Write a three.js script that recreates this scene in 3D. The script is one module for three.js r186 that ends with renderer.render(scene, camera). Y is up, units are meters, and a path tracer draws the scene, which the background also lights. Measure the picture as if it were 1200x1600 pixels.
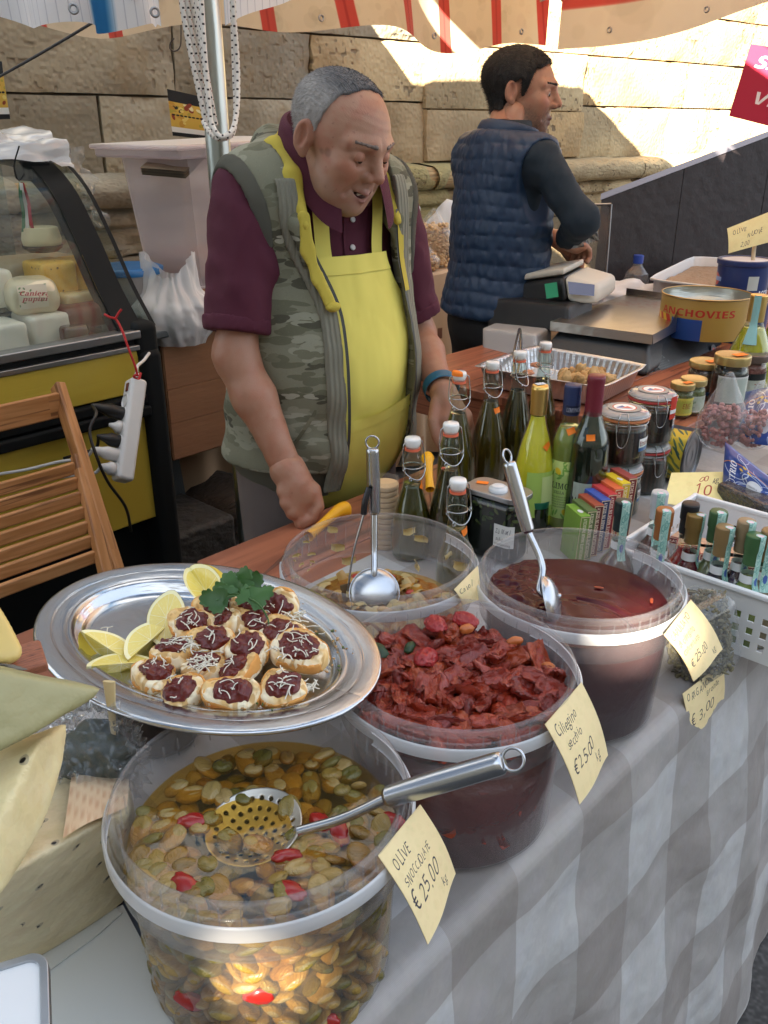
import * as THREE from 'three';
import { RoundedBoxGeometry } from 'three/addons/geometries/RoundedBoxGeometry.js';
import { ConvexGeometry } from 'three/addons/geometries/ConvexGeometry.js';
import { mergeGeometries } from 'three/addons/utils/BufferGeometryUtils.js';

// ---------- camera, sky, sun, exposure ----------
const scene = new THREE.Scene();
const EYE = 1.48, LENS = 1350, PITCH = 24 * Math.PI / 180;      // eye height, focal length in photograph pixels, downward tilt
const camera = new THREE.PerspectiveCamera(2 * Math.atan(800 / LENS) * 180 / Math.PI, 0.75, 0.05, 300);
camera.position.set(0, EYE, 0); camera.rotation.set(-PITCH, 0, 0); scene.add(camera);
const renderer = new THREE.WebGLRenderer({ antialias: true });
renderer.toneMapping = THREE.LinearToneMapping;
renderer.toneMappingExposure = 10.5;
renderer.shadowMap.enabled = true;
const SUN = new THREE.Vector3(-0.583, 1.0, 1.795).normalize();
{
  const w = 256, h = 128, d = new Float32Array(w * h * 4);
  for (let j = 0; j < h; j++) for (let i = 0; i < w; i++) {
    const el = ((j + 0.5) / h - 0.5) * Math.PI, az = ((i + 0.5) / w - 0.5) * 2 * Math.PI;
    const y = Math.sin(el), v = new THREE.Vector3(Math.cos(el) * Math.cos(az), y, Math.cos(el) * Math.sin(az));
    const g = Math.max(0, v.dot(SUN)), k = Math.pow(1 - Math.max(0, y), 2.2), glow = 0.5 * Math.pow(g, 8);
    const o = (j * w + i) * 4, s = 0.235;
    d[o] = s * (0.50 + 0.42 * k + glow); d[o + 1] = s * (0.60 + 0.34 * k + glow * 0.95); d[o + 2] = s * (0.76 + 0.20 * k + glow * 0.8); d[o + 3] = 1;
    if (y < 0) { d[o] = 0.12; d[o + 1] = 0.11; d[o + 2] = 0.10; }
  }
  const t = new THREE.DataTexture(d, w, h, THREE.RGBAFormat, THREE.FloatType);
  t.mapping = THREE.EquirectangularReflectionMapping; t.needsUpdate = true;
  scene.background = t; scene.environment = t;
}
const sun = new THREE.DirectionalLight(0xfff1dc, 5);
sun.position.copy(SUN).multiplyScalar(20); sun.castShadow = true;
Object.assign(sun.shadow.camera, { left: -9, right: 9, top: 9, bottom: -9, near: 1, far: 60 });
sun.shadow.mapSize.set(2048, 2048);
scene.add(sun); scene.add(sun.target);

// ---------- helpers ----------
let seed = 7;
const rnd = () => { seed = (seed + 0x6D2B79F5) | 0; let t = Math.imul(seed ^ (seed >>> 15), 1 | seed); t = (t + Math.imul(t ^ (t >>> 7), 61 | t)) ^ t; return ((t ^ (t >>> 14)) >>> 0) / 4294967296; };
const rr = (a, b) => a + (b - a) * rnd();
const pick = (a) => a[Math.floor(rnd() * a.length)];
const clamp = (x, a = 0, b = 1) => Math.min(b, Math.max(a, x));
const lerp = (a, b, t) => a + (b - a) * t;
const sstep = (a, b, x) => { const t = clamp((x - a) / (b - a)); return t * t * (3 - 2 * t); };
const V = (x, y, z) => new THREE.Vector3(x, y, z);
const R = (d) => d * Math.PI / 180;
// a pixel of the photograph as a direction, and the point where it meets a height, a forward distance or a depth
const ray = (u, v) => { const x = (u - 600) / LENS, y = (800 - v) / LENS, c = Math.cos(PITCH), s = Math.sin(PITCH); return [x, y * c - s, c + y * s]; };
const Py = (u, v, y = 0.8) => { const [a, b, c] = ray(u, v), k = (y - EYE) / b; return V(a * k, y, -c * k); };
const Pf = (u, v, f) => { const [a, b, c] = ray(u, v), k = f / c; return V(a * k, EYE + b * k, -f); };
const Pt = (u, v, t) => { const [a, b, c] = ray(u, v); return V(a * t, EYE + b * t, -c * t); };
// table frame: s along the counter (away to the right), n from the street side to the seller's side
const TA = R(43), TY = R(47), ST = (s, n, y) => V(Math.sin(TA) * s - Math.cos(TA) * n, y, -(Math.cos(TA) * s + Math.sin(TA) * n));
const toST = (p) => [Math.sin(TA) * p.x + Math.cos(TA) * -p.z, -Math.cos(TA) * p.x + Math.sin(TA) * -p.z];
// wall frame
const WA = R(50), WY = R(40), WS = (s, n, y) => V(Math.sin(WA) * s - Math.cos(WA) * n, y, -(Math.cos(WA) * s + Math.sin(WA) * n));
// noise
const h3 = (x, y, z) => { let n = Math.imul(x, 374761393) + Math.imul(y, 668265263) + Math.imul(z, 1274126177) | 0; n = Math.imul(n ^ (n >>> 13), 1274126177); return ((n ^ (n >>> 16)) >>> 0) / 4294967296; };
const noise = (x, y, z, P = 0) => {
  const i = Math.floor(x), j = Math.floor(y), k = Math.floor(z); let a = x - i, b = y - j, c = z - k;
  a = a * a * (3 - 2 * a); b = b * b * (3 - 2 * b); c = c * c * (3 - 2 * c);
  const m = P ? (q) => ((q % P) + P) % P : (q) => q, i0 = m(i), i1 = m(i + 1), j0 = m(j), j1 = m(j + 1);
  return lerp(lerp(lerp(h3(i0, j0, k), h3(i1, j0, k), a), lerp(h3(i0, j1, k), h3(i1, j1, k), a), b), lerp(lerp(h3(i0, j0, k + 1), h3(i1, j0, k + 1), a), lerp(h3(i0, j1, k + 1), h3(i1, j1, k + 1), a), b), c);
};
const fbm = (x, y, z, o = 4, P = 0) => { let s = 0, a = 0.5, n = 0; for (let i = 0; i < o; i++) { s += a * noise(x, y, z + i * 7.3, P); n += a; x *= 2; y *= 2; z *= 2; P *= 2; a *= 0.5; } return s / n; };
// textures
const dtex = (w, h, fn, srgb = true) => {
  const d = new Uint8Array(w * h * 4);
  for (let j = 0; j < h; j++) for (let i = 0; i < w; i++) { const c = fn(i / w, j / h), o = (j * w + i) * 4; for (let k = 0; k < 3; k++) d[o + k] = clamp(c.length ? c[k] : c, 0, 1) * 255; d[o + 3] = 255; }
  const t = new THREE.DataTexture(d, w, h); t.wrapS = t.wrapT = THREE.RepeatWrapping; t.magFilter = THREE.LinearFilter; t.needsUpdate = true; if (srgb) t.colorSpace = THREE.SRGBColorSpace; return t;
};
const ctex = (w, h, draw) => {
  const c = document.createElement('canvas'); c.width = w; c.height = h; const g = c.getContext('2d'); draw(g, w, h);
  const t = new THREE.CanvasTexture(c); t.colorSpace = THREE.SRGBColorSpace; t.wrapS = t.wrapT = THREE.RepeatWrapping; return t;
};
const rep = (t, x, y) => { const c = t.clone(); c.repeat.set(x, y ?? x); c.needsUpdate = true; return c; };
const hex = (s) => [1, 3, 5].map((i) => parseInt(s.slice(i, i + 2), 16) / 255);
const mixc = (a, b, t) => [0, 1, 2].map((i) => lerp(a[i], b[i], clamp(t)));
const grain = dtex(256, 256, (x, y) => fbm(x * 8, y * 8, 1, 5, 8), false);
const fine = dtex(256, 256, (x, y) => fbm(x * 48, y * 48, 3, 2, 48), false);
const mat = (color, rough = 0.6, o = {}) => { const { phys, ...q } = o; return new THREE.MeshPhysicalMaterial({ color, roughness: rough, side: THREE.DoubleSide, ...q }); };
const lin = (r, g, b) => new THREE.Color().setRGB(r, g, b);
// geometry
const clean = (g) => { let q = g.index ? g.toNonIndexed() : g; for (const k of Object.keys(q.attributes)) if (!['position', 'normal', 'uv'].includes(k)) q.deleteAttribute(k); if (!q.attributes.uv) q.setAttribute('uv', new THREE.BufferAttribute(new Float32Array(q.attributes.position.count * 2), 2)); return q; };
const merge = (a) => (a.length === 1 ? a[0] : mergeGeometries(a.map(clean)));
const _m = new THREE.Matrix4(), _e = new THREE.Euler(), _q = new THREE.Quaternion();
const at = (g, x = 0, y = 0, z = 0, rx = 0, ry = 0, rz = 0, s = 1) => { const sc = Array.isArray(s) ? V(...s) : V(s, s, s); return g.applyMatrix4(_m.compose(V(x, y, z), _q.setFromEuler(_e.set(rx, ry, rz)), sc)); };
const bx = (w, h, d, r = 0.003, seg = 2) => new RoundedBoxGeometry(w, h, d, seg, Math.min(r, w / 2.01, h / 2.01, d / 2.01));
const cy = (r0, r1, h, n = 32, open = false) => new THREE.CylinderGeometry(r0, r1, h, n, 1, open);
const la = (pts, n = 40) => new THREE.LatheGeometry(pts.map((p) => new THREE.Vector2(p[0], p[1])), n);
const tube = (pts, r, seg = 24, n = 8, closed = false) => new THREE.TubeGeometry(new THREE.CatmullRomCurve3(pts.map((p) => (p.isVector3 ? p : V(...p))), closed, 'centripetal'), seg, r, n, closed);
const wire = (pts, r, seg = 24, n = 6) => tube(pts, r, seg, n);
const ext = (pts, depth, bevel = 0.001, holes = []) => { const s = new THREE.Shape(pts.map((p) => new THREE.Vector2(p[0], p[1]))); for (const h of holes) s.holes.push(new THREE.Path(h.map((p) => new THREE.Vector2(p[0], p[1])))); return new THREE.ExtrudeGeometry(s, { depth, bevelEnabled: bevel > 0, bevelSize: bevel, bevelThickness: bevel, bevelSegments: 2, curveSegments: 12 }); };
const sheet = (fn, nu, nv, uvS = 1) => {                             // a parametric surface: fn(u, v) -> Vector3, or [Vector3, tu, tv]
  const g = new THREE.PlaneGeometry(1, 1, nu, nv), p = g.attributes.position, uv = g.attributes.uv;
  for (let i = 0; i < p.count; i++) { const u = uv.getX(i), v = uv.getY(i), q = fn(u, v); if (Array.isArray(q)) { p.setXYZ(i, q[0].x, q[0].y, q[0].z); uv.setXY(i, q[1], q[2]); } else { p.setXYZ(i, q.x, q.y, q.z); uv.setXY(i, u * uvS, v * uvS); } }
  g.computeVertexNormals(); return g;
};
const warp = (g, fn) => { const p = g.attributes.position, q = V(); for (let i = 0; i < p.count; i++) { q.fromBufferAttribute(p, i); fn(q, i); p.setXYZ(i, q.x, q.y, q.z); } g.computeVertexNormals(); return g; };
const blob = (rx, ry, rz, amp = 0.15, f = 3, det = 3, sd = 0) => warp(weld(new THREE.IcosahedronGeometry(1, det)), (q) => { const k = 1 + amp * (fbm(q.x * f + sd, q.y * f + 5, q.z * f, 3) - 0.5) * 2; q.set(q.x * rx * k, q.y * ry * k, q.z * rz * k); });
function weld(g) {                                                   // shared vertices, so that normals come out smooth
  const p = g.attributes.position, map = new Map(), pos = [], idx = [];
  for (let i = 0; i < p.count; i++) { const k = [p.getX(i), p.getY(i), p.getZ(i)].map((x) => Math.round(x * 1e5)).join(); let n = map.get(k); if (n === undefined) { n = pos.length / 3; map.set(k, n); pos.push(p.getX(i), p.getY(i), p.getZ(i)); } idx.push(n); }
  const o = new THREE.BufferGeometry(); o.setAttribute('position', new THREE.Float32BufferAttribute(pos, 3)); o.setIndex(idx);
  const uv = new Float32Array(pos.length / 3 * 2); for (let i = 0; i < uv.length / 2; i++) { uv[2 * i] = pos[3 * i] + pos[3 * i + 2] * 0.7; uv[2 * i + 1] = pos[3 * i + 1] + pos[3 * i + 2] * 0.4; } o.setAttribute('uv', new THREE.BufferAttribute(uv, 2));
  return o;
}
// scene objects
const used = {};
const nm = (n) => { const c = used[n] = (used[n] ?? -1) + 1; return c ? `${n}_${String(c).padStart(3, '0')}` : n; };
const tag = (o, label, category, group) => { o.userData.label = label; o.userData.category = category; if (group) o.userData.group = group; return o; };
const put = (o, pos, ry = 0) => { if (pos) { if (pos.isVector3) o.position.copy(pos); else o.position.set(...pos); } if (ry) o.rotation.y = ry; return o; };
function thing(name, label, category, pos, ry, group) { const o = new THREE.Group(); o.name = nm(name); scene.add(o); return tag(put(o, pos, ry), label, category, group); }
function mesh(name, g, m) { const o = new THREE.Mesh(g, m); o.name = name; o.castShadow = o.receiveShadow = true; return o; }
function part(o, name, g, m, label) { const p = mesh(name, Array.isArray(g) ? merge(g) : g, m); if (label) p.userData.label = label; o.add(p); return p; }
function one(name, g, m, label, category, pos, ry, group) { const o = mesh(nm(name), Array.isArray(g) ? merge(g) : g, m); scene.add(o); return tag(put(o, pos, ry), label, category, group); }
function struct(name, g, m) { const o = mesh(nm(name), Array.isArray(g) ? merge(g) : g, m); o.userData.kind = 'structure'; scene.add(o); return o; }
function copy(o, label, pos, ry = 0, group) { const c = o.clone(); c.name = nm(o.name.replace(/_\d{3}$/, '')); c.userData = { ...o.userData }; if (label) c.userData.label = label; if (group) c.userData.group = group; scene.add(c); c.position.copy(pos); c.rotation.y = ry; return c; }
// surface nets: the zero set of a distance function as one smooth mesh; uvOf and colorOf read a position
function nets(sdf, lo, hi, cell, uvOf, colorOf) {
  const n = [0, 1, 2].map((k) => Math.ceil((hi[k] - lo[k]) / cell) + 1), [nx, ny, nz] = n, f = new Float32Array(nx * ny * nz), id = new Int32Array(nx * ny * nz).fill(-1), pos = [], idx = [];
  for (let k = 0, o = 0; k < nz; k++) for (let j = 0; j < ny; j++) for (let i = 0; i < nx; i++, o++) f[o] = sdf(lo[0] + i * cell, lo[1] + j * cell, lo[2] + k * cell);
  const S = [1, nx, nx * ny], C = [0, 1, 2, 3, 4, 5, 6, 7].map((c) => (c & 1) + ((c >> 1) & 1) * nx + ((c >> 2) & 1) * nx * ny);
  for (let k = 0; k < nz - 1; k++) for (let j = 0; j < ny - 1; j++) for (let i = 0; i < nx - 1; i++) {
    const o = i + j * nx + k * nx * ny; let m = 0; for (let c = 0; c < 8; c++) if (f[o + C[c]] < 0) m |= 1 << c;
    if (!m || m === 255) continue;
    let x = 0, y = 0, z = 0, w = 0;
    for (let a = 0; a < 8; a++) for (let e = 1; e < 8; e <<= 1) { if (a & e) continue; const b = a | e, fa = f[o + C[a]], fb = f[o + C[b]]; if ((fa < 0) === (fb < 0)) continue; const t = fa / (fa - fb); x += (a & 1) + (e === 1 ? t : 0); y += ((a >> 1) & 1) + (e === 2 ? t : 0); z += ((a >> 2) & 1) + (e === 4 ? t : 0); w++; }
    id[o] = pos.length / 3; pos.push(lo[0] + (i + x / w) * cell, lo[1] + (j + y / w) * cell, lo[2] + (k + z / w) * cell);
  }
  for (let k = 1; k < nz - 1; k++) for (let j = 1; j < ny - 1; j++) for (let i = 1; i < nx - 1; i++) {
    const o = i + j * nx + k * nx * ny;
    for (let e = 0; e < 3; e++) { const a = f[o] < 0, b = f[o + S[e]] < 0; if (a === b) continue; const p = S[(e + 1) % 3], q = S[(e + 2) % 3], v = [id[o], id[o - p], id[o - p - q], id[o - q]]; if (v.some((t) => t < 0)) continue; if (a) idx.push(v[0], v[1], v[2], v[0], v[2], v[3]); else idx.push(v[0], v[2], v[1], v[0], v[3], v[2]); }
  }
  const g = new THREE.BufferGeometry(); g.setAttribute('position', new THREE.Float32BufferAttribute(pos, 3)); g.setIndex(idx); g.computeVertexNormals();
  const uv = [], col = []; for (let i = 0; i < pos.length; i += 3) { uv.push(...(uvOf ? uvOf(pos[i], pos[i + 1], pos[i + 2]) : [pos[i], pos[i + 1]])); if (colorOf) col.push(...colorOf(pos[i], pos[i + 1], pos[i + 2])); }
  g.setAttribute('uv', new THREE.Float32BufferAttribute(uv, 2)); if (colorOf) g.setAttribute('color', new THREE.Float32BufferAttribute(col, 3));
  return g;
}
const smin = (a, b, k) => { const h = Math.max(k - Math.abs(a - b), 0) / k; return Math.min(a, b) - h * h * k / 4; };
const smax = (a, b, k) => -smin(-a, -b, k);
const cap = (x, y, z, a, b, ra, rb) => { const bx = b[0] - a[0], by = b[1] - a[1], bz = b[2] - a[2], px = x - a[0], py = y - a[1], pz = z - a[2], h = clamp((px * bx + py * by + pz * bz) / (bx * bx + by * by + bz * bz)); return Math.hypot(px - bx * h, py - by * h, pz - bz * h) - ra - (rb - ra) * h; };
const ell = (x, y, z, c, r) => { const px = (x - c[0]) / r[0], py = (y - c[1]) / r[1], pz = (z - c[2]) / r[2], k = Math.hypot(px, py, pz), q = Math.hypot(px / r[0], py / r[1], pz / r[2]); return q > 1e-9 ? k * (k - 1) / q : -Math.min(...r); };
const boxUV = (g, s = 1) => { g = g.index ? g.toNonIndexed() : g; g.computeVertexNormals(); const p = g.attributes.position, n = g.attributes.normal, uv = new Float32Array(p.count * 2); for (let i = 0; i < p.count; i++) { const a = Math.abs(n.getX(i)), b = Math.abs(n.getY(i)), c = Math.abs(n.getZ(i)); const q = b >= a && b >= c ? [p.getX(i), p.getZ(i)] : a >= c ? [p.getZ(i), p.getY(i)] : [p.getX(i), p.getY(i)]; uv[2 * i] = q[0] * s; uv[2 * i + 1] = q[1] * s; } g.setAttribute('uv', new THREE.BufferAttribute(uv, 2)); return g; };
const hull = (pts, uvS = 5) => boxUV(new ConvexGeometry(pts), uvS);
// a solid with softened edges from a convex set of points, meshed finely so that its faces can be uneven
const lump = (pts, cell, round, amp = 0, fq = 20, uvS = 5) => {
  const g0 = new ConvexGeometry(pts), p = g0.attributes.position, pl = [];
  for (let i = 0; i < p.count; i += 3) { const a = V().fromBufferAttribute(p, i), b = V().fromBufferAttribute(p, i + 1), c = V().fromBufferAttribute(p, i + 2), n = b.clone().sub(a).cross(c.clone().sub(a)); if (n.length() < 1e-9) continue; n.normalize(); const d = n.dot(a); if (!pl.some((q) => q[0].dot(n) > 0.9995 && Math.abs(q[1] - d) < 1e-4)) pl.push([n, d]); }
  const b = new THREE.Box3().setFromPoints(pts).expandByScalar(round + amp + cell * 2);
  const f = (x, y, z) => { let m = -1e9; for (const [n, d] of pl) { const e = n.x * x + n.y * y + n.z * z - d; m = m < -1e8 ? e : smax(m, e, round * 2); } return m + (amp ? (fbm(x * fq, y * fq, z * fq, 3) - 0.5) * amp : 0); };
  const g = nets(f, b.min.toArray(), b.max.toArray(), cell).toNonIndexed(); return boxUVs(g, uvS);
};
const boxUVs = (g, s) => { const p = g.attributes.position, n = g.attributes.normal, uv = g.attributes.uv; for (let t = 0; t < p.count; t += 3) { let a = 0, b = 0, c = 0; for (let i = t; i < t + 3; i++) { a += n.getX(i); b += n.getY(i); c += n.getZ(i); } a = Math.abs(a); b = Math.abs(b); c = Math.abs(c); for (let i = t; i < t + 3; i++) { const q = b >= a && b >= c ? [p.getX(i), p.getZ(i)] : a >= c ? [p.getZ(i), p.getY(i)] : [p.getX(i), p.getY(i)]; uv.setXY(i, q[0] * s, q[1] * s); } } return g; };
const hand = (g, w, h, lines, ink = '#3a3640') => { for (const [t, x, y, size, rot = 0, c = ink] of lines) { g.save(); g.translate(x * w, y * h); g.rotate(rot); g.fillStyle = c; g.font = `italic ${Math.round(size * h)}px sans-serif`; let px = 0; for (const ch of t) { g.save(); g.translate(px, (rnd() - 0.5) * size * h * 0.24); g.rotate((rnd() - 0.5) * 0.34); g.scale(rr(0.68, 0.98), rr(0.9, 1.25)); g.fillText(ch, 0, 0); g.restore(); px += g.measureText(ch).width * 0.88; } g.restore(); } };
const paperM = (w, h, bg, lines, extra) => { const t = ctex(w, h, (g) => { g.fillStyle = bg; g.fillRect(0, 0, w, h); for (let i = 0; i < 300; i++) { g.fillStyle = `rgba(140,110,50,${rnd() * 0.03})`; g.beginPath(); g.arc(rnd() * w, rnd() * h, rr(2, 30), 0, 7); g.fill(); } if (extra) extra(g, w, h); hand(g, w, h, lines); }); t.wrapS = t.wrapT = THREE.ClampToEdgeWrapping; return mat(0xffffff, 0.75, { map: t }); };
// a slightly bent card between four corners (top left, top right, bottom right, bottom left)
const card = (a, b, c, d, bend = 0.006, th = 0.0006) => {
  const n = b.clone().sub(a).cross(d.clone().sub(a)).normalize(); if (n.dot(V(0, EYE, 0).sub(a)) < 0) n.negate(); const mk = (o) => (u, v) => { const p = d.clone().lerp(c, u).lerp(a.clone().lerp(b, u), v); return p.addScaledVector(n, bend * Math.sin(Math.PI * v) + bend * 0.5 * Math.sin(u * 5) * (1 - v) + o); };
  const f = sheet(mk(th), 10, 10), k = sheet(mk(0), 10, 10); { const uv = k.attributes.uv; for (let i = 0; i < uv.count; i++) uv.setXY(i, 0.01, 0.01 + 0.02 * uv.getY(i)); } return [f, k];
};

// ---------- materials shared ----------
const M = {
  steel: mat(0xb9bcc0, 0.24, { metalness: 1 }), brushed: mat(0xa9acb0, 0.38, { metalness: 1, bumpMap: rep(fine, 3, 1), bumpScale: 0.0002 }),
  black: mat(lin(0.008, 0.008, 0.009), 0.45), white: mat(lin(0.72, 0.73, 0.73), 0.4), orange: mat(lin(0.95, 0.22, 0.01), 0.55),
  rubber: mat(lin(0.75, 0.16, 0.08), 0.5), glass: mat(0xe9f1ec, 0.03, { transmission: 1, thickness: 0 }), gold: mat(lin(0.72, 0.5, 0.16), 0.28, { metalness: 0.9 }),
  pp: mat(lin(0.91, 0.91, 0.92), 0.17, { transmission: 0.95, thickness: 0, specularIntensity: 0.7 }), ppMilk: mat(lin(0.74, 0.75, 0.76), 0.35, { transmission: 0.3, thickness: 0 }),
  film: mat(lin(0.93, 0.94, 0.95), 0.1, { transmission: 0.93, thickness: 0, specularIntensity: 1 }), bag: mat(lin(0.86, 0.87, 0.88), 0.35, { transmission: 0.45, thickness: 0 }),
};

// ---------- ground, wall, house across the street, canopies ----------
{
  const asph = dtex(512, 512, (x, y) => { const a = fbm(x * 6, y * 6, 2, 3, 6), b = noise(x * 128, y * 128, 5, 128), v = 0.20 + 0.07 * a + 0.13 * b * b; return [v, v * 0.98, v * 0.96]; });
  const g = new THREE.PlaneGeometry(160, 160); at(g, 0, 0, 0, -Math.PI / 2);
  struct('ground', g, mat(0xffffff, 0.9, { map: rep(asph, 200), bumpMap: rep(asph, 200), bumpScale: 0.004 }));
}
const stoneTex = (n, c0, c1, pits) => dtex(512, 512, (x, y) => {
  const a = fbm(x * 4, y * 4, n, 5, 4), b = fbm(x * 14, y * 14, n + 9, 3, 14), p = sstep(0.7, 0.9, noise(x * 64, y * 64, 8, 64)) * sstep(0.42, 0.6, fbm(x * 4, y * 4, 12, 3, 4));
  let c = mixc(hex(c0), hex(c1), sstep(0.3, 0.7, a)); c = mixc(c, hex('#8f7a5a'), 0.35 * sstep(0.55, 0.75, b)); return mixc(c, hex('#5a4a38'), pits * p * 0.7);
});
const stoneBump = dtex(512, 512, (x, y) => 0.6 * fbm(x * 8, y * 8, 3, 6, 8) + 0.2 * noise(x * 90, y * 90, 4, 90) + 0.2 * (1 - sstep(0.7, 0.95, noise(x * 64, y * 64, 8, 64)) * sstep(0.42, 0.6, fbm(x * 4, y * 4, 12, 3, 4))), false);
const STONE = [['#bba67f', '#a08c6a', 0.4], ['#c4ad84', '#a6906c', 0.8], ['#b59d78', '#9a8463', 1], ['#c0a072', '#a3875e', 1], ['#a59d8a', '#8b8371', 0.4], ['#ada48e', '#908774', 0.5], ['#a6956a', '#94885c', 0.8]].map((s, i) => mat(0xffffff, 0.92, { map: stoneTex(i * 13 + 1, ...s), bumpMap: stoneBump, bumpScale: 0.015 }));
{
  const wall = thing('stone_wall', 'old pitted sandstone block wall with a projecting rounded moulding behind the stalls', 'wall', WS(0, 3.4, 0), WY);
  // local frame: +X along the wall, +Z towards the street
  const block = (x0, x1, y0, y1, z, dep, sd, rough = 0.012) => {
    const w = x1 - x0 - 0.006, h = y1 - y0 - 0.006, g = new THREE.BoxGeometry(w, h, dep, Math.max(3, Math.round(w / 0.05)), Math.max(3, Math.round(h / 0.04)), 2);
    const p = g.attributes.position, uv = g.attributes.uv, ou = rnd() * 3, ov = rnd() * 3;
    for (let i = 0; i < p.count; i++) {
      const x = p.getX(i), y = p.getY(i), zz = p.getZ(i), ex = Math.min(w / 2 - Math.abs(x), h / 2 - Math.abs(y)), fr = zz > 0 ? 1 : 0;
      const e = Math.exp(-ex / 0.014), n = fbm(x * 7 + sd, y * 7, sd, 4) - 0.5;
      p.setXYZ(i, x * (1 - 0.006 * e * fr) , y * (1 - 0.02 * e * fr * noise(x * 20, sd, 1)), zz + fr * (n * rough * 2.4 - e * (0.004 + 0.016 * Math.pow(noise(x * 22 + sd, y * 22, 3), 2))));
      uv.setXY(i, (x + ou) * 0.9, (y + ov) * 0.9);
    }
    g.computeVertexNormals(); at(g, (x0 + x1) / 2, (y0 + y1) / 2, z - dep / 2);
    part(wall, 'stone_block', g, STONE[x0 < 2.15 ? 4 + sd % 2 : sd % 4]);
  };
  const courses = [[0, 0.3, 0.16], [0.3, 0.6, 0.16], [0.6, 0.86, 0.12], [0.86, 1.02, 0.1], [1.315, 1.59, 0.0], [1.59, 1.845, 0], [1.845, 2.1, 0], [2.1, 2.4, 0], [2.4, 2.7, 0], [2.7, 3.0, 0]];
  let sd = 0;
  for (const [y0, y1, z] of courses) { let x = -0.4 - rnd() * 0.5; while (x < 8.6) { const w = rr(0.6, 1.15); block(x, x + w, y0, y1, z + rr(-0.006, 0.006), 0.3, sd++, y0 > 1.5 ? 0.014 : 0.02); x += w; } }
  // mouldings: bands with a rounded profile, cut into long stones
  const band = (prof, x0, x1, sd) => {
    const L = x1 - x0 - 0.006, nu = 40, q = prof.length - 1;
    const g = sheet((u, v) => { const k = Math.min(q - 1, Math.floor(v * q)), t = v * q - k, z = lerp(prof[k][0], prof[k + 1][0], t), y = lerp(prof[k][1], prof[k + 1][1], t), n = fbm(u * L * 9 + sd, y * 16, sd, 4) - 0.5, ch = sstep(0.68, 0.8, noise(u * L * 6 + sd * 3, y * 9, 2)); return [V(x0 + 0.003 + u * L, y + n * 0.012, z + n * 0.02 - ch * 0.03), (u * L + sd) * 0.9, v * 0.4 + sd * 0.3]; }, nu, q * 3);
    part(wall, 'moulding', g, STONE[x0 < 1.9 ? 4 + sd % 2 : x0 < 3.1 ? 6 : (sd + 1) % 4]);
  };
  const roll = [[0, 1.2], [0.1, 1.198]].concat([...Array(9)].map((_, i) => { const a = -Math.PI / 2 + Math.PI * i / 8; return [0.1 + 0.055 * Math.cos(a), 1.255 + 0.055 * Math.sin(a)]; }), [[0.02, 1.318], [0, 1.322]]);
  const cove = [[0.02, 1.02], [0.10, 1.022], [0.105, 1.05], [0.075, 1.065], [0.075, 1.1], [0.06, 1.12], [0.095, 1.135], [0.095, 1.17], [0.07, 1.196]];
  for (const [pf, st] of [[roll, 0], [cove, 0.4]]) { let x = -0.6 + st; while (x < 8.6) { const w = rr(0.7, 1.3); band(pf, x, x + w, sd++); x += w; } }
  part(wall, 'moulding_core', at(cy(0.05, 0.05, 9.4, 16), 4.0, 1.255, 0.085, 0, 0, Math.PI / 2), STONE[3]);
  part(wall, 'mortar_core', at(new THREE.BoxGeometry(9.6, 3.0, 0.2), 4.1, 1.5, -0.14), mat(lin(0.12, 0.09, 0.06), 0.95));
  // pilaster base that the moulding breaks around, right of the younger seller
  for (const [y0, y1, z] of [[1.325, 1.56, 0.035], [1.56, 1.845, 0.02]]) for (const [a, b] of [[3.1, 3.75], [3.75, 4.3]]) block(a, b, y0, y1, z, 0.14, sd++);
}
{ // the house across the street keeps the stalls in shade; two slits in its parapet let slivers of sun through
  const h = thing('street_house', 'plain plastered house with a parapet across the street', 'house', [0, 0, 6.2]);
  const plaster = mat(lin(0.42, 0.36, 0.27), 0.9, { bumpMap: rep(grain, 6), bumpScale: 0.01 });
  const s = SUN, hole = (p) => { const k = (6.2 - p.z) / s.z; return [p.x + s.x * k, p.y + s.y * k]; };
  const holes = [[hole(Pt(402, 1512, 0.64)), 0.018, 0.034], [hole(Py(1004, 984, 0.962)), 0.04, 0.03]].map(([[x, y], a, b]) => [[x - a, y - b], [x + a, y - b], [x + a, y + b], [x - a, y + b]]);
  part(h, 'wall', ext([[-14, 0], [14, 0], [14, 6.6], [-14, 6.6]], 0.025, 0, holes), plaster);
  for (let i = -5; i <= 5; i++) for (const y of [1.2, 3.7]) { if (y > 3 && Math.abs(i) < 2) continue; part(h, 'shutter', at(bx(0.9, 1.5, 0.05), i * 2.4, y + 0.4, -0.04), mat(lin(0.06, 0.1, 0.07), 0.6)); }
}
const weave = dtex(256, 256, (x, y) => 0.5 + 0.25 * Math.sin(x * 256 * Math.PI / 2) * Math.sin(y * 256 * Math.PI / 2) + 0.25 * fbm(x * 8, y * 8, 1, 3, 8), false);
const stripeTex = ctex(1024, 256, (g, w, h) => {
  g.fillStyle = '#d9c9ad'; g.fillRect(0, 0, w, h);
  for (let i = 0; i < 10; i++) { const x = (i + 0.5) * w / 10; g.fillStyle = '#c2463a'; g.fillRect(x - 11, 0, 22, h); g.fillStyle = '#ab352d'; g.fillRect(x - 2, 0, 3, h); }
  for (let i = 0; i < 900; i++) { g.fillStyle = `rgba(110,90,60,${rr(0.02, 0.07)})`; const x = rnd() * w, y = rnd() * h; g.beginPath(); g.arc(x, y, rr(1, 12), 0, 7); g.fill(); }
});
const canvasM = mat(0xffffff, 1, { map: stripeTex, transmission: 0.32, thickness: 0, bumpMap: rep(weave, 20), bumpScale: 0.0004 });
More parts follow.
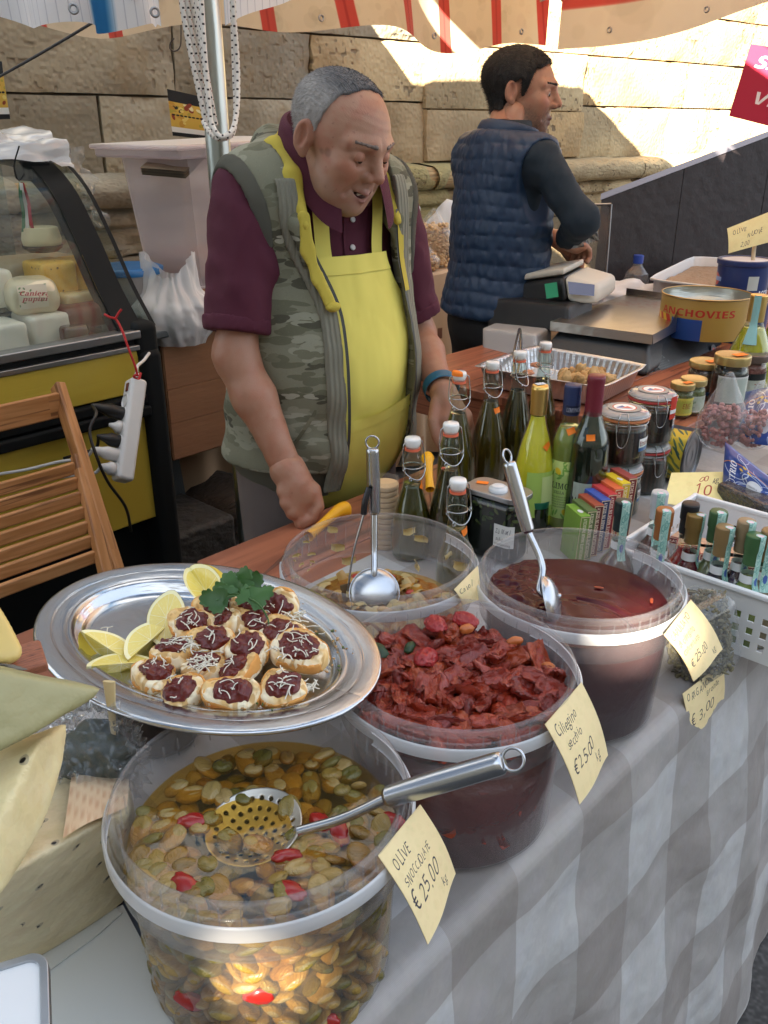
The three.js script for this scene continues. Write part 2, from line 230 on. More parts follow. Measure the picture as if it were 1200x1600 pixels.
const eyeletG = new THREE.TorusGeometry(0.0085, 0.003, 8, 18);
{
  const c = thing('striped_canopy', 'cream market canopy with red stripes hanging over the stall', 'canopy');
  // roof, wall-side flap and end flap, in the wall frame (s, n)
  const s0 = 1.45, s1 = 3.05, n1 = 2.6, hem = (s) => 1.72 + 0.02 * s + 0.022 * Math.sin(s * 4.2) + 0.018 * Math.sin(s * 9 + 1);
  part(c, 'roof', sheet((u, v) => [WS(lerp(s0, s1, u), lerp(0.35, n1, v), 2.47 + 0.06 * Math.sin(v * Math.PI) - 0.05 * Math.sin(u * Math.PI * 5) ** 2), u * 1.9, v], 60, 30), canvasM);
  const flap = part(c, 'flap', sheet((u, v) => { const s = lerp(0.55, s1, u), y = lerp(hem(s), 2.47, v); return [WS(s, n1 + 0.06 * (1 - v) * Math.sin(s * 5.2) + 0.03 * (1 - v) * Math.sin(s * 11), y), (s - 0.55) * 0.38 + v * 0.05, v]; }, 90, 20), canvasM);
  const end = part(c, 'end_flap', sheet((u, v) => { const n = lerp(n1 - 0.07, 0.4, u), k = n1 - n; const h = 1.755 + 0.085 * k + 0.02 * Math.sin(n * 5); return [WS(s1 + 0.03 * (1 - v) * Math.sin(n * 7), n, lerp(h, 2.47, v)), 0.05 + (v - 0.3) * 0.1, u]; }, 60, 16), canvasM);
  for (const s of [0.95, 1.42, 1.9, 2.4, 2.86]) part(flap, 'eyelet', at(eyeletG.clone(), ...WS(s, n1 - 0.02, hem(s) + 0.035).toArray(), 0, WY), M.brushed);
  for (const n of [2.3, 1.9, 1.5]) part(end, 'eyelet', at(eyeletG.clone(), ...WS(s1 - 0.01, n, 1.79 + 0.085 * (n1 - n)).toArray(), 0, WY + Math.PI / 2), M.brushed);
  const f = (a, b, r = 0.016) => tube([a, a.clone().lerp(b, 0.5), b], r, 4, 10);
  part(c, 'frame_bar', [f(WS(s0, n1, 2.43), WS(s1, n1, 2.43)), f(WS(s1, n1, 2.43), WS(s1, 0.35, 2.43)), f(WS(s0, 0.35, 2.43), WS(s1, 0.35, 2.43))], M.brushed);
  const k = WS(s1 - 0.02, n1 - 0.03, 1.955); part(c, 'bracket', [at(bx(0.12, 0.012, 0.03), k.x, k.y, k.z, 0, 0.2, 0.35), at(bx(0.09, 0.012, 0.03), k.x + 0.03, k.y, k.z + 0.02, 0, 1.2, -0.4), at(cy(0.012, 0.012, 0.09), k.x, k.y + 0.03, k.z, 0, 0, 0.5)], M.brushed);
}
{ // white and blue awning at the upper left
  const t = ctex(1024, 256, (g, w, h) => { g.fillStyle = '#e9edf2'; g.fillRect(0, 0, w, h); g.strokeStyle = 'rgba(120,130,150,.5)'; g.lineWidth = 1.2; for (let x = 6; x < w; x += 21) { g.beginPath(); g.moveTo(x, 0); g.lineTo(x, h); g.stroke(); } for (const x of [60, 660]) { const q = g.createLinearGradient(x, 0, x + 150, 0); q.addColorStop(0, 'rgba(30,110,175,0)'); q.addColorStop(0.12, '#2277b4'); q.addColorStop(0.85, '#1f6fab'); q.addColorStop(1, 'rgba(30,110,175,0)'); g.fillStyle = q; g.fillRect(x, 0, 150, h); } });
  const m = mat(0xffffff, 1, { map: t, transmission: 0.3, thickness: 0 });
  const c = thing('blue_awning', 'white awning with blue stripes and eyelets above the cheese counter', 'awning');
  const P = [[-320, 10], [-120, 22], [0, 30], [90, 40], [180, 45], [262, 47]].map(([u, v]) => Pf(u, v, 2.0 + (u + 100) * 0.0006));
  const cur = new THREE.CatmullRomCurve3(P);
  const fl = part(c, 'flap', sheet((u, v) => { const q = cur.getPoint(u).clone(); q.y += v * 0.75 + 0.012 * Math.sin(u * 22) * (1 - v); q.x += (1 - v) * 0.02 * Math.sin(u * 30); q.z += 0.03 * Math.sin(u * 17) * (1 - v) + v * 0.12; if (u > 0.985) q.y += 0.01 * (1 - v); return [q, u * 0.95, v]; }, 70, 14), m);
  part(c, 'roof', sheet((u, v) => [WS(lerp(-2.6, 1.44, u), lerp(0.35, 2.4, v), 2.45 + 0.05 * Math.sin(v * 3.1) - 0.04 * Math.sin(u * 14) ** 2), u * 2.4, v], 30, 20), m);
  part(c, 'wall_roof', sheet((u, v) => [WS(lerp(-1.2, 2.12 - 0.5 * (1 - v), u), lerp(2.3, 3.3, v), 2.46 - 0.03 * Math.sin(u * 15) ** 2), u * 2, v], 20, 8), m);
  part(c, 'side_flap', sheet((u, v) => { const a = Pf(352, 40, 2.35), b = Pf(520, -30, 2.7); const q = a.lerp(b, u); q.y += v * 0.6; q.z += 0.03 * Math.sin(u * 9); return [q, 0.2 + u * 0.35, v]; }, 24, 8), m);
  for (const u of [0.685, 0.975]) { const q = cur.getPoint(u); part(fl, 'eyelet', at(eyeletG.clone(), q.x, q.y + 0.03, q.z + 0.045, 0, 0.3), M.brushed); }
}

// ---------- market counter: trestle, wooden top, checked cloth ----------
const TOP = 0.8, NB = 1.147, NF = 0.34;
const woodTex = (n, a, b, c) => dtex(512, 512, (x, y) => { const w = fbm(x * 3, y * 26, n, 4, 0), k = Math.sin((y * 26 + w * 5 + fbm(x * 2, y * 3, n + 3, 2) * 6) * 2.4) * 0.5 + 0.5; return mixc(mixc(hex(a), hex(b), k * 0.75), hex(c), sstep(0.58, 0.8, fbm(x * 5, y * 60, n + 7, 3))); });
const redWood = woodTex(3, '#a5664a', '#86503a', '#5c3325'), paleWood = woodTex(9, '#c28a58', '#a8713f', '#7e5230');
const redWoodM = mat(0xffffff, 0.42, { map: redWood, bumpMap: redWood, bumpScale: 0.0006 });
const paleWoodM = mat(0xffffff, 0.5, { map: paleWood, bumpMap: paleWood, bumpScale: 0.0006 });
{
  const t = thing('market_table', 'long wooden market table under the bucket row with reddish plank top', 'table', ST(0, 0, 0), TY);
  // local: +X along the counter, +Z towards the street, so n = -z
  const nb = 5, w = (NB - NF - 0.03) / nb;
  for (let k = 0; k < nb; k++) for (const [a, b] of [[-0.9, 0.75], [0.75, 2.3], [2.3, 4]]) { const g = bx(b - a - 0.003, 0.032, w - 0.003, 0.004); const uv = g.attributes.uv, p = g.attributes.position, o = rnd(); for (let i = 0; i < p.count; i++) uv.setXY(i, p.getX(i) * 0.8 + o, p.getZ(i) * 1.3 + o * 3 + p.getY(i)); part(t, 'plank', at(g, (a + b) / 2, TOP - 0.021 + rr(-0.0006, 0.0006), -(NF + 0.03 + (k + 0.5) * w)), redWoodM); }
  for (const x of [-0.7, 0.7, 2.1, 3.6]) for (const z of [-NF - 0.12, -NB + 0.08]) part(t, 'leg', at(bx(0.04, TOP - 0.04, 0.04), x, (TOP - 0.04) / 2, z), M.brushed);
}
{
  const ct = ctex(1024, 1024, (g, w, h) => {
    g.fillStyle = '#b3b1ae'; g.fillRect(0, 0, w, h);
    for (let i = 0; i < 2500; i++) { g.fillStyle = `rgba(${rnd() < 0.5 ? '235,238,240' : '120,118,118'},${rr(0.01, 0.035)})`; g.beginPath(); g.arc(rnd() * w, rnd() * h, rr(2, 40), 0, 7); g.fill(); }
    g.fillStyle = 'rgba(112,100,92,.36)';
    for (const x of [0.12, 0.62]) g.fillRect(x * w, 0, 0.23 * w, h);
    for (const y of [0.1, 0.6]) g.fillRect(0, y * h, w, 0.23 * h);
    g.strokeStyle = 'rgba(230,232,236,.18)'; for (let y = 0; y < h; y += 3) { g.beginPath(); g.moveTo(0, y); g.lineTo(w, y); g.stroke(); }
  });
  const prof = []; for (let i = 0; i <= 8; i++) prof.push([lerp(0.93, NF + 0.02, i / 8), TOP + 0.003]);
  for (let i = 1; i <= 6; i++) { const a = i / 6 * Math.PI / 2; prof.push([NF + 0.02 - 0.022 * Math.sin(a), TOP + 0.003 - 0.022 * (1 - Math.cos(a))]); }
  for (let i = 1; i <= 22; i++) prof.push([NF - 0.002 - 0.05 * i / 22, lerp(TOP - 0.019, 0.045, i / 22)]);
  const acc = [0]; for (let i = 1; i < prof.length; i++) acc.push(acc[i - 1] + Math.hypot(prof[i][0] - prof[i - 1][0], prof[i][1] - prof[i - 1][1]));
  const q = prof.length - 1;
  const g = sheet((u, v) => {
    const s = lerp(-1.0, 3.9, u), t = v * q, k = Math.min(q - 1, Math.floor(t)), f = t - k; let n = lerp(prof[k][0], prof[k + 1][0], f), y = lerp(prof[k][1], prof[k + 1][1], f); const L = lerp(acc[k], acc[k + 1], f);
    const drop = clamp((TOP - y) / 0.75), ed = sstep(0.03, 0.4, drop);
    n -= ed * (0.02 + 0.022 * Math.sin(s * 7 + 1.2 * Math.sin(s * 2.3)) * drop + 0.008 * Math.sin(s * 17 + y * 3) + 0.003 * Math.sin(s * 41 + y * 9)) + (fbm(s * 6, L * 7, 3, 5) - 0.5) * 0.03 * sstep(0, 0.1, drop);
    y += (k < 8 ? (fbm(s * 9, L * 9, 5, 3) - 0.42) * 0.006 * sstep(0.0, 0.1, L) : 0) - 0.03 * ed * Math.sin(s * 1.7) * (v > 0.9 ? (v - 0.9) * 10 : 0);
    return [ST(s, n, Math.max(y, TOP + 0.001 * (k < 8 ? 1 : -900))), s / 0.46 + L * 0.22, L / 0.46];
  }, 460, q * 3);
  one('tablecloth', g, mat(0xffffff, 0.5, { map: ct, sheen: 0.2, bumpMap: rep(grain, 1.2), bumpScale: 0.004 }), 'grey and brown checked cloth draped down the front of the table', 'tablecloth');
}

// ---------- buckets ----------
const RT = 0.1205, RB = 0.106, BH = 0.185;                             // outer rim radius, base radius, height
const bucketR = (y) => lerp(RB, RT - 0.008, clamp(y / 0.15));
function bucket(pos, label) {
  const o = thing('plastic_bucket', label, 'bucket', pos, 0);
  part(o, 'wall', la([[0, 0.002], [RB - 0.004, 0.001], [RB, 0.005], [RT - 0.008, 0.15], [RT - 0.006, BH - 0.002], [RT - 0.003, BH], [RT, BH - 0.003], [RT, BH - 0.008]], 96), M.pp);
  part(o, 'rim_skirt', la([[RT + 0.001, BH - 0.012], [RT + 0.004, BH - 0.014], [RT + 0.004, BH - 0.03], [RT + 0.0005, BH - 0.034], [RT - 0.001, BH - 0.058], [RT - 0.007, BH - 0.06]], 96), M.pp);
  part(o, 'handle_band', new THREE.LatheGeometry([[RT + 0.0035, 0], [RT + 0.0062, 0.001], [RT + 0.0062, 0.0125], [RT + 0.0035, 0.0135]].map((p) => new THREE.Vector2(p[0], BH - 0.030 + p[1])), 64, Math.PI * 0.1 - 1.9, Math.PI * 1.25), M.ppMilk);
  const ribs = []; for (let i = 0; i < 44; i++) { const a = i / 44 * Math.PI * 2; ribs.push(at(new THREE.BoxGeometry(0.0009, 0.019, 0.0016), Math.sin(a) * (RT - 0.0078), BH - 0.022, Math.cos(a) * (RT - 0.0078), 0, a, 0)); }
  part(o, 'ribs', ribs, M.pp);
  return o;
}
const BK = { olive: V(-0.1007, TOP + 0.006, -0.553), tomato: V(0.0736, TOP + 0.006, -0.74), paste: V(0.238, TOP + 0.006, -0.93), caponata: V(-0.006, TOP + 0.006, -0.979) };
bucket(BK.olive, 'clear plastic bucket of pitted green olives in oil, nearest the camera');
bucket(BK.tomato, 'clear plastic bucket heaped with sun-dried tomatoes');
bucket(BK.paste, 'clear plastic bucket of dark red tomato paste with a ladle');
bucket(BK.caponata, 'nearly empty plastic bucket with sliced vegetables in oil by the wooden counter');

// ---------- what the buckets hold ----------
const oilM = mat(lin(0.93, 0.72, 0.30), 0.03, { transmission: 0.97, thickness: 0 });
const disc = (r, y, amp, seed2, n = 48) => sheet((u, v) => { const a = u * Math.PI * 2, q = r * v; return V(Math.sin(a) * q, y + amp * (fbm(Math.sin(a) * q * 60 + seed2, Math.cos(a) * q * 60, seed2, 4) - 0.5) * 2, Math.cos(a) * q); }, n * 2, n);
const core = (y1, k = 0.004) => la([[0, 0.006], [RB - k, 0.006], [bucketR(y1) - k, y1], [0, y1]], 64);
const ladleHandle = (o, a, b, r = 0.0085) => {                       // tubular handle from its ringed end a to the joint b
  const d = b.clone().sub(a), L = d.length(), q = new THREE.Quaternion().setFromUnitVectors(V(0, 1, 0), d.clone().normalize());
  const g = la([[0, 0], [r * 0.75, 0], [r * 0.95, 0.002], [r, 0.006], [r * 1.06, L * 0.5], [r * 0.95, L - 0.004], [r * 0.7, L], [0, L]], 24); g.applyMatrix4(new THREE.Matrix4().compose(a, q, V(1, 1, 1))); part(o, 'handle', g, M.steel);
  const ring = new THREE.TorusGeometry(0.0085, 0.0013, 10, 28); ring.applyMatrix4(new THREE.Matrix4().compose(a.clone().addScaledVector(d.clone().normalize(), -0.0075), q.clone().multiply(new THREE.Quaternion().setFromEuler(new THREE.Euler(0, 0.5, 0))), V(1, 1, 1))); part(o, 'hanging_ring', ring, M.steel);
  return d.normalize();
};
// olives
const OL = [];
for (let i = 0; i < 5; i++) {
  const g = weld(new THREE.IcosahedronGeometry(1, 3)), s = i * 9.7;
  warp(g, (q) => {
    const dent = i < 3 ? 0.45 * Math.exp(-(((q.x) ** 2) / 0.5 + ((q.z - 0.2) ** 2) / 0.025)) * (q.y > 0 ? 1 : 0) : 0, pit = Math.exp(-((q.x - 0.95) ** 2 + q.y ** 2 + q.z ** 2) / 0.05) * 0.3;
    const k = 1 + 0.16 * (fbm(q.x * 2 + s, q.y * 2, q.z * 2 + s, 3) - 0.5) - dent - pit; q.set(q.x * 0.0118 * k, q.y * 0.0088 * k * (i > 2 ? 0.6 : 0.85), q.z * 0.0088 * k);
  }); OL.push(g);
}
const OM = [[0.17, 0.135, 0.025], [0.22, 0.16, 0.035], [0.28, 0.18, 0.035], [0.20, 0.115, 0.02], [0.33, 0.23, 0.07], [0.26, 0.14, 0.025], [0.13, 0.11, 0.02], [0.38, 0.26, 0.09], [0.34, 0.22, 0.06]].map((c) => mat(lin(...c), 0.25, { clearcoat: 0.3, bumpMap: grain, bumpScale: 0.001 }));
const oliveLabel = (k) => (k ? 'pitted olive pressed against the clear bucket wall under the oil' : 'pitted green olive floating in the bucket of olives in oil');
const olive = (p, k) => { const o = one('olive', pick(OL), pick(OM), oliveLabel(k), 'olive', p, 0, k ? 'olives behind the bucket wall' : 'olives at the surface of the oil'); o.rotation.set(rr(-0.6, 0.6), rr(0, 6.28), rr(-0.6, 0.6)); const s = rr(0.86, 1.2); o.scale.set(s * rr(0.9, 1.15), s * 0.8, s); return o; };
{
  const b = BK.olive, pts = [];
  let tries = 0; while (pts.length < 190 && tries++ < 20000) { const a = rnd() * 6.283, r = 0.104 * Math.sqrt(rnd()), p = [Math.sin(a) * r, Math.cos(a) * r]; if (pts.every((q) => Math.hypot(q[0] - p[0], q[1] - p[1]) > 0.0126)) pts.push(p); }
  const sp = Py(396, 1288, 0.947); pts.forEach(([x, z], i) => (Math.hypot(x + b.x - sp.x, z + b.z - sp.z) < 0.042 && rnd() < 0.72) || olive(V(b.x + x, b.y + 0.132 + 0.006 * noise(x * 40, z * 40, 3) - (i % 3 === 0 ? 0.009 : 0), b.z + z), 0));
  for (let j = 0; j < 9; j++) { const y = 0.01 + j * 0.0145; for (let i = 0; i < 14; i++) { const a = -1.25 + (i + (j % 2) * 0.5) * 0.187 + rr(-0.03, 0.03), r = bucketR(y) - 0.0085; const o = olive(V(b.x + Math.sin(a) * r, b.y + y + rr(-0.003, 0.003), b.z + Math.cos(a) * r), 1); o.rotation.set(rr(-0.5, 0.5), a + Math.PI / 2 * 0 + rr(-0.3, 0.3), rr(-0.9, 0.9)); } }
  one('olive_brine', core(0.122, 0.012), mat(lin(0.10, 0.07, 0.012), 0.6), 'murky mass of olives and oil filling the bucket of olives', 'olives', b);
  one('oil_column', la([[RB - 0.0012, 0.008], [bucketR(0.138) - 0.0012, 0.138]], 72), mat(lin(0.95, 0.80, 0.45), 0.05, { transmission: 0.98, thickness: 0, specularIntensity: 0.1 }), 'golden oil seen through the side of the olive bucket', 'oil', b);
  one('oil_surface', disc(bucketR(0.139) - 0.0012, 0.139, 0.0006, 4), oilM, 'golden oil surface over the green olives', 'oil', b);
  const red = mat(lin(0.30, 0.014, 0.01), 0.25, { clearcoat: 0.2 }); const pep = [0, 1, 2].map((i) => blob(0.0125, 0.005, 0.008, 0.35, 2, 3, i * 5));
  for (const [u, v, l] of [[300, 1283, 'red pepper piece left of the slotted spoon'], [447, 1337, 'large glossy red pepper piece below the slotted spoon bowl'], [290, 1383, 'red pepper sliver at the near left edge of the oil'], [500, 1285, 'red pepper piece just right of the spoon neck'], [455, 1392, 'small dark red pepper bit by the near rim'], [612, 1283, 'orange red pepper bit at the right rim'], [530, 1300, 'purplish pepper scrap beside the spoon handle']]) { const p = Py(u, v, 0.944), o = one('pepper_piece', pick(pep), red, l, 'pepper', p, rr(0, 6)); o.rotation.x = rr(-0.4, 0.4); }
  for (const [a, y] of [[0.06, 0.077], [-0.5, 0.052], [0.55, 0.02]]) { const r = bucketR(y) - 0.003, o = one('pepper_piece', pep[0], red, `red pepper strip ${['seen through the front wall of the olive bucket', 'low in the olive bucket on the left', 'low in the olive bucket on the right'][a > 0.1 ? 2 : a < 0 ? 1 : 0]}`, 'pepper', V(b.x + Math.sin(a) * r, b.y + y, b.z + Math.cos(a) * r), a); o.rotation.x = 1.5; }
  // slotted spoon
  const s = thing('slotted_spoon', 'steel slotted spoon lying in the olives with its handle over the bucket rim', 'spoon');
  const c = Py(396, 1288, 0.947), e = Py(474, 1302, 0.953), j = V(0.006, 0.994, -0.5365), end = V(0.0915, 1.038, -0.524);
  const bm = []; const Rb = 0.041, dep = 0.013;
  const hs = [[0, 0]]; for (let ring = 1; ring <= 4; ring++) for (let i = 0; i < ring * 6; i++) { const a = i / (ring * 6) * 6.2832 + ring, q = ring * 0.0082; hs.push([Math.cos(a) * q, Math.sin(a) * q]); }
  const bg = nets((x, y, z) => { const r = Math.hypot(x, z); let d = smax(Math.abs(y - dep * (r * r / (Rb * Rb) - 1)) - 0.0011, r - Rb, 0.001); for (const [a, b2] of hs) d = Math.max(d, 0.0019 - Math.hypot(x - a, z - b2)); return d; }, [-0.043, -0.017, -0.043], [0.043, 0.004, 0.043], 0.00095); at(bg, c.x, c.y - 0.001, c.z, 0.10, 0, 0.10);
  part(s, 'bowl', bg, mat(0xc4bfb4, 0.42, { metalness: 1 })); part(s, 'neck', tube([e.clone().add(V(-0.004, 0.002, 0)), e.clone().lerp(j, 0.45).add(V(0, -0.002, 0)), j], 0.0042, 24, 12), M.steel); ladleHandle(s, end, j.clone().addScaledVector(end.clone().sub(j).normalize(), -0.006), 0.0092);
}
// sun-dried tomatoes
{
  const b = BK.tomato, T = [];
  for (let i = 0; i < 8; i++) T.push(warp(weld(new THREE.IcosahedronGeometry(1, 9)), (q) => {   // a flattened half, curled about its length and wrinkled
    const e = i * 11.3, f = fbm(q.x * 1.6 + e, q.y, q.z * 1.6 + e, 3) - 0.5, w = Math.abs(fbm(q.x * 3 + e, q.y * 2, q.z * 5 + e, 4) - 0.5) * 2, x = q.x * (0.021 + 0.004 * Math.sin(e)) * (1 + 0.7 * f), z = q.z * (0.0135 + 0.002 * Math.cos(e)) * (1 + 0.8 * f), R1 = (i % 3 === 0 ? -1 : 1) * (0.010 + 0.005 * ((i * 7) % 4) / 4), R2 = 0.035 * (i % 2 ? 1 : -1), y = q.y * 0.0036 * (1 + f) + (0.3 - w) * 0.006;
    q.set(R2 * Math.sin(x / R2), y + R1 * (Math.cos(z / R1) - 1) * 0.9 + R2 * (Math.cos(x / R2) - 1) * 0.6 + 0.003, R1 * Math.sin(z / R1)); }));
  const TM = [[0.30, 0.026, 0.008], [0.36, 0.036, 0.010], [0.23, 0.018, 0.007], [0.40, 0.055, 0.012], [0.32, 0.028, 0.009]].map((c) => mat(lin(...c), 0.2, { clearcoat: 0.45, clearcoatRoughness: 0.1, bumpMap: rep(grain, 4), bumpScale: 0.0012 }));
  one('tomato_paste', [core(0.128, 0.0015), at(disc(bucketR(0.135) - 0.003, 0.135, 0.004, 9), 0, 0, 0)], mat(lin(0.10, 0.008, 0.005), 0.16, { clearcoat: 0.5, bumpMap: rep(grain, 5, 3), bumpScale: 0.004 }), 'dark red oily tomato mass filling the bucket of dried tomatoes', 'tomatoes', b);
  const pts = []; let tr = 0; while (pts.length < 165 && tr++ < 20000) { const a = rnd() * 6.283, r = 0.101 * Math.sqrt(rnd()), p = [Math.sin(a) * r, Math.cos(a) * r]; if (pts.every((q) => Math.hypot(q[0] - p[0], q[1] - p[1]) > 0.0115)) pts.push(p); }
  for (const [x, z] of pts) { const o = one('dried_tomato', pick(T), pick(TM), 'wrinkled red dried tomato piece in the heaped tomato bucket', 'dried tomato', V(b.x + x, b.y + 0.143 + 0.014 * fbm(x * 25, z * 25, 6, 2), b.z + z), 0, 'dried tomatoes heaped in the bucket'); o.rotation.set(rr(-0.55, 0.55), rr(0, 6.28), rr(-0.55, 0.55)); const s = rr(0.72, 1.18); o.scale.set(s, s, s * rr(0.8, 1.1)); }
  for (let j = 0; j < 4; j++) for (let i = 0; i < 12; i++) { const a = -1.25 + i * 0.22 + rr(-0.06, 0.06), y = 0.03 + j * 0.028 + rr(-0.006, 0.006), r = bucketR(y) - 0.012; const o = one('dried_tomato', pick(T), pick(TM), 'dried tomato piece pressed against the clear wall of the tomato bucket', 'dried tomato', V(b.x + Math.sin(a) * r, b.y + y, b.z + Math.cos(a) * r), 0, 'dried tomatoes behind the bucket wall'); o.rotation.set(Math.PI / 2 + rr(-0.2, 0.2), 0, rr(-0.5, 0.5)); o.rotation.order = 'YXZ'; o.rotation.y = a; o.scale.set(0.9, 0.6, 0.9); }
  one('oil_surface', disc(bucketR(0.146) - 0.002, 0.146, 0.0015, 31), mat(lin(0.80, 0.26, 0.09), 0.05, { transmission: 0.97, thickness: 0 }), 'red oil glistening between the heaped dried tomatoes', 'oil', b);
  const bit = blob(0.009, 0.0055, 0.0055, 0.35, 2), chunk = blob(0.014, 0.01, 0.011, 0.3, 2);
  const om = mat(lin(0.48, 0.13, 0.03), 0.4), gm = mat(lin(0.015, 0.045, 0.012), 0.5), rm = mat(lin(0.32, 0.02, 0.02), 0.35);
  for (const [u, v, y, g, m, n, l] of [[729, 983, 0.975, bit, om, 'garlic_clove', 'orange stained garlic clove near the far rim of the tomato bucket'], [805, 1002, 0.97, bit, om, 'garlic_clove', 'orange garlic clove at the right of the tomato heap'], [858, 1043, 0.962, bit, om, 'garlic_clove', 'orange garlic clove against the right rim of the tomato bucket'], [640, 1012, 0.968, bit, gm, 'herb_leaf', 'dark green herb scrap in the middle of the tomatoes'], [588, 1020, 0.965, chunk, gm, 'herb_leaf', 'dark green leaf at the left edge of the tomatoes beside the tray'], [681, 975, 0.978, T[1], rm, 'tomato_chunk', 'upright crimson tomato chunk at the far rim'], [728, 968, 0.976, T[1], rm, 'tomato_chunk', 'dark crimson tomato chunk at the far rim beside the garlic'], [664, 1027, 0.966, T[1], rm, 'tomato_chunk', 'magenta red tomato chunk left of the heap centre']]) one(n, g, m, l, n.split('_')[0], Py(u, v, y), rr(0, 6));
}
// tomato paste with ladle
{
  const b = BK.paste;
  one('paste_filling', [core(0.139, 0.0014)], mat(lin(0.05, 0.0055, 0.009), 0.35, { bumpMap: rep(grain, 8, 4), bumpScale: 0.0015 }), 'dark maroon tomato paste seen through the wall of its bucket', 'paste', b);
  const pm = mat(lin(0.05, 0.0045, 0.007), 0.1, { specularIntensity: 0.45 });
  const g = sheet((u, v) => { const a = u * 6.2832, r = (bucketR(0.142) - 0.002) * v, x = Math.sin(a) * r, z = Math.cos(a) * r, k = sstep(0.0, 0.07, -x * 0.9 - 0.012 - z * 0.1); return V(x, 0.141 + k * 0.012 * fbm(x * 110, z * 110, 2, 3) + 0.0012 * fbm(x * 30, z * 30, 2, 2) - 0.003 * sstep(0.008, 0, Math.abs(Math.hypot(x + 0.02, z - 0.07) - 0.075)) * (x > 0 ? 1 : 0.3), z); }, 150, 70);
  one('paste_surface', g, pm, 'glossy dark red surface of the tomato paste with a grainy left side', 'paste', b);
  const fl = blob(0.006, 0.0012, 0.0022, 0.4, 2, 2), fm = mat(lin(0.30, 0.05, 0.012), 0.4);
  for (const [u, v] of [[935, 918], [1018, 938]]) one('tomato_flake', fl, fm, u < 1000 ? 'thin orange flake in the middle of the tomato paste' : 'orange flake near the right rim of the paste bucket', 'flake', Py(u, v, b.y + 0.1435), rr(0, 3));
  const s = thing('ladle', 'steel ladle standing in the dark tomato paste and leaning on its rim', 'ladle');
  const top = Pf(795, 722, 0.985), jt = Pf(826, 832, 0.955), c = Py(868, 942, 0.955);
  ladleHandle(s, top, jt);
  part(s, 'neck', tube([jt, jt.clone().lerp(c, 0.5).add(V(0.0, 0.002, 0.002)), c.clone().add(V(-0.02, 0.016, 0.003)), c.clone().add(V(0.004, 0.010, 0.002))], 0.0042, 30, 12), M.steel);
  const bo = new THREE.SphereGeometry(0.033, 36, 14, 0, 6.2832, 0, Math.PI / 2); at(bo, 0, 0, 0, 0, 0, 0, [1, 0.5, 1]); const rim = at(new THREE.TorusGeometry(0.033, 0.0011, 8, 40), 0, 0, 0, Math.PI / 2);
  part(s, 'bowl', [bo, rim].map((q) => at(q, c.x - 0.01, c.y + 0.001, c.z, 0.5, 0, -1.25)), M.steel);
}
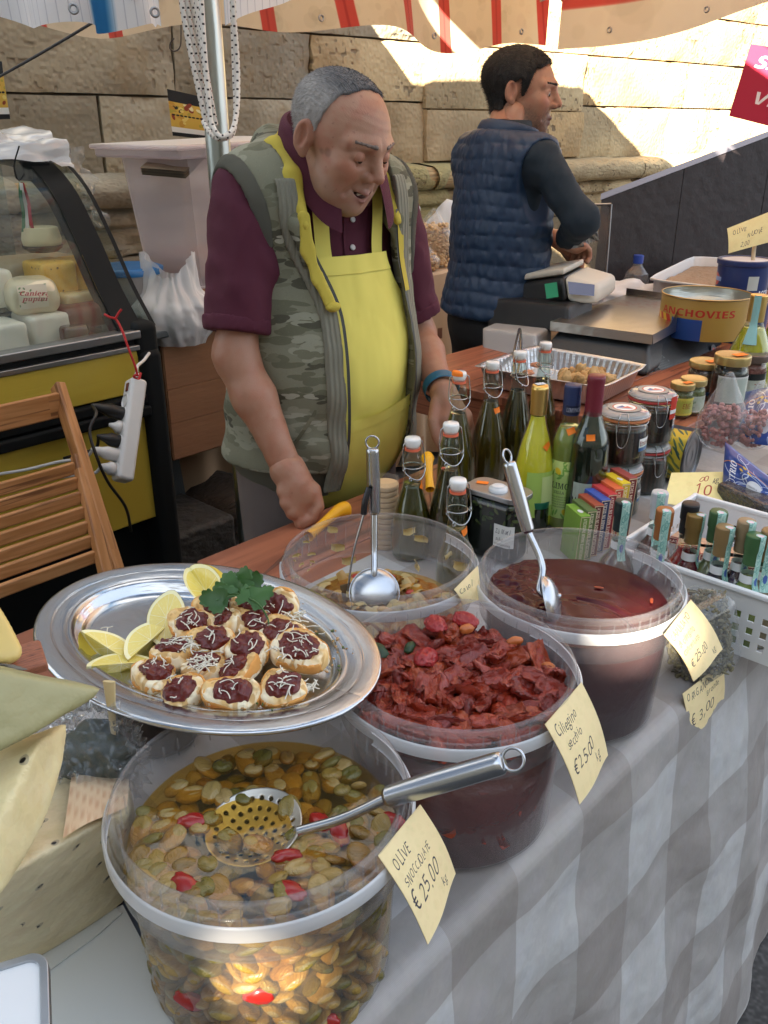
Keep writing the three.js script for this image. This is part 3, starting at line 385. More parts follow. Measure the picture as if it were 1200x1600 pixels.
// sliced vegetables in oil
{
  const b = BK.caponata;
  one('vegetable_mix', [core(0.09, 0.002), disc(bucketR(0.095) - 0.003, 0.095, 0.005, 21)], mat(lin(0.26, 0.13, 0.03), 0.3, { bumpMap: rep(grain, 4), bumpScale: 0.004 }), 'amber mix of vegetables at the bottom of the far bucket', 'vegetables', b);
  one('oil_surface', disc(bucketR(0.1) - 0.0015, 0.1, 0.0004, 2), oilM, 'amber oil surface over the sliced vegetables', 'oil', b);
  const sl = [0, 1, 2].map((i) => sheet((u, v) => V((u - 0.5) * 0.026, 0.004 * Math.sin(u * 4 + i) + 0.003 * Math.sin(v * 3), (v - 0.5) * (0.011 + 0.003 * i) * (1 - 0.5 * Math.abs(u - 0.5))), 10, 5)), cm = [mat(lin(0.56, 0.42, 0.17), 0.4, { transmission: 0.2, thickness: 0 }), mat(lin(0.48, 0.28, 0.08), 0.35)];
  for (let i = 0; i < 74; i++) { const a = rnd() * 6.28, r = 0.098 * Math.sqrt(rnd()), o = one('vegetable_slice', pick(sl), pick(cm), 'pale cabbage slice floating in the amber oil of the far bucket', 'vegetable slice', V(b.x + Math.sin(a) * r, b.y + 0.0985 + rr(0, 0.004), b.z + Math.cos(a) * r), 0, 'slices floating in the far bucket'); o.rotation.set(rr(-0.4, 0.4), rr(0, 6.28), rr(-0.4, 0.4)); }
  const rd = blob(0.006, 0.003, 0.005, 0.3, 2, 2), rm = mat(lin(0.4, 0.03, 0.02), 0.3); for (const [u, v, l] of [[612, 902, 'right of the ladle'], [555, 900, 'left of the ladle'], [640, 925, 'near the front right']]) one('pepper_bit', rd, rm, `small red pepper bit in the amber oil ${l}`, 'pepper', Py(u, v, b.y + 0.104), 1);
  // scraps stuck to the wall inside
  const K = [[518, 827, 1.3, 'curled over the rim at the left'], [527, 855, 0.9, 'below the curled scrap'], [545, 876, 0.4, 'short, left of the ladle'], [640, 830, -0.6, 'upper right of the ladle'], [657, 842, 0.2, 'small, beside the upper right scrap'], [650, 884, 1.2, 'lower right just above the oil'], [700, 868, 1.5, 'thin and curved at the far right'], [718, 884, -0.5, 'tiny at the far right']];
  for (const [u, v, r, l] of K) { // meet the inner wall behind
    const [rx, ry, rz] = ray(u, v); let t = 1.0; for (; t < 1.5; t += 0.002) { const x = rx * t - b.x, z = -rz * t - b.z, y = EYE + ry * t - b.y; if (t > 1.02 && z < 0 && Math.hypot(x, z) > bucketR(y) - 0.003) break; }
    const p = V(rx * t, EYE + ry * t, -rz * t), a = Math.atan2(p.x - b.x, p.z - b.z), g = at(sl[Math.floor(rnd() * 3)].clone(), 0, 0, 0, Math.PI / 2, 0, r); const o = one('vegetable_scrap', g, cm[0], `pale vegetable scrap stuck inside the far bucket, ${l}`, 'scrap', p, a); o.scale.setScalar(rr(0.6, 0.9)); }
  for (let i = 0; i < 14; i++) { const a = -2.2 + rnd() * 0.9, y = rr(0.12, 0.18), r = bucketR(y) - 0.004; const o = one('vegetable_scrap', sl[0], cm[0], 'yellowish crumb stuck inside the left wall of the far bucket', 'scrap', V(b.x + Math.sin(a) * r, b.y + y, b.z + Math.cos(a) * r), a, 'crumbs on the left wall of the far bucket'); o.rotation.set(1.57, 0, rnd() * 3); o.rotation.order = 'YXZ'; o.rotation.y = a; o.scale.setScalar(rr(0.2, 0.45)); }
  // ladle and thin spatula
  const s = thing('ladle', 'steel ladle standing upright in the far bucket, bowl facing the camera', 'ladle');
  const top = Pf(582, 700, 1.06), jt = Pf(585, 803, 1.05), c = Py(585, 920, 0.918);
  ladleHandle(s, top, jt); part(s, 'neck', tube([jt, jt.clone().lerp(c, 0.5), c.clone().add(V(0, 0.022, -0.002)), c.clone().add(V(0, 0.008, 0.002))], 0.0042, 30, 12), M.steel);
  const bo = new THREE.SphereGeometry(0.033, 36, 14, 0, 6.2832, 0, Math.PI / 2); at(bo, 0, 0, 0, 0, 0, 0, [1, 0.42, 1]); const rim = at(new THREE.TorusGeometry(0.033, 0.0011, 8, 40), 0, 0, 0, Math.PI / 2); part(s, 'bowl', [bo, rim].map((q) => at(q, c.x, c.y - 0.003, c.z + 0.006, 0.95, 0, 0)), M.steel);
  const w = thing('thin_spatula', 'thin dark steel spatula leaning against the ladle in the far bucket', 'spatula');
  const a0 = Pf(577, 762, 1.045), a1 = Py(543, 925, 0.912), am = a0.clone().lerp(a1, 0.25); part(w, 'handle', tube([a0, a0.clone().lerp(am, 0.5).add(V(-0.002, 0, 0.002)), am], 0.0042, 12, 10), mat(lin(0.05, 0.05, 0.055), 0.35, { metalness: 0.8 })); part(w, 'shaft', tube([am, am.clone().lerp(a1, 0.5).add(V(-0.003, 0, 0)), a1], 0.0014, 12, 8), M.steel); part(w, 'blade', at(bx(0.016, 0.03, 0.0012, 0.0006), a1.x, a1.y - 0.004, a1.z, -0.3, 0.4, 0.2), mat(lin(0.12, 0.07, 0.03), 0.4));
}
// hand-written price cards
const priceCard = (name, label, px, m, y0, y1, bend) => { const [a, b, c, d] = px, P = [Py(...a, y0), Py(...b, y0), Py(...c, y1), Py(...d, y1)].map((q) => q.add(V(-q.x, EYE - q.y, -q.z).multiplyScalar(0.018))); const o = thing(name, label, 'price card'); const [f, k] = card(...P, bend); part(o, 'front', f, m); part(o, 'back', k, m); return o; };
const Y1 = '#efd9a4', cardLines = (a, b) => [[a, 0.10, 0.24, 0.15, -0.05], [b, 0.16, 0.42, 0.13, -0.04], ['€ 25.00', 0.08, 0.70, 0.21, -0.02], ['kg', 0.66, 0.88, 0.15, -0.1]];
priceCard('price_card', 'yellow price card for pitted olives on the rim of the olive bucket', [[590, 1337], [656, 1257], [714, 1365], [668, 1476]], paperM(512, 512, Y1, [['OLIVE', 0.10, 0.25, 0.15, -0.04], ['SNOCCIOLATE', 0.10, 0.43, 0.115, -0.04], ['€ 25.00', 0.06, 0.70, 0.22, -0.03], ['kg', 0.66, 0.88, 0.15, -0.1]]), 0.978, 0.905, 0.004);
priceCard('price_card', 'yellow price card for dried tomatoes on the rim of the tomato bucket', [[851, 1132], [908, 1066], [952, 1180], [905, 1257]], paperM(512, 512, Y1, cardLines('Ciliegino', 'secchio')), 0.978, 0.895, 0.004);
priceCard('price_card', 'yellow price card for tomato paste on the rim of the dark paste bucket', [[1037, 992], [1079, 937], [1131, 1014], [1083, 1065]], paperM(512, 512, Y1, [['CAPULIATO', 0.06, 0.2, 0.14, -0.04], ['di ciliegino', 0.08, 0.36, 0.125, -0.03], ['Concentrato', 0.06, 0.51, 0.11, -0.03], ['€ 25.00', 0.08, 0.76, 0.2, -0.02], ['kg', 0.72, 0.92, 0.13, -0.1]]), 0.978, 0.915, 0.004);
priceCard('price_card', 'small curled yellow card between the far bucket and the paste bucket', [[709, 921], [746, 884], [748, 938], [722, 945]], paperM(256, 256, Y1, [['Cavol', 0.08, 0.45, 0.26, -0.1]]), 0.978, 0.952, 0.002);
priceCard('price_card', 'greyish price card for oregano hanging at the table edge below the paste card', [[1066, 1084], [1129, 1036], [1130, 1107], [1076, 1167]], paperM(512, 512, '#efd9a4', [['ORIGANO', 0.06, 0.2, 0.14, -0.04], ['Bronte', 0.5, 0.34, 0.13, -0.04], ['€ 3,00', 0.08, 0.66, 0.25, -0.02], ['cad', 0.66, 0.84, 0.12, -0.1]]), 0.803, 0.715, 0.003);

// ---------- oval tray with crostini, lemons, parsley ----------
const TRAY = V(-0.188, 1.0, -0.765), TRY = -R(33), tr2w = (x, z, y = 0) => V(TRAY.x + x * Math.cos(TRY) + z * Math.sin(TRY), TRAY.y + y, TRAY.z - x * Math.sin(TRY) + z * Math.cos(TRY));
{
  const A = 0.2025, B = 0.139, pf = [[0.004, -0.002], [0.0015, -0.003], [0, -0.001], [0.001, 0.0015], [0.004, 0.0022], [0.017, 0.0014], [0.0185, 0.0], [0.020, 0.0006], [0.0315, -0.001], [0.033, -0.0022], [0.0345, -0.0016], [0.0385, -0.002], [0.0415, -0.005], [0.045, -0.012], [0.049, -0.0155], [0.055, -0.0165], [0.085, -0.0165], [0.139, -0.0165]];
  const t = thing('oval_tray', 'oval stainless steel tray of crostini resting across the buckets', 'tray', TRAY, TRY), N = 160, q = pf.length - 1;
  const g = sheet((u, v) => { const a = u * 6.28319, k = Math.min(q, Math.round(v * q)), o = pf[k][0], f = o / 0.139; return V((A - o - f * f * (A - B) * (o > 0.1 ? 1 : 0.35)) * Math.cos(a), pf[k][1], (B - o) * Math.sin(a)); }, N, q);
  part(t, 'dish', g, mat(0xc3c6ca, 0.2, { metalness: 1, bumpMap: rep(grain, 3), bumpScale: 0.0004 }));
  // crumbs, grated cheese on the tray
  const strand = () => { const L = rr(0.006, 0.017), a = rr(0, 6.28), c = rr(-1.1, 1.1); return [0, 1, 2, 3].map((i) => V(Math.cos(a + c * i / 3) * L * (i / 3 - 0.5), 0.0008 * Math.sin(i * 2), Math.sin(a + c * i / 3) * L * (i / 3 - 0.5))); };
  const wisp = [], spots = [[255, 1098, 18], [228, 1092, 10], [200, 1083, 10], [478, 1075, 26], [500, 1045, 12], [350, 1090, 8], [498, 985, 8], [540, 1000, 6], [410, 918, 4], [180, 985, 2], [520, 960, 6]];
  for (const [u, v, n] of spots) for (let i = 0; i < n; i++) { const p = Py(u + rr(-16, 16), v + rr(-7, 7), TRAY.y - 0.006); wisp.push(at(tube(strand(), 0.00065, 5, 4), p.x, p.y + rr(0, 0.003), p.z)); }
  const ch = mat(lin(0.78, 0.74, 0.62), 0.6); const gc = one('grated_cheese', wisp, ch, 'shreds of grated white cheese strewn over the steel tray', 'grated cheese'); gc.userData.kind = 'stuff';
  const cr = [], gr = []; for (let i = 0; i < 70; i++) { const [u, v] = pick([[505, 990], [540, 1010], [525, 1040], [430, 1095], [380, 1100], [490, 940], [415, 915], [470, 1060], [540, 960]]), p = Py(u + rr(-22, 22), v + rr(-14, 14), TRAY.y - 0.001), g = at(blob(rr(0.0008, 0.003), 0.0009, rr(0.0008, 0.0016), 0.3, 2, 1), p.x, p.y, p.z, 0, rr(0, 6)); (rnd() < 0.75 ? cr : gr).push(g); }
  one('bread_crumbs', cr, mat(lin(0.42, 0.24, 0.09), 0.7), 'brown bread crumbs scattered on the right side of the tray', 'crumbs').userData.kind = 'stuff';
  one('herb_crumbs', gr, mat(lin(0.10, 0.14, 0.03), 0.7), 'tiny green herb flecks scattered on the right side of the tray', 'herbs').userData.kind = 'stuff';
  one('toast_splinter', at(blob(0.0115, 0.0025, 0.0035, 0.2, 2, 2), 0, 0, 0, 0, -0.1), mat(lin(0.55, 0.22, 0.05), 0.6), 'orange brown toast splinter at the near edge of the tray', 'crust', Py(333, 1108, TRAY.y - 0.005));
  // crostini
  const bread = dtex(256, 256, (x, y) => { const a = fbm(x * 10, y * 10, 4, 4, 10), p = sstep(0.62, 0.7, noise(x * 26, y * 26, 2, 26)); return mixc(mixc([0.97, 0.91, 0.78], [0.90, 0.74, 0.48], sstep(0.35, 0.75, a)), [0.74, 0.55, 0.3], p * 0.6); });
  const crust = dtex(128, 128, (x, y) => mixc([0.83, 0.52, 0.22], [0.93, 0.74, 0.44], fbm(x * 6, y * 6, 9, 4, 6)));
  const bM = mat(0xffffff, 0.8, { map: rep(bread, 8), bumpMap: rep(bread, 8), bumpScale: 0.0015 }), cM = mat(0xffffff, 0.75, { map: rep(crust, 6), bumpMap: rep(grain, 4), bumpScale: 0.001 });
  const sM = mat(lin(0.115, 0.009, 0.006), 0.3, { bumpMap: rep(grain, 10), bumpScale: 0.002 });
  const C = [[240, 1052, 0, 'nearest the lemons at the left end'], [289, 1076, 0, 'in the front row, second from the left'], [366, 1080, 1, 'in the middle of the front row with a round face'], [440, 1072, 1, 'at the right end of the front row, tilted'], [379, 1044, 0, 'just behind the middle of the front row'], [320, 1040, 0, 'under a tuft of shredded cheese behind the front row'], [273, 1017, 0, 'behind the leftmost one with shreds on top'], [330, 1000, 1, 'in the centre of the pile with a broad red top'], [388, 1010, 1, 'right of the centre with green shreds on its edge'], [469, 1012, 2, 'large, at the right end with curled cheese on top'], [443, 990, 2, 'large, second from the right end behind the curled cheese one'], [440, 945, 3, 'standing upright at the far right under the parsley'], [299, 972, 1, 'beside the upright lemon slice'], [358, 968, 0, 'in the back row below the parsley stalk'], [400, 968, 0, 'in the back row right of the parsley stalk'], [333, 945, 0, 'at the back next to the tall lemon wedge'], [384, 950, 0, 'at the back half hidden by parsley']];
  const slab = (w, d, h, sd) => { const g = weld(new THREE.CylinderGeometry(1, 1, 1, 40, 6)); return g; };
  C.forEach(([u, v, kind, where], i) => {
    const back = v < 985 ? 0.010 : v < 1030 ? 0.006 : 0, y = TRAY.y - 0.0155 + back, p = Py(u, v + 8, y + 0.012), big = kind === 2 ? 1.3 : 1.06, sd = i * 3.7;
    const o = thing('crostino', `toast with dark red spread ${where}`, 'crostino', [p.x, y, p.z], rr(0, 6.28));
    const w = 0.021 * big * rr(0.93, 1.08), d = 0.0165 * big * rr(0.95, 1.12), h = 0.019;
    const rad = (x, z) => { const a = Math.atan2(z, x); return Math.pow(Math.pow(Math.abs(x / w), 2.7) + Math.pow(Math.abs(z / d), 2.7), 1 / 2.7) / (1 + 0.09 * Math.sin(2 * a + sd) + 0.08 * Math.sin(3 * a + sd * 2.3) + 0.04 * Math.cos(4 * a)); };
    const f = (x, yy, z) => { const n = (fbm(x * 60 + sd, yy * 60, z * 60, 3) - 0.5) * 0.0035, e = (rad(x, z) - 1) * Math.min(w, d); return smax(smax(e, yy - h, 0.006), -yy, 0.005) + n + (yy > h - 0.003 ? sstep(0.55, 0.7, noise(x * 220 + sd, 3, z * 220)) * 0.0016 : 0); };
    const g = nets(f, [-0.036, -0.004, -0.036], [0.036, 0.024, 0.036], 0.0017, (x, yy, z) => [x, z + yy]); const b = part(o, 'bread', g, kind === 1 ? bM : bM);
    const cg = nets((x, yy, z) => smax(smax((rad(x, z) - 1.03) * Math.min(w, d) + (fbm(x * 60 + sd, yy * 60, z * 60, 3) - 0.5) * 0.0035, Math.abs(yy - h * 0.52) - h * 0.36, 0.002), -((rad(x, z) - 0.95) * Math.min(w, d)) + (fbm(x * 45 + sd, yy * 80, z * 45, 2) - 0.42) * 0.01, 0.001), [-0.036, -0.004, -0.036], [0.036, 0.024, 0.036], 0.0017, (x, yy, z) => [x + z, yy]); part(o, 'crust', cg, cM);
    const sp = nets((x, yy, z) => ell(x - 0.001, yy - h, z, [0, 0, 0], [w * 0.76, 0.0052, d * 0.74]) + (fbm(x * 170 + sd, yy * 170, z * 170, 3) - 0.5) * 0.009, [-0.03, h - 0.008, -0.03], [0.03, h + 0.009, 0.03], 0.0013); part(o, 'spread', sp, sM);
    const sh = []; for (let k = 0; k < (i % 3 === 0 ? 12 : 5); k++) { const a = rr(0, 6.28), q = rr(0, 0.013); sh.push(at(tube(strand(), 0.0006, 5, 4), Math.cos(a) * q, h + 0.0052 + rr(0, 0.002), Math.sin(a) * q, rr(-0.3, 0.3), 0, rr(-0.3, 0.3))); } part(o, 'cheese_shreds', sh, ch);
    o.rotation.order = 'YXZ'; if (kind === 1) { o.rotation.y = rr(-0.3, 0.3); o.rotation.x = 0.45; o.position.y += 0.008; } if (kind === 2) { o.rotation.y = -0.5; o.rotation.x = 0.28; o.rotation.z = -0.1; o.position.y += 0.006; } if (kind === 3) { o.rotation.y = -0.3; o.rotation.x = 1.0; o.position.y += 0.016; } if (!kind) { o.rotation.x = rr(-0.1, 0.4); o.rotation.z = rr(-0.28, 0.28); o.position.y += 0.004; }
  });
  const tuft = []; for (const [u, v, n] of [[290, 1005, 22], [318, 1035, 26], [455, 965, 20], [480, 1010, 12], [440, 1020, 8]]) for (let k = 0; k < n; k++) { const p = Py(u + rr(-17, 17), v + rr(-9, 9), TRAY.y + 0.014 + rr(0, 0.004)); tuft.push(at(tube(strand(), 0.00075, 5, 4), p.x, p.y, p.z, rr(-0.5, 0.5), 0, rr(-0.5, 0.5))); }
  one('grated_cheese', tuft, ch, 'tufts of shredded white cheese heaped on top of the crostini', 'grated cheese').userData.kind = 'stuff';
  // lemon wedges: a segment of a lemon with its two cut faces
  const rind = mat(lin(0.78, 0.58, 0.05), 0.4, { bumpMap: rep(grain, 8), bumpScale: 0.001 });
  const pulpT = ctex(256, 256, (g, w, h) => { g.fillStyle = '#f6efb8'; g.fillRect(0, 0, w, h); g.fillStyle = '#ecd870'; g.beginPath(); g.ellipse(w / 2, h / 2, w * 0.43, h * 0.43, 0, 0, 7); g.fill(); for (let i = 0; i < 240; i++) { const a = rnd() * 7, r = rnd() * 0.4; g.strokeStyle = `rgba(255,250,200,${rr(0.1, 0.4)})`; g.lineWidth = rr(1, 3); g.beginPath(); g.moveTo(w / 2 + Math.cos(a) * r * w, h / 2 + Math.sin(a) * r * h); g.lineTo(w / 2 + Math.cos(a) * (r + 0.05) * w, h / 2 + Math.sin(a) * (r + 0.05) * h); g.stroke(); } for (let i = 0; i < 9; i++) { const a = i / 9 * 6.283; g.strokeStyle = '#f7f1c6'; g.lineWidth = 2; g.beginPath(); g.moveTo(w / 2, h / 2); g.lineTo(w / 2 + Math.cos(a) * w * 0.43, h / 2 + Math.sin(a) * h * 0.43); g.stroke(); } });
  const pulp = mat(0xffffff, 0.2, { map: pulpT, bumpMap: pulpT, bumpScale: 0.0012, clearcoat: 0.3 });
  const lemon = (label, p, phi, s, rot) => { const o = thing('lemon_wedge', label, 'lemon', p); const g = new THREE.SphereGeometry(1, 30, 24, 0, phi); warp(g, (q) => { const tip = Math.pow(Math.abs(q.y), 6) * 0.18; q.set(q.x * 0.0235, q.y * 0.030 * (1 + tip), q.z * 0.0235); }); part(o, 'rind', g, rind); const face = (a) => { const f = new THREE.CircleGeometry(1, 36, 0, 6.2832); const q = f.attributes.position; for (let i = 0; i < q.count; i++) { const x = q.getX(i), y = q.getY(i), r = Math.max(0, x); q.setXYZ(i, r * 0.0231, y * 0.0297 * (1 + Math.pow(Math.abs(y), 6) * 0.18), 0); } f.computeVertexNormals(); return at(f, 0, 0, 0, 0, a); }; part(o, 'cut_face', [face(Math.PI), face(Math.PI - phi)].map((q) => q), pulp); o.scale.setScalar(s); o.rotation.set(...rot); return o; };
  const ly = TRAY.y - 0.0155;
  lemon('lemon wedge at the left end of the group, cut face up to the left', Py(168, 1012, ly + 0.014), 1.3, 1.0, [0.2, -0.5, 1.35]);
  lemon('lemon wedge nearest the tray edge at the lower left of the group', Py(190, 1037, ly + 0.010), 1.2, 0.95, [0.35, 0.35, 1.25]);
  lemon('lemon wedge between the left pair and the upright slice', Py(236, 1000, ly + 0.014), 1.3, 1.0, [1.0, 0.9, 0.8]);
  lemon('upright lemon half with its round pale face towards the camera', Py(260, 965, ly + 0.024), 3.1416, 0.86, [-0.75, 3.25, 0.15]);
  lemon('tall lemon wedge leaning at the back beside the parsley', Py(322, 925, ly + 0.026), 1.5, 1.15, [-0.55, 2.5, -0.8]);
  // parsley sprig
  const pl = thing('parsley_sprig', 'sprig of dark green parsley laid over the back crostini', 'parsley'), pm = [mat(lin(0.035, 0.105, 0.018), 0.45, { transmission: 0.15, thickness: 0 }), mat(lin(0.05, 0.14, 0.025), 0.45, { transmission: 0.15, thickness: 0 })];
  const leaf = (sd) => { const pts = []; for (let i = 0; i <= 72; i++) { const a = (i / 72 - 0.5) * 5.2, lob = Math.abs(Math.cos(a * 1.35)), r = 0.016 * (0.5 + 0.42 * lob + 0.14 * Math.abs(Math.sin(a * 7 + sd))); pts.push([Math.sin(a) * r, Math.cos(a) * r + 0.002]); } pts.push([0, -0.006]); const s = new THREE.Shape(pts.map((p) => new THREE.Vector2(...p))), g = new THREE.ShapeGeometry(s, 4); return warp(g, (q) => { q.z = 0.003 * Math.sin(q.x * 300 + sd) + 0.1 * q.y * Math.sin(sd) + q.x * q.x * 9; }); };
  const py = TRAY.y + 0.035, st = Py(418, 965, py - 0.01), mid = Py(380, 930, py);
  for (const [u, v, rot, sc] of [[338, 938, 1.3, 1], [352, 930, 0.9, 0.95], [362, 918, 0.45, 1], [378, 913, 0.0, 1.05], [392, 918, -0.5, 1], [403, 932, -0.9, 1], [386, 934, -0.2, 0.8]]) { const p = Py(u, v, py + rr(-0.004, 0.006)); const l = part(pl, 'leaf', at(leaf(u), 0, 0, 0, 0, 0, 0, sc), pick(pm)); l.position.copy(p); l.rotation.order = 'YXZ'; l.rotation.set(-0.85 + rr(-0.3, 0.3), rr(-0.3, 0.3), rot); part(pl, 'stalk', tube([mid, mid.clone().lerp(p, 0.5).add(V(0, 0.002, 0)), p], 0.0007, 8, 5), pm[1]); }
  part(pl, 'stem', tube([mid, Py(405, 945, py + 0.002), st, Py(420, 975, py - 0.012)], 0.0009, 16, 6), pm[1]);
}

// ---------- cheeses at the near left ----------
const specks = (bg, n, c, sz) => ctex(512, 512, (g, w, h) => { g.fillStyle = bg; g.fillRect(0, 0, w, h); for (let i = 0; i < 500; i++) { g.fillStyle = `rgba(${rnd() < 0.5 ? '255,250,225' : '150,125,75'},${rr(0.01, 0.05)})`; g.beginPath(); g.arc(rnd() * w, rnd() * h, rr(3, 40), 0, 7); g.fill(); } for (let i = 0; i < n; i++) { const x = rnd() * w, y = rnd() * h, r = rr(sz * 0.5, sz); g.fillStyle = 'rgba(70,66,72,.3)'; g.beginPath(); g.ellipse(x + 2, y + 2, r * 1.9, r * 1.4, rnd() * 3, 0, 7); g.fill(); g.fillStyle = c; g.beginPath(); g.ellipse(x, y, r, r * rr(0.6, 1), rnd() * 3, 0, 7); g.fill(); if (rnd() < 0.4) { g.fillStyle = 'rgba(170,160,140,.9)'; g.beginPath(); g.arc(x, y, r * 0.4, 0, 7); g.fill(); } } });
{
  const k = rep(grain, 1.5), soft = { subsurface: 0.1 };
  const pepM = mat(0xffffff, 0.5, { map: rep(specks('#d6c7a0', 16, '#1d1a1c', 10), 1.3), bumpMap: k, bumpScale: 0.003 }), peppM2 = mat(0xffffff, 0.5, { map: rep(specks('#e2cf9a', 12, '#1d1a16', 9), 1.2), bumpMap: k, bumpScale: 0.002 });
  const P = (...a) => Pt(...a);
  const c1 = thing('cheese_wedge', 'pale green-grey cheese wedge with a dark rind, topmost of the near left cheeses', 'cheese');
  part(c1, 'paste', lump([P(174, 1076, 0.66), P(168, 1089, 0.655), P(-90, 1020, 0.73), P(-90, 1215, 0.56), P(-90, 1030, 0.56), P(-20, 1192, 0.575), P(60, 1150, 0.61)], 0.0032, 0.003, 0.003, 25), mat(lin(0.36, 0.33, 0.16), 0.42, { bumpMap: k, bumpScale: 0.002 }));
  part(c1, 'rind', lump([P(150, 1068, 0.675), P(158, 1075, 0.672), P(-90, 1012, 0.735), P(-90, 1032, 0.725), P(-90, 1010, 0.76), P(120, 1060, 0.69)], 0.0032, 0.002, 0.003, 40), mat(lin(0.16, 0.14, 0.11), 0.8, { bumpMap: k, bumpScale: 0.004 }), 'dark mottled rind along the top edge');
  const c2 = thing('cheese_wedge', 'leaning peppercorn cheese wedge with a yellow cut face, under the green-grey wedge', 'cheese');
  part(c2, 'paste', lump([P(60, 1162, 0.625), P(112, 1125, 0.68), P(108, 1165, 0.67), P(76, 1285, 0.63), P(2, 1402, 0.585), P(-80, 1440, 0.57), P(0, 1290, 0.58), P(-80, 1320, 0.57), P(-80, 1190, 0.66), P(-60, 1440, 0.66)], 0.0034, 0.003, 0.002, 25), peppM2);
  const c3 = thing('cheese_wheel_piece', 'large peppercorn cheese piece standing on paper at the lower left', 'cheese');
  part(c3, 'paste', lump([Py(192, 1417, 0.808), Py(20, 1524, 0.808), Py(-140, 1600, 0.808), P(200, 1262, 0.72), P(95, 1318, 0.665), P(-80, 1420, 0.60), P(205, 1225, 0.80), P(110, 1206, 0.80), P(-90, 1290, 0.70), Py(-60, 1350, 0.808), Py(225, 1350, 0.808)], 0.0035, 0.003, 0.002, 25), pepM);
  const rindT = dtex(256, 256, (x, y) => { const a = Math.sin(x * 256 * 0.22) * 0.5 + 0.5, b = Math.sin(y * 256 * 0.1 + Math.floor(x * 9) * 2) * 0.5 + 0.5, n = fbm(x * 6, y * 6, 4, 3, 6); return mixc([0.87, 0.78, 0.64], [0.76, 0.60, 0.47], 0.55 * a * b + 0.4 * n); });
  const q = [P(97, 1316, 0.662), P(198, 1262, 0.717), P(200, 1222, 0.795), P(112, 1205, 0.793)]; const [f] = card(q[3], q[2], q[1], q[0], 0.004, 0.003); part(c3, 'basket_rind', f, mat(0xffffff, 0.7, { map: rindT, bumpMap: rindT, bumpScale: 0.004 }), 'rind with the woven print of a basket');
  const c4 = thing('cheese_block', 'smooth yellow cheese block cut off by the left picture edge', 'cheese');
  part(c4, 'paste', lump([P(-50, 925, 0.74), P(2, 940, 0.74), P(40, 1018, 0.72), P(26, 1036, 0.715), P(-60, 1036, 0.70), P(20, 1040, 0.8), P(-60, 940, 0.84)], 0.0034, 0.003, 0.001), mat(lin(0.72, 0.52, 0.17), 0.4, { bumpMap: k, bumpScale: 0.001 }));
  one('wooden_board', at(bx(0.05, 0.010, 0.04, 0.003), 0, 0, 0, 0.1, 0.5), redWoodM, 'small reddish wooden board end between the yellow cheese and the tray', 'board', P(24, 1036, 0.77));
  // wrapped thing, jar, stick
  const w = thing('wrapped_bundle', 'dark green bundle in crumpled clear film behind the cheeses', 'wrapped food');
  const ctr = P(148, 1165, 0.80); part(w, 'bundle', at(blob(0.033, 0.045, 0.03, 0.25, 2, 3, 3), ctr.x, ctr.y - 0.02, ctr.z), mat(lin(0.008, 0.024, 0.012), 0.5)); part(w, 'film', at(warp(weld(new THREE.IcosahedronGeometry(1, 18)), (p) => { const k2 = 1 + 0.5 * (Math.abs(fbm(p.x * 5, p.y * 5, p.z * 5, 4) - 0.5) * 3 - 0.3); p.set(p.x * 0.043 * k2, p.y * 0.055 * k2, p.z * 0.04 * k2); }), ctr.x, ctr.y - 0.012, ctr.z), M.film);
  one('dark_jar', [la([[0, 0], [0.045, 0], [0.05, 0.01], [0.05, 0.14], [0.045, 0.15], [0.043, 0.15], [0.043, 0.02], [0, 0.02]], 40)], mat(lin(0.035, 0.022, 0.016), 0.35), 'dark brown pot under the tray behind the olive bucket', 'pot', Py(235, 1190, 0.806).add(V(0.0, 0, -0.05)));
  one('wooden_pick', at(new THREE.ConeGeometry(0.0058, 0.095, 8), 0, 0, 0, Math.PI, 0, 0.06, [1, 1, 0.3]), mat(lin(0.62, 0.48, 0.24), 0.6), 'flat pale wooden pick pointing down under the tray edge', 'wooden pick', P(176, 1132, 0.79));
  // paper under the cheese
  const ps = (pts, y) => { const g = new THREE.ShapeGeometry(new THREE.Shape(pts.map(([u, v]) => { const p = Py(u, v, y); return new THREE.Vector2(p.x, p.z); }))); return warp(g, (p) => { const x = p.x, z = p.y; p.set(x, y + 0.0, z); }); };
  const thick = (pts, y) => { const g = new THREE.ExtrudeGeometry(new THREE.Shape(pts.map(([u, v]) => { const p = Py(u, v, y); return new THREE.Vector2(p.x, -p.z); })), { depth: 0.0012, bevelEnabled: false }); return at(g, 0, y, 0, -Math.PI / 2); };
  const pap = ctex(256, 256, (g, a, b) => { g.fillStyle = '#dadcd8'; g.fillRect(0, 0, a, b); for (const [x, y, r] of [[150, 60, 3], [158, 66, 4], [170, 100, 5], [180, 140, 8], [165, 150, 7], [150, 160, 5]]) { g.fillStyle = 'rgba(150,150,142,.8)'; g.beginPath(); g.ellipse(x, y, r * 1.5, r * 0.8, 0.8, 0, 7); g.fill(); } });
  one('cheese_paper', thick([[-160, 1700], [20, 1530], [105, 1452], [192, 1415], [248, 1520], [272, 1600], [290, 1720]], 0.8055), mat(0xffffff, 0.6, { map: rep(pap, 8) }), 'white waxed paper sheet under the large peppercorn cheese', 'paper');
  one('cheese_paper', thick([[40, 1545], [95, 1440], [172, 1412], [190, 1428], [152, 1462]], 0.808), mat(lin(0.66, 0.67, 0.64), 0.6), 'small folded white paper corner beside the foot of the large cheese', 'paper');
  one('blue_grey_mat', thick([[120, 1450], [215, 1385], [330, 1500], [330, 1720], [220, 1720]], 0.8035), mat(lin(0.07, 0.085, 0.12), 0.5), 'dark blue grey mat under the paper next to the olive bucket', 'mat');
  const s = thing('white_scale_plate', 'white plate with a rounded grey metal edge at the lower left corner', 'plate');
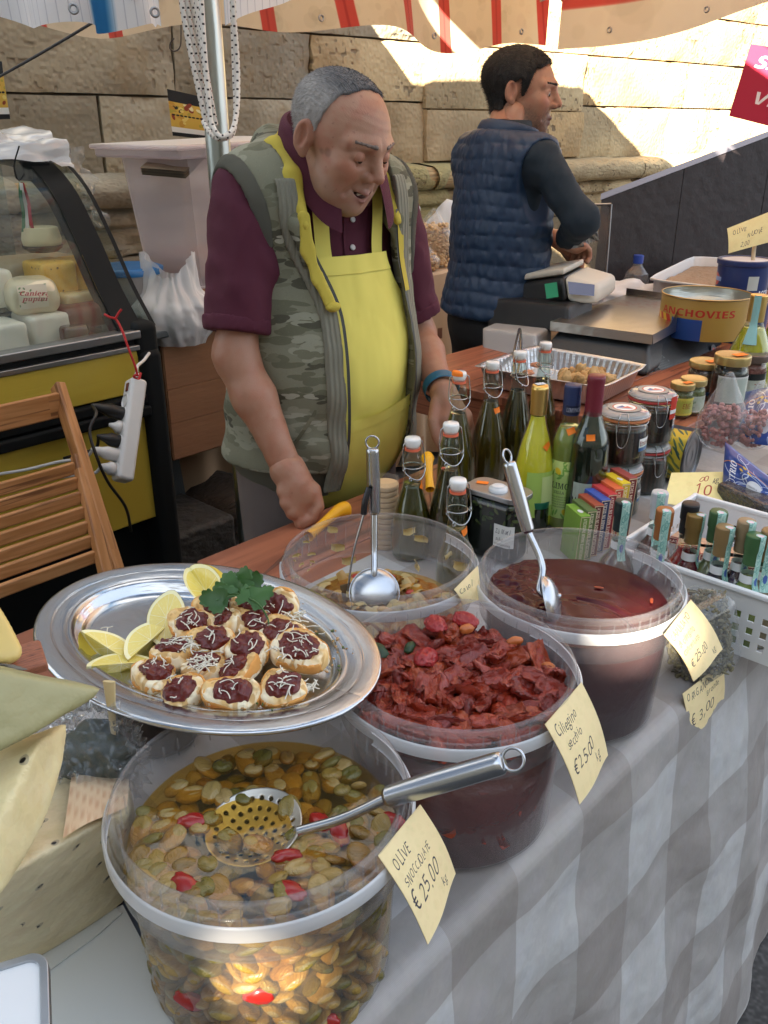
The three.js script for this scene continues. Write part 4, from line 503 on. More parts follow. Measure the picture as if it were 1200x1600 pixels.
  const c = Pt(-72, 1706, 0.5); const rs = (w2, r) => { const h = w2 / 2, sh = new THREE.Shape(); sh.moveTo(-h + r, -h); sh.lineTo(h - r, -h); sh.absarc(h - r, -h + r, r, -Math.PI / 2, 0); sh.lineTo(h, h - r); sh.absarc(h - r, h - r, r, 0, Math.PI / 2); sh.lineTo(-h + r, h); sh.absarc(-h + r, h - r, r, Math.PI / 2, Math.PI); sh.lineTo(-h, -h + r); sh.absarc(-h + r, -h + r, r, Math.PI, Math.PI * 1.5); return sh; };
  const pr = rs(0.13, 0.012), pi = rs(0.122, 0.009); const rim2 = rs(0.13, 0.012); rim2.holes.push(new THREE.Path(pi.getPoints(8)));
  const grp = (g) => at(at(g, 0, 0, 0, -Math.PI / 2), c.x - 0.012, c.y, c.z - 0.0, 0.1, 0.35, 0);
  part(s, 'plate', grp(new THREE.ExtrudeGeometry(pi, { depth: 0.006, bevelEnabled: false })), M.white); part(s, 'edge', grp(new THREE.ExtrudeGeometry(rim2, { depth: 0.007, bevelEnabled: true, bevelSize: 0.0008, bevelThickness: 0.0008 })), M.brushed);
}

// ---------- bottles ----------
const orangeTag = (o, base, rf, u, v, rot = 0.3) => {               // a fluorescent price sticker where the sight line meets a round side
  const [rx, ry, rz] = ray(u, v); let t = 0.6; for (; t < 4; t += 0.0015) { const y = EYE + ry * t - base.y; if (y > 0 && Math.hypot(rx * t - base.x, -rz * t - base.z) < rf(y) + 0.0008) break; }
  const p = V(rx * t - base.x, EYE + ry * t - base.y, -rz * t - base.z), a = Math.atan2(p.x, p.z), r = Math.hypot(p.x, p.z), w = 0.0075, h = 0.0055;
  part(o, 'price_sticker', sheet((i, j) => { const q = (i - 0.5) * 2 * w * Math.cos(rot) - (j - 0.5) * 2 * h * Math.sin(rot), k = (i - 0.5) * 2 * w * Math.sin(rot) + (j - 0.5) * 2 * h * Math.cos(rot), rad = Math.max(r, rf(p.y + k) + 0.0008); return V(Math.sin(a + q / rad) * rad, p.y + k, Math.cos(a + q / rad) * rad); }, 6, 4), M.orange);
};
const profR = (pf) => (y) => { for (let i = 1; i < pf.length; i++) if (y <= pf[i][1]) return lerp(pf[i - 1][0], pf[i][0], clamp((y - pf[i - 1][1]) / Math.max(1e-6, pf[i][1] - pf[i - 1][1]))); return 0; };
const smoothProf = (pts, n = 44) => { const c = new THREE.CatmullRomCurve3(pts.map((p) => V(p[0], p[1], 0)), false, 'centripetal'); return c.getPoints(n).map((p) => [Math.max(0, p.x), p.y]); };
const liquid = (r, g, b, t = 0.25) => mat(lin(r, g, b), 0.06, { transmission: t, thickness: 0, clearcoat: 0.9, clearcoatRoughness: 0.03 });
const ceramic = mat(lin(0.80, 0.80, 0.78), 0.22, { clearcoat: 0.6 }), wireM = mat(0xb5b8bb, 0.25, { metalness: 1 });
function swingBottle(u, v, t, label, liq, tag2, yaw, R0 = 0.034) {
  const top = Pt(u, v, t), H = top.y - TOP - 0.003, base = V(top.x, TOP + 0.003, top.z), o = thing('swing_top_bottle', label, 'bottle', base, yaw);
  const s = Math.min(H, 0.27), nk = H - 0.022;
  const pf = smoothProf([[R0 * 0.9, 0], [R0, 0.008], [R0, (nk - 0.06) * 0.42], [R0 * 0.93, (nk - 0.06) * 0.58], [R0 * 0.62, (nk - 0.06) * 0.86], [0.0145, nk - 0.052], [0.0133, nk - 0.04], [0.0138, nk - 0.03], [0.0155, nk - 0.022], [0.0155, nk - 0.014], [0.0128, nk - 0.003], [0.0125, nk]]), rf = profR(pf);
  part(o, 'glass', la(pf, 40), M.glass);
  const lv = nk - 0.058; part(o, 'oil', la([[0, 0.004], ...pf.filter((p) => p[1] > 0.003 && p[1] < lv).map((p) => [p[0] - 0.0018, p[1]]), [rf(lv) - 0.0018, lv], [0, lv]], 36), liq);
  part(o, 'rubber_ring', at(cy(0.0128, 0.0128, 0.004, 24), 0, nk + 0.002, 0), M.rubber);
  part(o, 'stopper', la([[0, nk + 0.004], [0.0115, nk + 0.004], [0.0122, nk + 0.009], [0.0136, nk + 0.012], [0.0136, nk + 0.018], [0.012, nk + 0.0215], [0.004, nk + 0.0225], [0, nk + 0.0225]], 28), ceramic);
  const w = 0.0011, q = nk - 0.03, W = []; for (const sx of [-1, 1]) { W.push(wire([[sx * 0.006, nk + 0.014, 0], [sx * 0.0165, nk + 0.013, 0.001], [sx * 0.019, nk + 0.002, 0.002], [sx * 0.0205, nk - 0.018, 0.005], [sx * 0.019, q - 0.004, 0.010], [sx * 0.012, q - 0.012, 0.016]], w, 24)); W.push(at(new THREE.TorusGeometry(0.0032, w, 6, 14), sx * 0.0195, q + 0.001, 0.006, 0, Math.PI / 2, 0)); }
  W.push(wire([[-0.012, q - 0.012, 0.016], [-0.004, q - 0.016, 0.0195], [0.004, q - 0.016, 0.0195], [0.012, q - 0.012, 0.016]], w, 16)); W.push(at(new THREE.TorusGeometry(0.0165, w, 6, 32), 0, q + 0.002, 0, Math.PI / 2)); W.push(at(new THREE.TorusGeometry(0.0036, w, 6, 14), -0.013, q - 0.014, 0.0165, 0, 0.5, 0));
  part(o, 'wire_bail', W, wireM);
  if (tag2) { o.rotation.y = 0; orangeTag(o, base, rf, ...tag2); o.children[o.children.length - 1].rotation.y = -yaw; o.rotation.y = yaw; }
  return o;
}
const oilA = liquid(0.075, 0.058, 0.006), oilB = liquid(0.045, 0.03, 0.007, 0.2), oilC = liquid(0.08, 0.05, 0.008);
swingBottle(645, 683, 1.41, 'green olive oil bottle with swing top standing nearest the yellow apron', oilA, [659, 757, 0.9], 0.5);
swingBottle(705, 660, 1.40, 'dark swing top bottle between the green oil bottle and the tall brown one', oilB, [734, 760, 0.2], 0.3);
swingBottle(716, 748, 1.30, 'short swing top bottle in front, beside the olive tin', oilA, [727, 830, 0.3], 0.4, 0.03);
const capTag = swingBottle(718, 580, 1.60, 'brown oil bottle whose white stopper is half covered by an orange sticker', oilC, null, 0.2, 0.037);
part(capTag, 'price_sticker', at(la([[0, 0], [0.0125, -0.0003], [0.0141, -0.004], [0.0141, -0.009]], 28).scale(1, 1, 1), 0, Pt(718, 580, 1.6).y - TOP - 0.003 + 0.0015, 0), M.orange).geometry = sheet((u, v) => { const a = -2.4 + u * 2.6, k = v * 0.02, r = Math.min(k, 0.0142), y = Pt(718, 580, 1.6).y - TOP - 0.003 + 0.001 - Math.max(0, k - 0.012) * 1.0; return V(Math.sin(a) * r, y, Math.cos(a) * r); }, 14, 8);
swingBottle(770, 564, 1.68, 'olive brown swing top bottle with an orange sticker on its shoulder', oilC, [777, 641, 0.15], 0.4, 0.037);
swingBottle(813, 548, 1.72, 'dark swing top bottle behind the bright yellow liqueur', oilB, null, 0.9, 0.037);
swingBottle(853, 534, 1.84, 'swing top bottle standing farthest back, by the aluminium tray', oilC, null, 0.7, 0.036);
const limeLabel = ctex(512, 512, (g, w, h) => { g.fillStyle = '#cfe08a'; g.fillRect(0, 0, w, h); g.fillStyle = '#7fb04a'; for (let i = 0; i < 26; i++) { const x = rnd() * w, y = rnd() < 0.6 ? rnd() * 150 : 420 + rnd() * 80; g.save(); g.translate(x, y); g.rotate(rnd() * 6); g.beginPath(); g.ellipse(0, 0, 30, 10, 0, 0, 7); g.fill(); g.restore(); } g.fillStyle = '#ecc92f'; for (const [x, y] of [[90, 90], [300, 110], [430, 60], [200, 455], [380, 440], [480, 460]]) { g.beginPath(); g.ellipse(x, y, 38, 27, 0.6, 0, 7); g.fill(); } g.fillStyle = '#2c4520'; g.font = 'bold 74px serif'; g.fillText('LIMON', 20, 245); g.fillText('LIMON', 290, 245); g.font = 'bold 34px serif'; g.fillText('ZELLA', 60, 290); g.fillText('ZELLA', 340, 290); g.font = '20px sans-serif'; for (let i = 0; i < 5; i++) g.fillText('infuso di limoni naturale', 30 + 6 * i, 325 + i * 22); });
const wrapLabel = (o, r, y0, y1, a0, a1, m, name = 'label') => part(o, name, sheet((u, v) => { const a = lerp(a0, a1, u), q = typeof r === 'function' ? r(lerp(y0, y1, v)) + 0.0006 : r; return V(Math.sin(a) * q, lerp(y0, y1, v), Math.cos(a) * q); }, 28, 6), m);
function plainBottle(name, label, base, H, pts, liq, lv, capM, capPf, group) {
  const o = thing(name, label, 'bottle', base), pf = smoothProf(pts.map(([r, y]) => [r, y * H])); o.rf = profR(pf);
  part(o, 'glass', la(pf, 40), M.glass); part(o, 'liquid', la([[0, 0.004], ...pf.filter((p) => p[1] > 0.003 && p[1] < lv * H).map((p) => [Math.max(0, p[0] - 0.0016), p[1]]), [o.rf(lv * H) - 0.0016, lv * H], [0, lv * H]], 36), liq);
  part(o, 'cap', la(capPf.map(([r, y]) => [r, y * H]), 36), capM); return o;
}
{ // yellow lemon liqueur
  const base = Py(828, 818, TOP + 0.003), H = Pf(838, 600, -base.z + 0.0).y - base.y, yl = mat(lin(0.95, 0.78, 0.05), 0.07, { transmission: 0.1, thickness: 0, clearcoat: 1, clearcoatRoughness: 0.03 });
  const ridged = []; for (let i = 0; i <= 16; i++) ridged.push([0.0148 + (i % 2 ? 0.0006 : 0), 0.885 + i * 0.0055]);
  const o = plainBottle('liqueur_bottle', 'bright yellow lemon liqueur bottle with a gold screw cap', base, H, [[0.034, 0], [0.039, 0.03], [0.0385, 0.25], [0.036, 0.42], [0.027, 0.6], [0.0175, 0.72], [0.0135, 0.8], [0.0132, 0.9], [0.0132, 0.93]], yl, 0.79, M.gold, [[0.0144, 0.80], [0.0146, 0.88], ...ridged, [0.0135, 0.995], [0, 1.0]]);
  wrapLabel(o, o.rf, 0.03, 0.43 * H, -0.5, 0.95, mat(lin(0.36, 0.52, 0.10), 0.5), 'label'); wrapLabel(o, (y) => o.rf(y) + 0.0006, 0.05, 0.40 * H, 0.25, 0.92, mat(lin(0.52, 0.62, 0.24), 0.5), 'label_panel'); orangeTag(o, base, o.rf, 855, 697, 0.7);
  part(o, 'price_sticker', at(bx(0.018, 0.0006, 0.012, 0.0002), 0, H + 0.0006, 0, 0, 0.4), mat(lin(0.6, 0.65, 0.7), 0.5), 'small pale sticker on the cap');
}
{
  const base = Py(876, 820, TOP + 0.003), H = Pf(869, 600, -base.z).y - base.y;
  const o = plainBottle('liqueur_bottle', 'slim pale green lemon liqueur bottle with a lemon print label and navy cap', base, H, [[0.025, 0], [0.0275, 0.02], [0.0275, 0.55], [0.027, 0.63], [0.021, 0.7], [0.0145, 0.75], [0.0135, 0.8], [0.0135, 0.9]], mat(lin(0.50, 0.54, 0.14), 0.06, { transmission: 0.45, thickness: 0, clearcoat: 1 }), 0.72, mat(lin(0.02, 0.035, 0.11), 0.4), [[0.0148, 0.80], [0.0152, 0.82], [0.0152, 0.985], [0.014, 0.998], [0, 1.0]]);
  wrapLabel(o, 0.0282, 0.025, 0.5 * H, -1.6, 1.5, mat(0xffffff, 0.5, { map: limeLabel })); orangeTag(o, base, o.rf, 886, 673, 0.4);
  const cl = ctex(256, 64, (g, w, h) => { g.fillStyle = '#141c3a'; g.fillRect(0, 0, w, h); g.fillStyle = '#b9bccb'; g.font = '40px serif'; g.fillText('LIMONCELLO', 8, 46); }); wrapLabel(o, 0.0154, 0.81 * H, 0.87 * H, -1.2, 1.2, mat(0xffffff, 0.5, { map: cl }), 'cap_print'); o.rotation.y = 0.35;
}
{
  const base = Py(908, 828, TOP + 0.003), H = Pf(911, 586, -base.z).y - base.y;
  const o = plainBottle('wine_bottle', 'dark red wine bottle with a crimson capsule and white label', base, H, [[0.03, 0], [0.0345, 0.02], [0.0345, 0.52], [0.033, 0.6], [0.02, 0.72], [0.0145, 0.8], [0.0135, 0.95]], mat(lin(0.012, 0.018, 0.012), 0.05, { clearcoat: 1, clearcoatRoughness: 0.02 }), 0.8, mat(lin(0.16, 0.012, 0.025), 0.4), [[0.0152, 0.76], [0.0146, 0.95], [0.0155, 0.96], [0.0155, 0.985], [0.014, 1.0], [0, 1.0]]);
  wrapLabel(o, 0.0352, 0.02, 0.36 * H, -0.9, 1.3, paperM(256, 256, '#d3d4d2', [['ETNA ROSSO', 0.36, 0.16, 0.075], ['vino rosso', 0.4, 0.34, 0.05, 0, '#888'], ['prodotto in', 0.4, 0.46, 0.05, 0, '#999'], ['Sicilia 750 ml', 0.4, 0.56, 0.05, 0, '#999']])); orangeTag(o, base, o.rf, 923, 684, 0.1);
}
{ // olive tin with white cap, small green jar
  const p = Py(779, 766, 0.925), o = thing('olive_tin', 'dark rectangular tin of olives with a silver top and white cap', 'tin', [p.x, TOP + 0.003, p.z], -R(39));
  const t = ctex(512, 512, (g, w, h) => { g.fillStyle = '#0b110c'; g.fillRect(0, 0, w, h); for (let i = 0; i < 46; i++) { g.save(); g.translate(rnd() * w, rr(0.05, 0.5) * h); g.rotate(rnd() * 6); g.fillStyle = pick(['#27361b', '#31401f', '#1b2714', '#46512a']); g.beginPath(); g.ellipse(0, 0, rr(15, 34), rr(9, 15), 0, 0, 7); g.fill(); g.restore(); } g.fillStyle = '#d8d8d4'; g.fillRect(w * 0.62, h * 0.36, w * 0.34, h * 0.34); hand(g, w, h, [['Zù Marì', 0.65, 0.5, 0.085, -0.08], ['sicilia', 0.66, 0.61, 0.06, -0.05]]); g.fillStyle = '#555'; for (let i = 0; i < 18; i++) g.fillRect(w * (0.64 + 0.016 * i), h * 0.645, 3, h * 0.035); });
  const B = new RoundedBoxGeometry(0.104, 0.118, 0.058, 5, 0.02), uv = B.attributes.uv, q = B.attributes.position; for (let i = 0; i < q.count; i++) uv.setXY(i, q.getX(i) / 0.104 + 0.5, q.getY(i) / 0.118 + 0.5);
  part(o, 'body', at(B, 0, 0.059, 0), mat(0xffffff, 0.25, { map: t, clearcoat: 0.5 }));
  const rs = (a, b, r) => { const s = new THREE.Shape(); s.absarc(a - r, b - r, r, 0, Math.PI / 2); s.absarc(-a + r, b - r, r, Math.PI / 2, Math.PI); s.absarc(-a + r, -b + r, r, Math.PI, 1.5 * Math.PI); s.absarc(a - r, -b + r, r, 1.5 * Math.PI, 2 * Math.PI); return s; };
  part(o, 'lid', [at(new THREE.ExtrudeGeometry(rs(0.0545, 0.0315, 0.021), { depth: 0.006, bevelEnabled: true, bevelSize: 0.0012, bevelThickness: 0.0015, bevelSegments: 3 }), 0, 0.118, 0, -Math.PI / 2)], M.brushed);
  part(o, 'pour_cap', la([[0, 0.135], [0.0105, 0.1345], [0.011, 0.132], [0.0155, 0.131], [0.016, 0.127], [0.016, 0.1255]].map((p2) => p2), 32), M.white).position.set(0.004, 0, 0.008); part(o, 'price_sticker', at(bx(0.02, 0.0005, 0.012, 0.0002), -0.034, 0.1265, -0.003, 0, 0.4), M.orange);
  const j = thing('small_jar', 'small dark jar with a green lid behind the olive tin', 'jar', Py(838, 826, TOP + 0.003)); part(j, 'glass', la([[0.018, 0], [0.02, 0.005], [0.02, 0.045], [0.017, 0.05]], 28), mat(lin(0.012, 0.02, 0.008), 0.08, { clearcoat: 1 })); part(j, 'lid', la([[0.0195, 0.047], [0.02, 0.058], [0.017, 0.0585], [0.016, 0.056], [0, 0.056]], 28), mat(lin(0.02, 0.16, 0.09), 0.3, { metalness: 0.4 }));
}
{
  const b = Py(601, 852, TOP + 0.003); const o = thing('breadstick_jar', 'tall pale cylinder of stacked wafers between the ladle and the oil bottles', 'jar', b);
  const rolls = []; for (let i = 0; i < 12; i++) rolls.push(la([[0, 0], [0.0225, 0], [0.0238, 0.003], [0.0238, 0.0075], [0.0225, 0.0098], [0, 0.0098]], 28).translate(rr(-0.0006, 0.0006), i * 0.01, rr(-0.0006, 0.0006))); for (const g of rolls) part(o, 'wafer', g, mat(lin(0.62, 0.42, 0.22), 0.7, { bumpMap: grain, bumpScale: 0.001 }));
  part(o, 'sleeve', la([[0.0255, 0], [0.0255, 0.128]], 36), M.film);
}
// yellow knife handles
const knife = (label, a, b, r) => { const o = thing('knife', label, 'knife'); const d = b.clone().sub(a), n = V(0, 1, 0); const pts = [a, a.clone().lerp(b, 0.3).addScaledVector(n, 0.001), a.clone().lerp(b, 0.75).addScaledVector(n, 0.002), b.clone().addScaledVector(n, -0.004)]; const g = warp(tube(pts, r, 30, 14), (q) => { const t = clamp(q.clone().sub(a).dot(d) / d.lengthSq()); const k = 1 + 0.35 * sstep(0.72, 1, t) - 0.18 * Math.sin(t * Math.PI * 1.4); const c = a.clone().lerp(b, t); q.lerp(c, 1 - k); }); part(o, 'handle', [g, at(new THREE.SphereGeometry(r * 1.28, 16, 12), b.x, b.y - 0.003, b.z)], mat(lin(0.86, 0.42, 0.01), 0.4)); const e = a.clone().addScaledVector(d.clone().normalize(), -0.14); part(o, 'blade', hull([a.clone().add(V(0, 0.008, 0)), a.clone().add(V(0.001, -0.010, 0)), a.clone().add(V(-0.0012, -0.01, 0)), e, e.clone().add(V(0, -0.004, 0.0008))]), M.steel); return o; };
knife('yellow handled knife lying on the wooden table beside the fist', Py(482, 838, 0.815), Py(538, 792, 0.826), 0.0105);
knife('yellow handled knife standing behind the green oil bottle', Pt(672, 765, 1.55), Pt(668, 712, 1.6), 0.0085);

// ---------- jars, tins and boxes to the right ----------
{
  const pl = thing('wooden_platform', 'low wooden platform carrying the scale and jars at the back right', 'platform', ST(0, 0, 0), TY);
  for (let k = 0; k < 6; k++) { const w = 0.13, g = bx(1.9, 0.022, w - 0.003, 0.003), uv = g.attributes.uv, p = g.attributes.position; for (let i = 0; i < p.count; i++) uv.setXY(i, p.getX(i) * 0.8 + k * 0.37, p.getZ(i) * 2 + k * 0.2); part(pl, 'plank', at(g, 2.58, 0.889, -(0.72 + (k + 0.5) * w)), redWoodM); }
  for (const x of [1.66, 2.5, 3.4]) part(pl, 'bearer', at(bx(0.04, 0.078, 0.76, 0.003), x, 0.839, -1.11), redWoodM);
  for (const x of [1.9, 3.4]) part(pl, 'leg', at(bx(0.04, 0.8, 0.04, 0.003), x, 0.4, -1.46), paleWoodM);
}
const lidT = ctex(256, 256, (g, w) => { g.fillStyle = '#8a8d90'; g.fillRect(0, 0, w, w); g.fillStyle = '#e7e9ea'; g.beginPath(); g.arc(128, 128, 88, 0, 7); g.fill(); g.strokeStyle = '#b33a32'; g.lineWidth = 10; g.stroke(); g.fillStyle = '#2d5b9c'; g.beginPath(); g.moveTo(60, 150); g.lineTo(110, 90); g.lineTo(150, 150); g.fill(); g.fillStyle = '#c23b34'; g.beginPath(); g.moveTo(100, 150); g.lineTo(150, 100); g.lineTo(196, 150); g.fill(); g.fillStyle = '#2d5b9c'; g.fillRect(70, 158, 116, 12); });
const etna = ctex(256, 96, (g, w, h) => { g.fillStyle = '#e8e8e6'; g.fillRect(0, 0, w, h); g.fillStyle = '#3569a8'; g.fillRect(0, 68, w, 28); g.fillStyle = '#a02a2c'; g.font = 'bold 52px sans-serif'; g.fillText('Etnafood', 8, 56); });
const anchT = dtex(256, 128, (x, y) => { const a = Math.sin(x * 6.283 * 30 + 2.5 * fbm(x * 8, y * 3, 3, 3, 8)) * 0.5 + 0.5; return mixc([0.10, 0.05, 0.045], [0.33, 0.20, 0.17], a * (0.4 + 0.6 * fbm(x * 6, y * 4, 5, 3, 6))); });
const anchM = mat(0xffffff, 0.4, { map: anchT, clearcoat: 0.8 });
function clipJar(base, label, yaw, ringM, seal) {
  const o = thing('clip_jar', label, 'jar', base, yaw), r = 0.046;
  part(o, 'glass', la(smoothProf([[r * 0.92, 0], [r, 0.006], [r, 0.066], [r * 0.97, 0.074], [r * 0.9, 0.079], [r * 0.95, 0.083], [r * 0.95, 0.0855]], 36), 40), M.glass);
  part(o, 'anchovies', la([[0, 0.003], [r * 0.93, 0.004], [r * 0.955, 0.01], [r * 0.955, 0.066], [r * 0.9, 0.073], [0, 0.073]], 40), anchM);
  part(o, 'seal_ring', la([[r * 0.9, 0.0855], [r * 1.03, 0.086], [r * 1.03, 0.0895], [r * 0.9, 0.09]], 40), ringM);
  const lid = la([[r * 0.95, 0.0905], [r * 1.0, 0.092], [r * 1.0, 0.096], [r * 0.9, 0.101], [r * 0.55, 0.1035], [0, 0.104]], 40); part(o, 'lid', lid, mat(0xd9dddd, 0.08, { transmission: 0.6, thickness: 0 }));
  const d = new THREE.CircleGeometry(r * 0.66, 36); part(o, 'lid_label', at(d, 0, 0.1044, 0, -Math.PI / 2, 0, 0), mat(0xffffff, 0.4, { map: lidT }));
  const W = [at(new THREE.TorusGeometry(r * 0.985, 0.001, 6, 48), 0, 0.0815, 0, Math.PI / 2), at(new THREE.TorusGeometry(r * 1.02, 0.001, 6, 48), 0, 0.094, 0, Math.PI / 2)];
  for (const s of [-1, 1]) W.push(wire([[s * 0.006, 0.102, r * 0.82], [s * 0.008, 0.096, r * 1.04], [s * 0.0095, 0.082, r * 1.09], [s * 0.010, 0.072, r * 1.1]], 0.001)); W.push(wire([[-0.0125, 0.084, r * 1.02], [-0.011, 0.070, r * 1.13], [-0.006, 0.046, r * 1.12], [0, 0.042, r * 1.11], [0.006, 0.046, r * 1.12], [0.011, 0.070, r * 1.13], [0.0125, 0.084, r * 1.02]], 0.001, 40));
  W.push(wire([[-0.006, 0.102, r * 0.82], [0, 0.1025, r * 0.8], [0.006, 0.102, r * 0.82]], 0.001, 10)); part(o, 'wire_clip', W, wireM);
  wrapLabel(o, r + 0.0008, 0.032, 0.056, 0.75, 1.6, mat(0xffffff, 0.4, { map: etna })); if (seal) { wrapLabel(o, r * 1.045, 0.055, 0.1, 0.42, 0.85, mat(lin(0.55, 0.04, 0.02), 0.4), 'seal_strip'); wrapLabel(o, r * 1.05, 0.066, 0.074, 0.42, 0.85, M.white, 'seal_print'); }
  return o;
}
const ringO = mat(lin(0.5, 0.16, 0.05), 0.5), ringR = mat(lin(0.42, 0.03, 0.025), 0.45);
{
  const A = Pt(976, 637, 1.585), B = Pt(1022, 604, 1.69);
  clipJar(V(A.x, TOP + 0.107, A.z), 'clip top jar of anchovies with an orange seal, upper of the front stack', -0.25, ringO); clipJar(V(A.x, TOP + 0.003, A.z), 'clip top jar of anchovies under the front jar, orange seal just visible', 0.05, ringO);
  clipJar(V(B.x, TOP + 0.107, B.z), 'clip top jar with red seal and red strip, upper of the rear stack', 0.1, ringR, true); clipJar(V(B.x, TOP + 0.003, B.z), 'clip top jar under the red sealed jar behind the yellow tin', 0.3, ringR);
}
{ // yellow fish tin lying on its side
  const c = Pt(1058, 706, 1.80), o = thing('fish_tin', 'round yellow fish tin lying on its rim with its dark end facing right', 'tin', [c.x, TOP + 0.06, c.z], 0);
  const t = ctex(1024, 256, (g, w, h) => { g.fillStyle = '#c9b53a'; g.fillRect(0, 0, w, h); for (let i = 0; i < 60; i++) { const x = rnd() * w, y = rr(0.1, 0.9) * h; g.fillStyle = pick(['#4d6a4e', '#39574f', '#6f7d45']); g.save(); g.translate(x, y); g.rotate(-0.9 + rr(-0.2, 0.2)); g.beginPath(); g.ellipse(0, 0, 46, 8, 0, 0, 7); g.fill(); g.restore(); } g.fillStyle = '#1d3550'; g.fillRect(0.55 * w, 0, 0.13 * w, h); g.fillRect(0.05 * w, 0, 0.13 * w, h); g.fillStyle = '#efe9c8'; g.font = 'bold 44px sans-serif'; g.fillText('ALI', 0.3 * w, 0.4 * h); });
  const r = 0.0565, L = 0.058, body = cy(r, r, L, 60, true), lm = mat(0xffffff, 0.3, { map: t, metalness: 0.2 });
  part(o, 'body', body, lm); const endG = () => la([[0, 0.0], [0.012, 0], [0.013, 0.001], [0.024, 0.001], [0.025, 0], [0.036, 0], [0.037, 0.0015], [0.044, 0.0015], [0.045, 0], [0.052, -0.001], [0.0545, 0.001], [0.056, 0.004], [0.0575, 0.005], [0.0582, 0.003], [0.0575, 0]], 48); part(o, 'end', at(endG(), 0, L / 2 - 0.001, 0), mat(0x6f7276, 0.3, { metalness: 1 })); part(o, 'end', at(endG(), 0, -L / 2 + 0.001, 0, Math.PI), M.brushed);
  o.quaternion.setFromUnitVectors(V(0, 1, 0), V(0.80, 0, 0.60).normalize());
}
{ // chocolate bars standing in a row
  const T = [['#7aa23a', '#6b8a35', 1], ['#5c7040', '#556538', 0], ['#a24d33', '#5b1a18', 0], ['#3d58a8', '#1f2d55', 0], ['#c13b3c', '#8c1f26', 0], ['#d9683c', '#b0482c', 0], ['#e0c52c', '#c9ab28', 2], ['#9a4740', '#6a1c1e', 0]];
  T.forEach(([top, spine, dot], i) => {
    const f = i / 7, a = Py(lerp(912, 986, f), lerp(812, 752, f), 0.885 + 0.03 * f), sp = ctex(256, 64, (g, w, h) => { g.fillStyle = spine; g.fillRect(0, 0, w, h); g.strokeStyle = '#d9c4a0'; g.lineWidth = 4; g.strokeRect(2, 2, w - 4, h - 4); g.fillStyle = '#e9dcc4'; g.font = 'bold 30px sans-serif'; g.fillText('CHOCOLATE MADE IN SICILY', 10, 43, w - 20); });
    const H = 0.088 + 0.03 * f, o = thing('chocolate_box', `slim ${['lime green', 'olive green', 'rust brown', 'blue', 'red', 'orange', 'yellow', 'dark brown'][i]} chocolate box standing in the row behind the paste bucket`, 'chocolate box', [a.x, TOP + 0.003, a.z], TY - 0.55 + 0.06 * i * 0.3);
    part(o, 'box', at(bx(0.019, H, 0.055, 0.001, 1), 0, H / 2, -0.0275), mat(new THREE.Color(top), 0.45));
    const pl = new THREE.PlaneGeometry(H - 0.003, 0.017); at(pl, 0, 0, 0, 0, 0, Math.PI / 2); part(o, 'spine_print', at(pl, 0, H / 2, 0.0006), mat(0xffffff, 0.45, { map: sp })); if (dot) part(o, 'seal', at(new THREE.CircleGeometry(0.0055, 16).scale(0.8, 1.3, 1), 0, H + 0.0005, -0.02, -Math.PI / 2), M.white); o.rotation.z = -0.04;
  });
}
